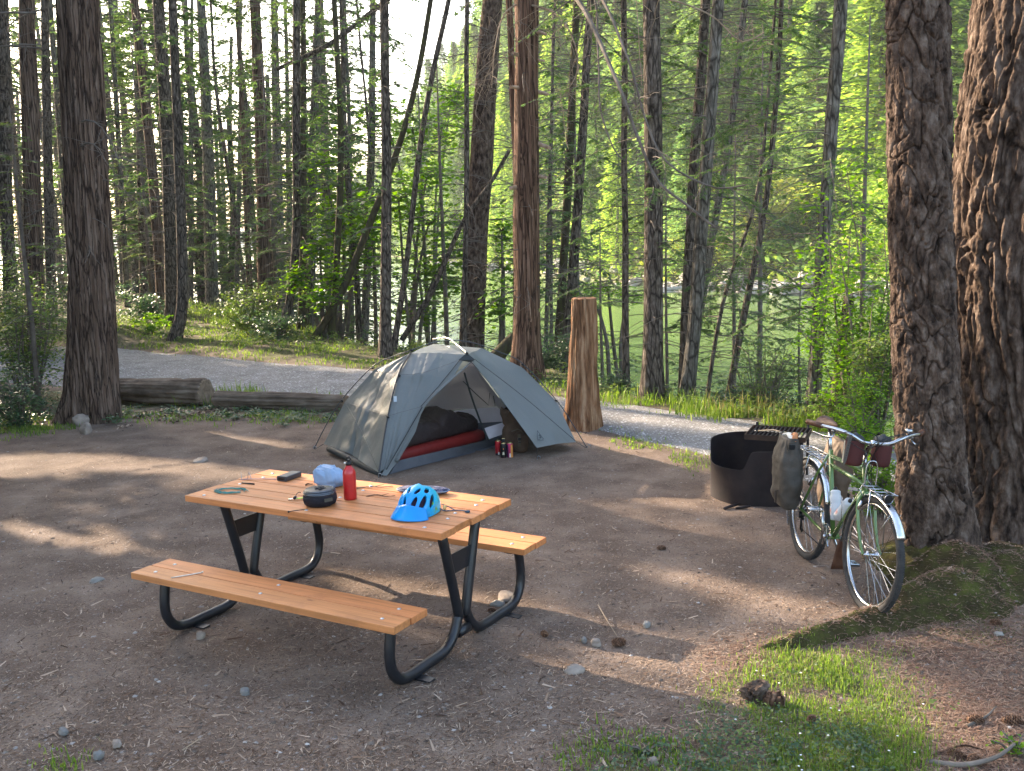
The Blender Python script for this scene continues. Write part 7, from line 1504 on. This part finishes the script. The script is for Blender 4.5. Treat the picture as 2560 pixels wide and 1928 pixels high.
far_brush('far_undergrowth', 90000, 122, M['needle_far'], .42, 71); far_brush('far_undergrowth', 40000, 50, M['needle_far2'], .38, 72); far_brush('far_undergrowth', 22000, 26, M['leaf_yellow'], .30, 73)
gF = 'conifers on the sunlit hillside across the inlet'
cnt = 0; tries = 0; placed = []
while cnt < 285 and tries < 9000:
    tries += 1
    x = rng.uniform(-70, 110); dd = 1.5+115*rng.random()**1.35; y = dd - float(shore_d(x, 0.0))
    if y > 420: continue
    q = PR((x, y, float(hill_z(x, y))+6)); 
    if not (-60 < q[0] < 2300): continue
    if any((x-a_)**2+(y-b_)**2 < 7 for a_, b_ in placed): continue
    placed.append((x, y)); hgt = rng.uniform(13, 24)*(1 if dd > 8 else .6); k = rng.integers(0, 5); me = FM[k]
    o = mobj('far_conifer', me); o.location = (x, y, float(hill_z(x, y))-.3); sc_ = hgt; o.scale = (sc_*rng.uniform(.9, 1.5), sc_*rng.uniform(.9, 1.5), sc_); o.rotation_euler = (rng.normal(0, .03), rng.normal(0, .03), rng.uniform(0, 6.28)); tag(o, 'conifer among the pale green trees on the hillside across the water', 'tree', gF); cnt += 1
for k in range(44):
    x = rng.uniform(-45, 75); dd = rng.uniform(.8, 9); y = dd-float(shore_d(x, 0.0)); q = PR((x, y, 0))
    if y > 300: continue
    o = mobj('far_broadleaf', FBm[k % 3]); s_ = rng.uniform(3.5, 8); o.location = (x, y, float(hill_z(x, y))-.2); o.scale = (s_, s_, s_*rng.uniform(.8, 1.2)); o.rotation_euler = (0, 0, rng.uniform(0, 6.28)); tag(o, 'rounded leafy tree along the far shore above the rocks', 'tree', 'leafy trees along the far shore')
# rocks and driftwood along the far shore
mrk = mat('shorerock', ((.16, .145, .13), (.32, .30, .28), (.45, .43, .41)), scale=.8, detail=8, rough=.95); rk = []
for v in range(3):
    b = MB(); b.grid(blob(lambda D: np.sign(D)*np.abs(D)**.75*np.array([1, .8, .62])*(1+.25*fbm(D*1.5+v*5, 3, v))[..., None], 18, 11), closeu=True); rk.append(b.build('rock', mrk, None, smooth=False))
for k in range(190):
    x = rng.uniform(-20, 55); y = rng.uniform(-1.2, 3.2)-float(shore_d(x, 0.0)); o = rk[k % 3].copy(); COL.objects.link(o); s_ = .22+1.15*rng.random()**3; o.location = (x, y, max(WATER, float(hill_z(x, y)))+s_*.12); o.scale = (s_*1.4, s_, s_*.8); o.rotation_euler = (0, 0, rng.uniform(0, 6.28)); tag(o, 'pale rock at the water line of the far shore', 'rock', 'rocks along the far shore')
for o in rk: bpy.data.objects.remove(o)
for (pxs, lab, r_) in (([(1430, 628), (1480, 622), (1520, 618)], 'low driftwood log floating by the far shore rocks', .22), ([(1590, 612), (1650, 590), (1700, 560)], 'big bleached drift log sloping up the far shore at the right', .55), ([(1560, 618), (1640, 606), (1720, 600)], 'long bleached drift log lying along the far shore rocks', .4), ([(1660, 570), (1700, 545), (1720, 530)], 'bleached root end of a drift log on the far shore', .35), ([(1500, 632), (1450, 630), (1420, 634)], 'thin drift log at the water line of the far shore', .15)):
    P = []
    for x, y in pxs: 
        q = G(x, y+10, WATER+.4); P.append(V(x, y, min(q[1], 84)))
    P = np.array(P); root = P[0].copy(); b = MB(); b.tube(resamp(catmull(P-root, 5), 14), np.linspace(r_, r_*.6, 14), n=9); o = b.build('driftwood', mat('drift', ((.26, .24, .22), (.42, .39, .36)), scale=1.5, rough=.95), None, smooth=True); o.location = root; tag(o, lab, 'driftwood')

# ================================================================== UNSEEN TREES ADDED ON THE LEFT (crowns carved to cast the dappled shade)
LIT = [  # lit patches as polygons of the view, on plane z
 (0.0, [(1090, 1372), (1200, 1384), (1340, 1422), (1480, 1440), (1520, 1400), (1620, 1375), (1720, 1378), (1900, 1400), (1990, 1460), (2100, 1530), (2230, 1600), (2230, 1640), (2000, 1625), (1900, 1570), (1760, 1535), (1640, 1470), (1500, 1462), (1340, 1440), (1180, 1405)]),
 (0.0, [(640, 1235), (760, 1232), (900, 1250), (1130, 1290), (1330, 1340), (1520, 1380), (1500, 1425), (1300, 1385), (1100, 1350), (960, 1340), (780, 1300)]),
 (0.0, [(600, 1320), (720, 1325), (980, 1380), (960, 1400), (700, 1345)]),
 (0.0, [(-40, 985), (120, 975), (300, 985), (480, 1010), (640, 1020), (620, 1050), (430, 1035), (200, 1020), (-40, 1030)]),
 (0.0, [(-40, 1140), (120, 1150), (420, 1195), (380, 1215), (100, 1180), (-40, 1175)]),
 (0.0, [(280, 920), (420, 925), (680, 960), (640, 975), (420, 945)]),
 (0.0, [(1180, 945), (1290, 945), (1440, 975), (1540, 1010), (1540, 1040), (1400, 1010), (1260, 985)]),
 (0.0, [(1200, 1045), (1400, 1040), (1530, 1058), (1530, 1078), (1330, 1066)]), (0.0, [(1150, 1100), (1400, 1120), (1660, 1150), (1660, 1165), (1350, 1140)]),
 (0.0, [(0, 905), (120, 900), (130, 930), (0, 940)]), (0.0, [(800, 1160), (1060, 1190), (1200, 1210), (1100, 1216), (850, 1185)]),
 (0.76, [(520, 1020), (570, 1008), (760, 1022), (1110, 1076), (1060, 1112), (960, 1090), (720, 1050), (560, 1045)]),
 (0.1, [(1250, 868), (1400, 870), (1600, 896), (1930, 945), (1930, 972), (1600, 930), (1250, 892)]),
 (0.80, [(820, 1030), (960, 1040), (950, 1100), (860, 1090)]), (0.45, [(980, 1145), (1190, 1165), (1140, 1195), (980, 1170)]),
]
SEMI = [(0.0, [(-40, 960), (200, 950), (520, 980), (680, 1010), (600, 1080), (400, 1100), (420, 1180), (250, 1230), (-40, 1200)], .55),
 (0.0, [(1150, 940), (1400, 975), (1440, 1090), (1640, 1150), (1680, 1260), (1500, 1330), (1250, 1260), (1180, 1080)], .5),
 (0.0, [(1500, 1380), (1700, 1370), (1960, 1400), (2230, 1560), (2230, 1690), (1900, 1640), (1560, 1560)], .5)]
litp = [np.array([V(x, y, Y) for x, y, Y in ((1960, 1010, 6.3), (1975, 1060, 6.3), (1950, 960, 6.3), (1965, 1110, 6.3), (2130, 480, 6.6), (2140, 560, 6.6), (2130, 640, 6.6), (2125, 400, 6.6), (1930, 300, 6.3), (1935, 700, 6.3), (1250, 750, 11.1), (1250, 850, 11.1), (1260, 680, 11.1), (1240, 800, 11.1), (1245, 900, 11.1), (1250, 650, 11.1), (1235, 860, 11.1), (960, 760, 10.3), (900, 775, 10), (1010, 760, 10.3), (1060, 765, 10.3), (940, 800, 9.9), (1100, 780, 10.4), (1130, 400, 15.5), (1130, 600, 15.5), (1130, 100, 15.5), (1130, 250, 15.5), (1850, 1340, 5.6), (1830, 1350, 5.6))])][0]
def sunlit(Q):
    """True where a ray through Q along the sun direction meets one of the patches"""
    hit = np.zeros(len(Q), bool)
    for z, poly in LIT:
        g = Q - sund[None]*((Q[:, 2]-z)/sund[2])[:, None]; zc = (g-cC) @ cF; ok = zc > .5; px = PR(g); hit |= ok & inpoly(px, poly) & (Q[:, 2] > z)
    for z, poly, fr_ in SEMI:
        g = Q - sund[None]*((Q[:, 2]-z)/sund[2])[:, None]; zc = (g-cC) @ cF; ok = zc > .5; px = PR(g)+rng.normal(0, 14, (len(Q), 2)); hit |= ok & inpoly(px, poly) & (rng.random(len(Q)) < fr_)
    rel = Q[:, None]-litp[None]; al = rel @ sund; d = np.linalg.norm(rel-al[..., None]*sund, axis=-1); hit |= ((d < .38) & (al > 0)).any(1); return hit
def shade_tree(x, y, z0, z1, rad, n, seed, label):  # added shade caster; foliage is left out where sun patches should land
    global rng
    k0 = rng; rng = np.random.default_rng(seed); t = thing('fir_tree', label, 'tree', (x, y, 0), None, 'unseen firs added on the left to shade the ground'); b = MB()
    b.tube(np.array([[0, 0, -.2], [.03, 0, z1*.5], [0, 0, z1]]), [.24, .17, .03], n=12); b.build('trunk', M['bark_mid'], t, smooth=True)
    h = rng.uniform(0, 1, n); zz = z0+(z1-z0)*h; r_ = rad*(1-.55*h)*rng.random(n)**.5; az = rng.uniform(0, 6.28, n); C_ = np.stack([r_*np.cos(az), r_*np.sin(az), zz-.12*r_], -1)
    W_ = C_+np.array([x, y, 0]); keep = ~sunlit(W_+rng.normal(0, .05, W_.shape)); C_ = C_[keep]; az = az[keep]; n = len(C_); m_ = 16; i = np.repeat(np.arange(n), m_); k = n*m_
    P = C_[i]+rng.normal(0, .13, (k, 3))*[1, 1, .35]; d = np.stack([np.cos(az[i]+rng.normal(0, .7, k)), np.sin(az[i]+rng.normal(0, .7, k)), rng.normal(-.25, .2, k)], -1); l = rng.uniform(.16, .34, k)[:, None]; s = np.cross(d, UPV+rng.normal(0, .4, (k, 3))); s /= np.linalg.norm(s, axis=1)[:, None]
    lv = np.stack([P, P+d*l*.5-s*l*.26, P+d*l, P+d*l*.5+s*l*.26], 1); W2 = lv.mean(1)+np.array([x, y, 0]); lv = lv[~sunlit(W2)]
    wd = []
    for q in range(0, n, 14):
        c = C_[q]
        if sunlit((np.linspace(.1, 1, 8)[:, None]*c*[1, 1, 0]+[x, y, c[2]])).any(): continue
        wd.append((np.array([[0, 0, c[2]+.1], c*[.5, .5, 1]+[0, 0, .1], c]), [.02, .014, .006]))
    mobj('crown', crown_mesh('crown', wd, [lv], M['twig'], M['needle']), t); rng = k0
ks = 0
for c_, back in ((.6, 0), (1.6, 3), (2.6, 0), (3.7, 2.5), (3.4, 6.5), (7.5, 0), (7.7, 4), (8.9, 1.5), (10.4, 0), (10.6, 4.5), (11.8, 1), (-.8, 2)):
    yq = (c_ + 3.9*.903)/(1-.55*.903); xq = -.55*yq-3.9      # just outside the left edge, along each sun line
    xq -= .742*back; yq += .67*back
    shade_tree(xq, yq, .7 if back < 3 else 1.5, 13+back*.4, 2.6, 1900, 500+ks, 'unseen fir added left of the view to cast dappled shade'); ks += 1

# ------------------------------------------------------------------ haze
hb = MB(); hb.box((-450, 780, 47), (1780, 1720, 122)); mh = bpy.data.materials.new('haze'); mh.use_nodes = True; t = mh.node_tree; t.nodes.clear()
o_ = t.nodes.new('ShaderNodeOutputMaterial'); pv = t.nodes.new('ShaderNodeVolumePrincipled'); pv.inputs['Density'].default_value = HAZE; pv.inputs['Color'].default_value = (.93, .96, 1, 1); pv.inputs['Anisotropy'].default_value = .0
t.links.new(pv.outputs[0], o_.inputs['Volume']); tag(hb.build('haze', mh), kind='stuff')
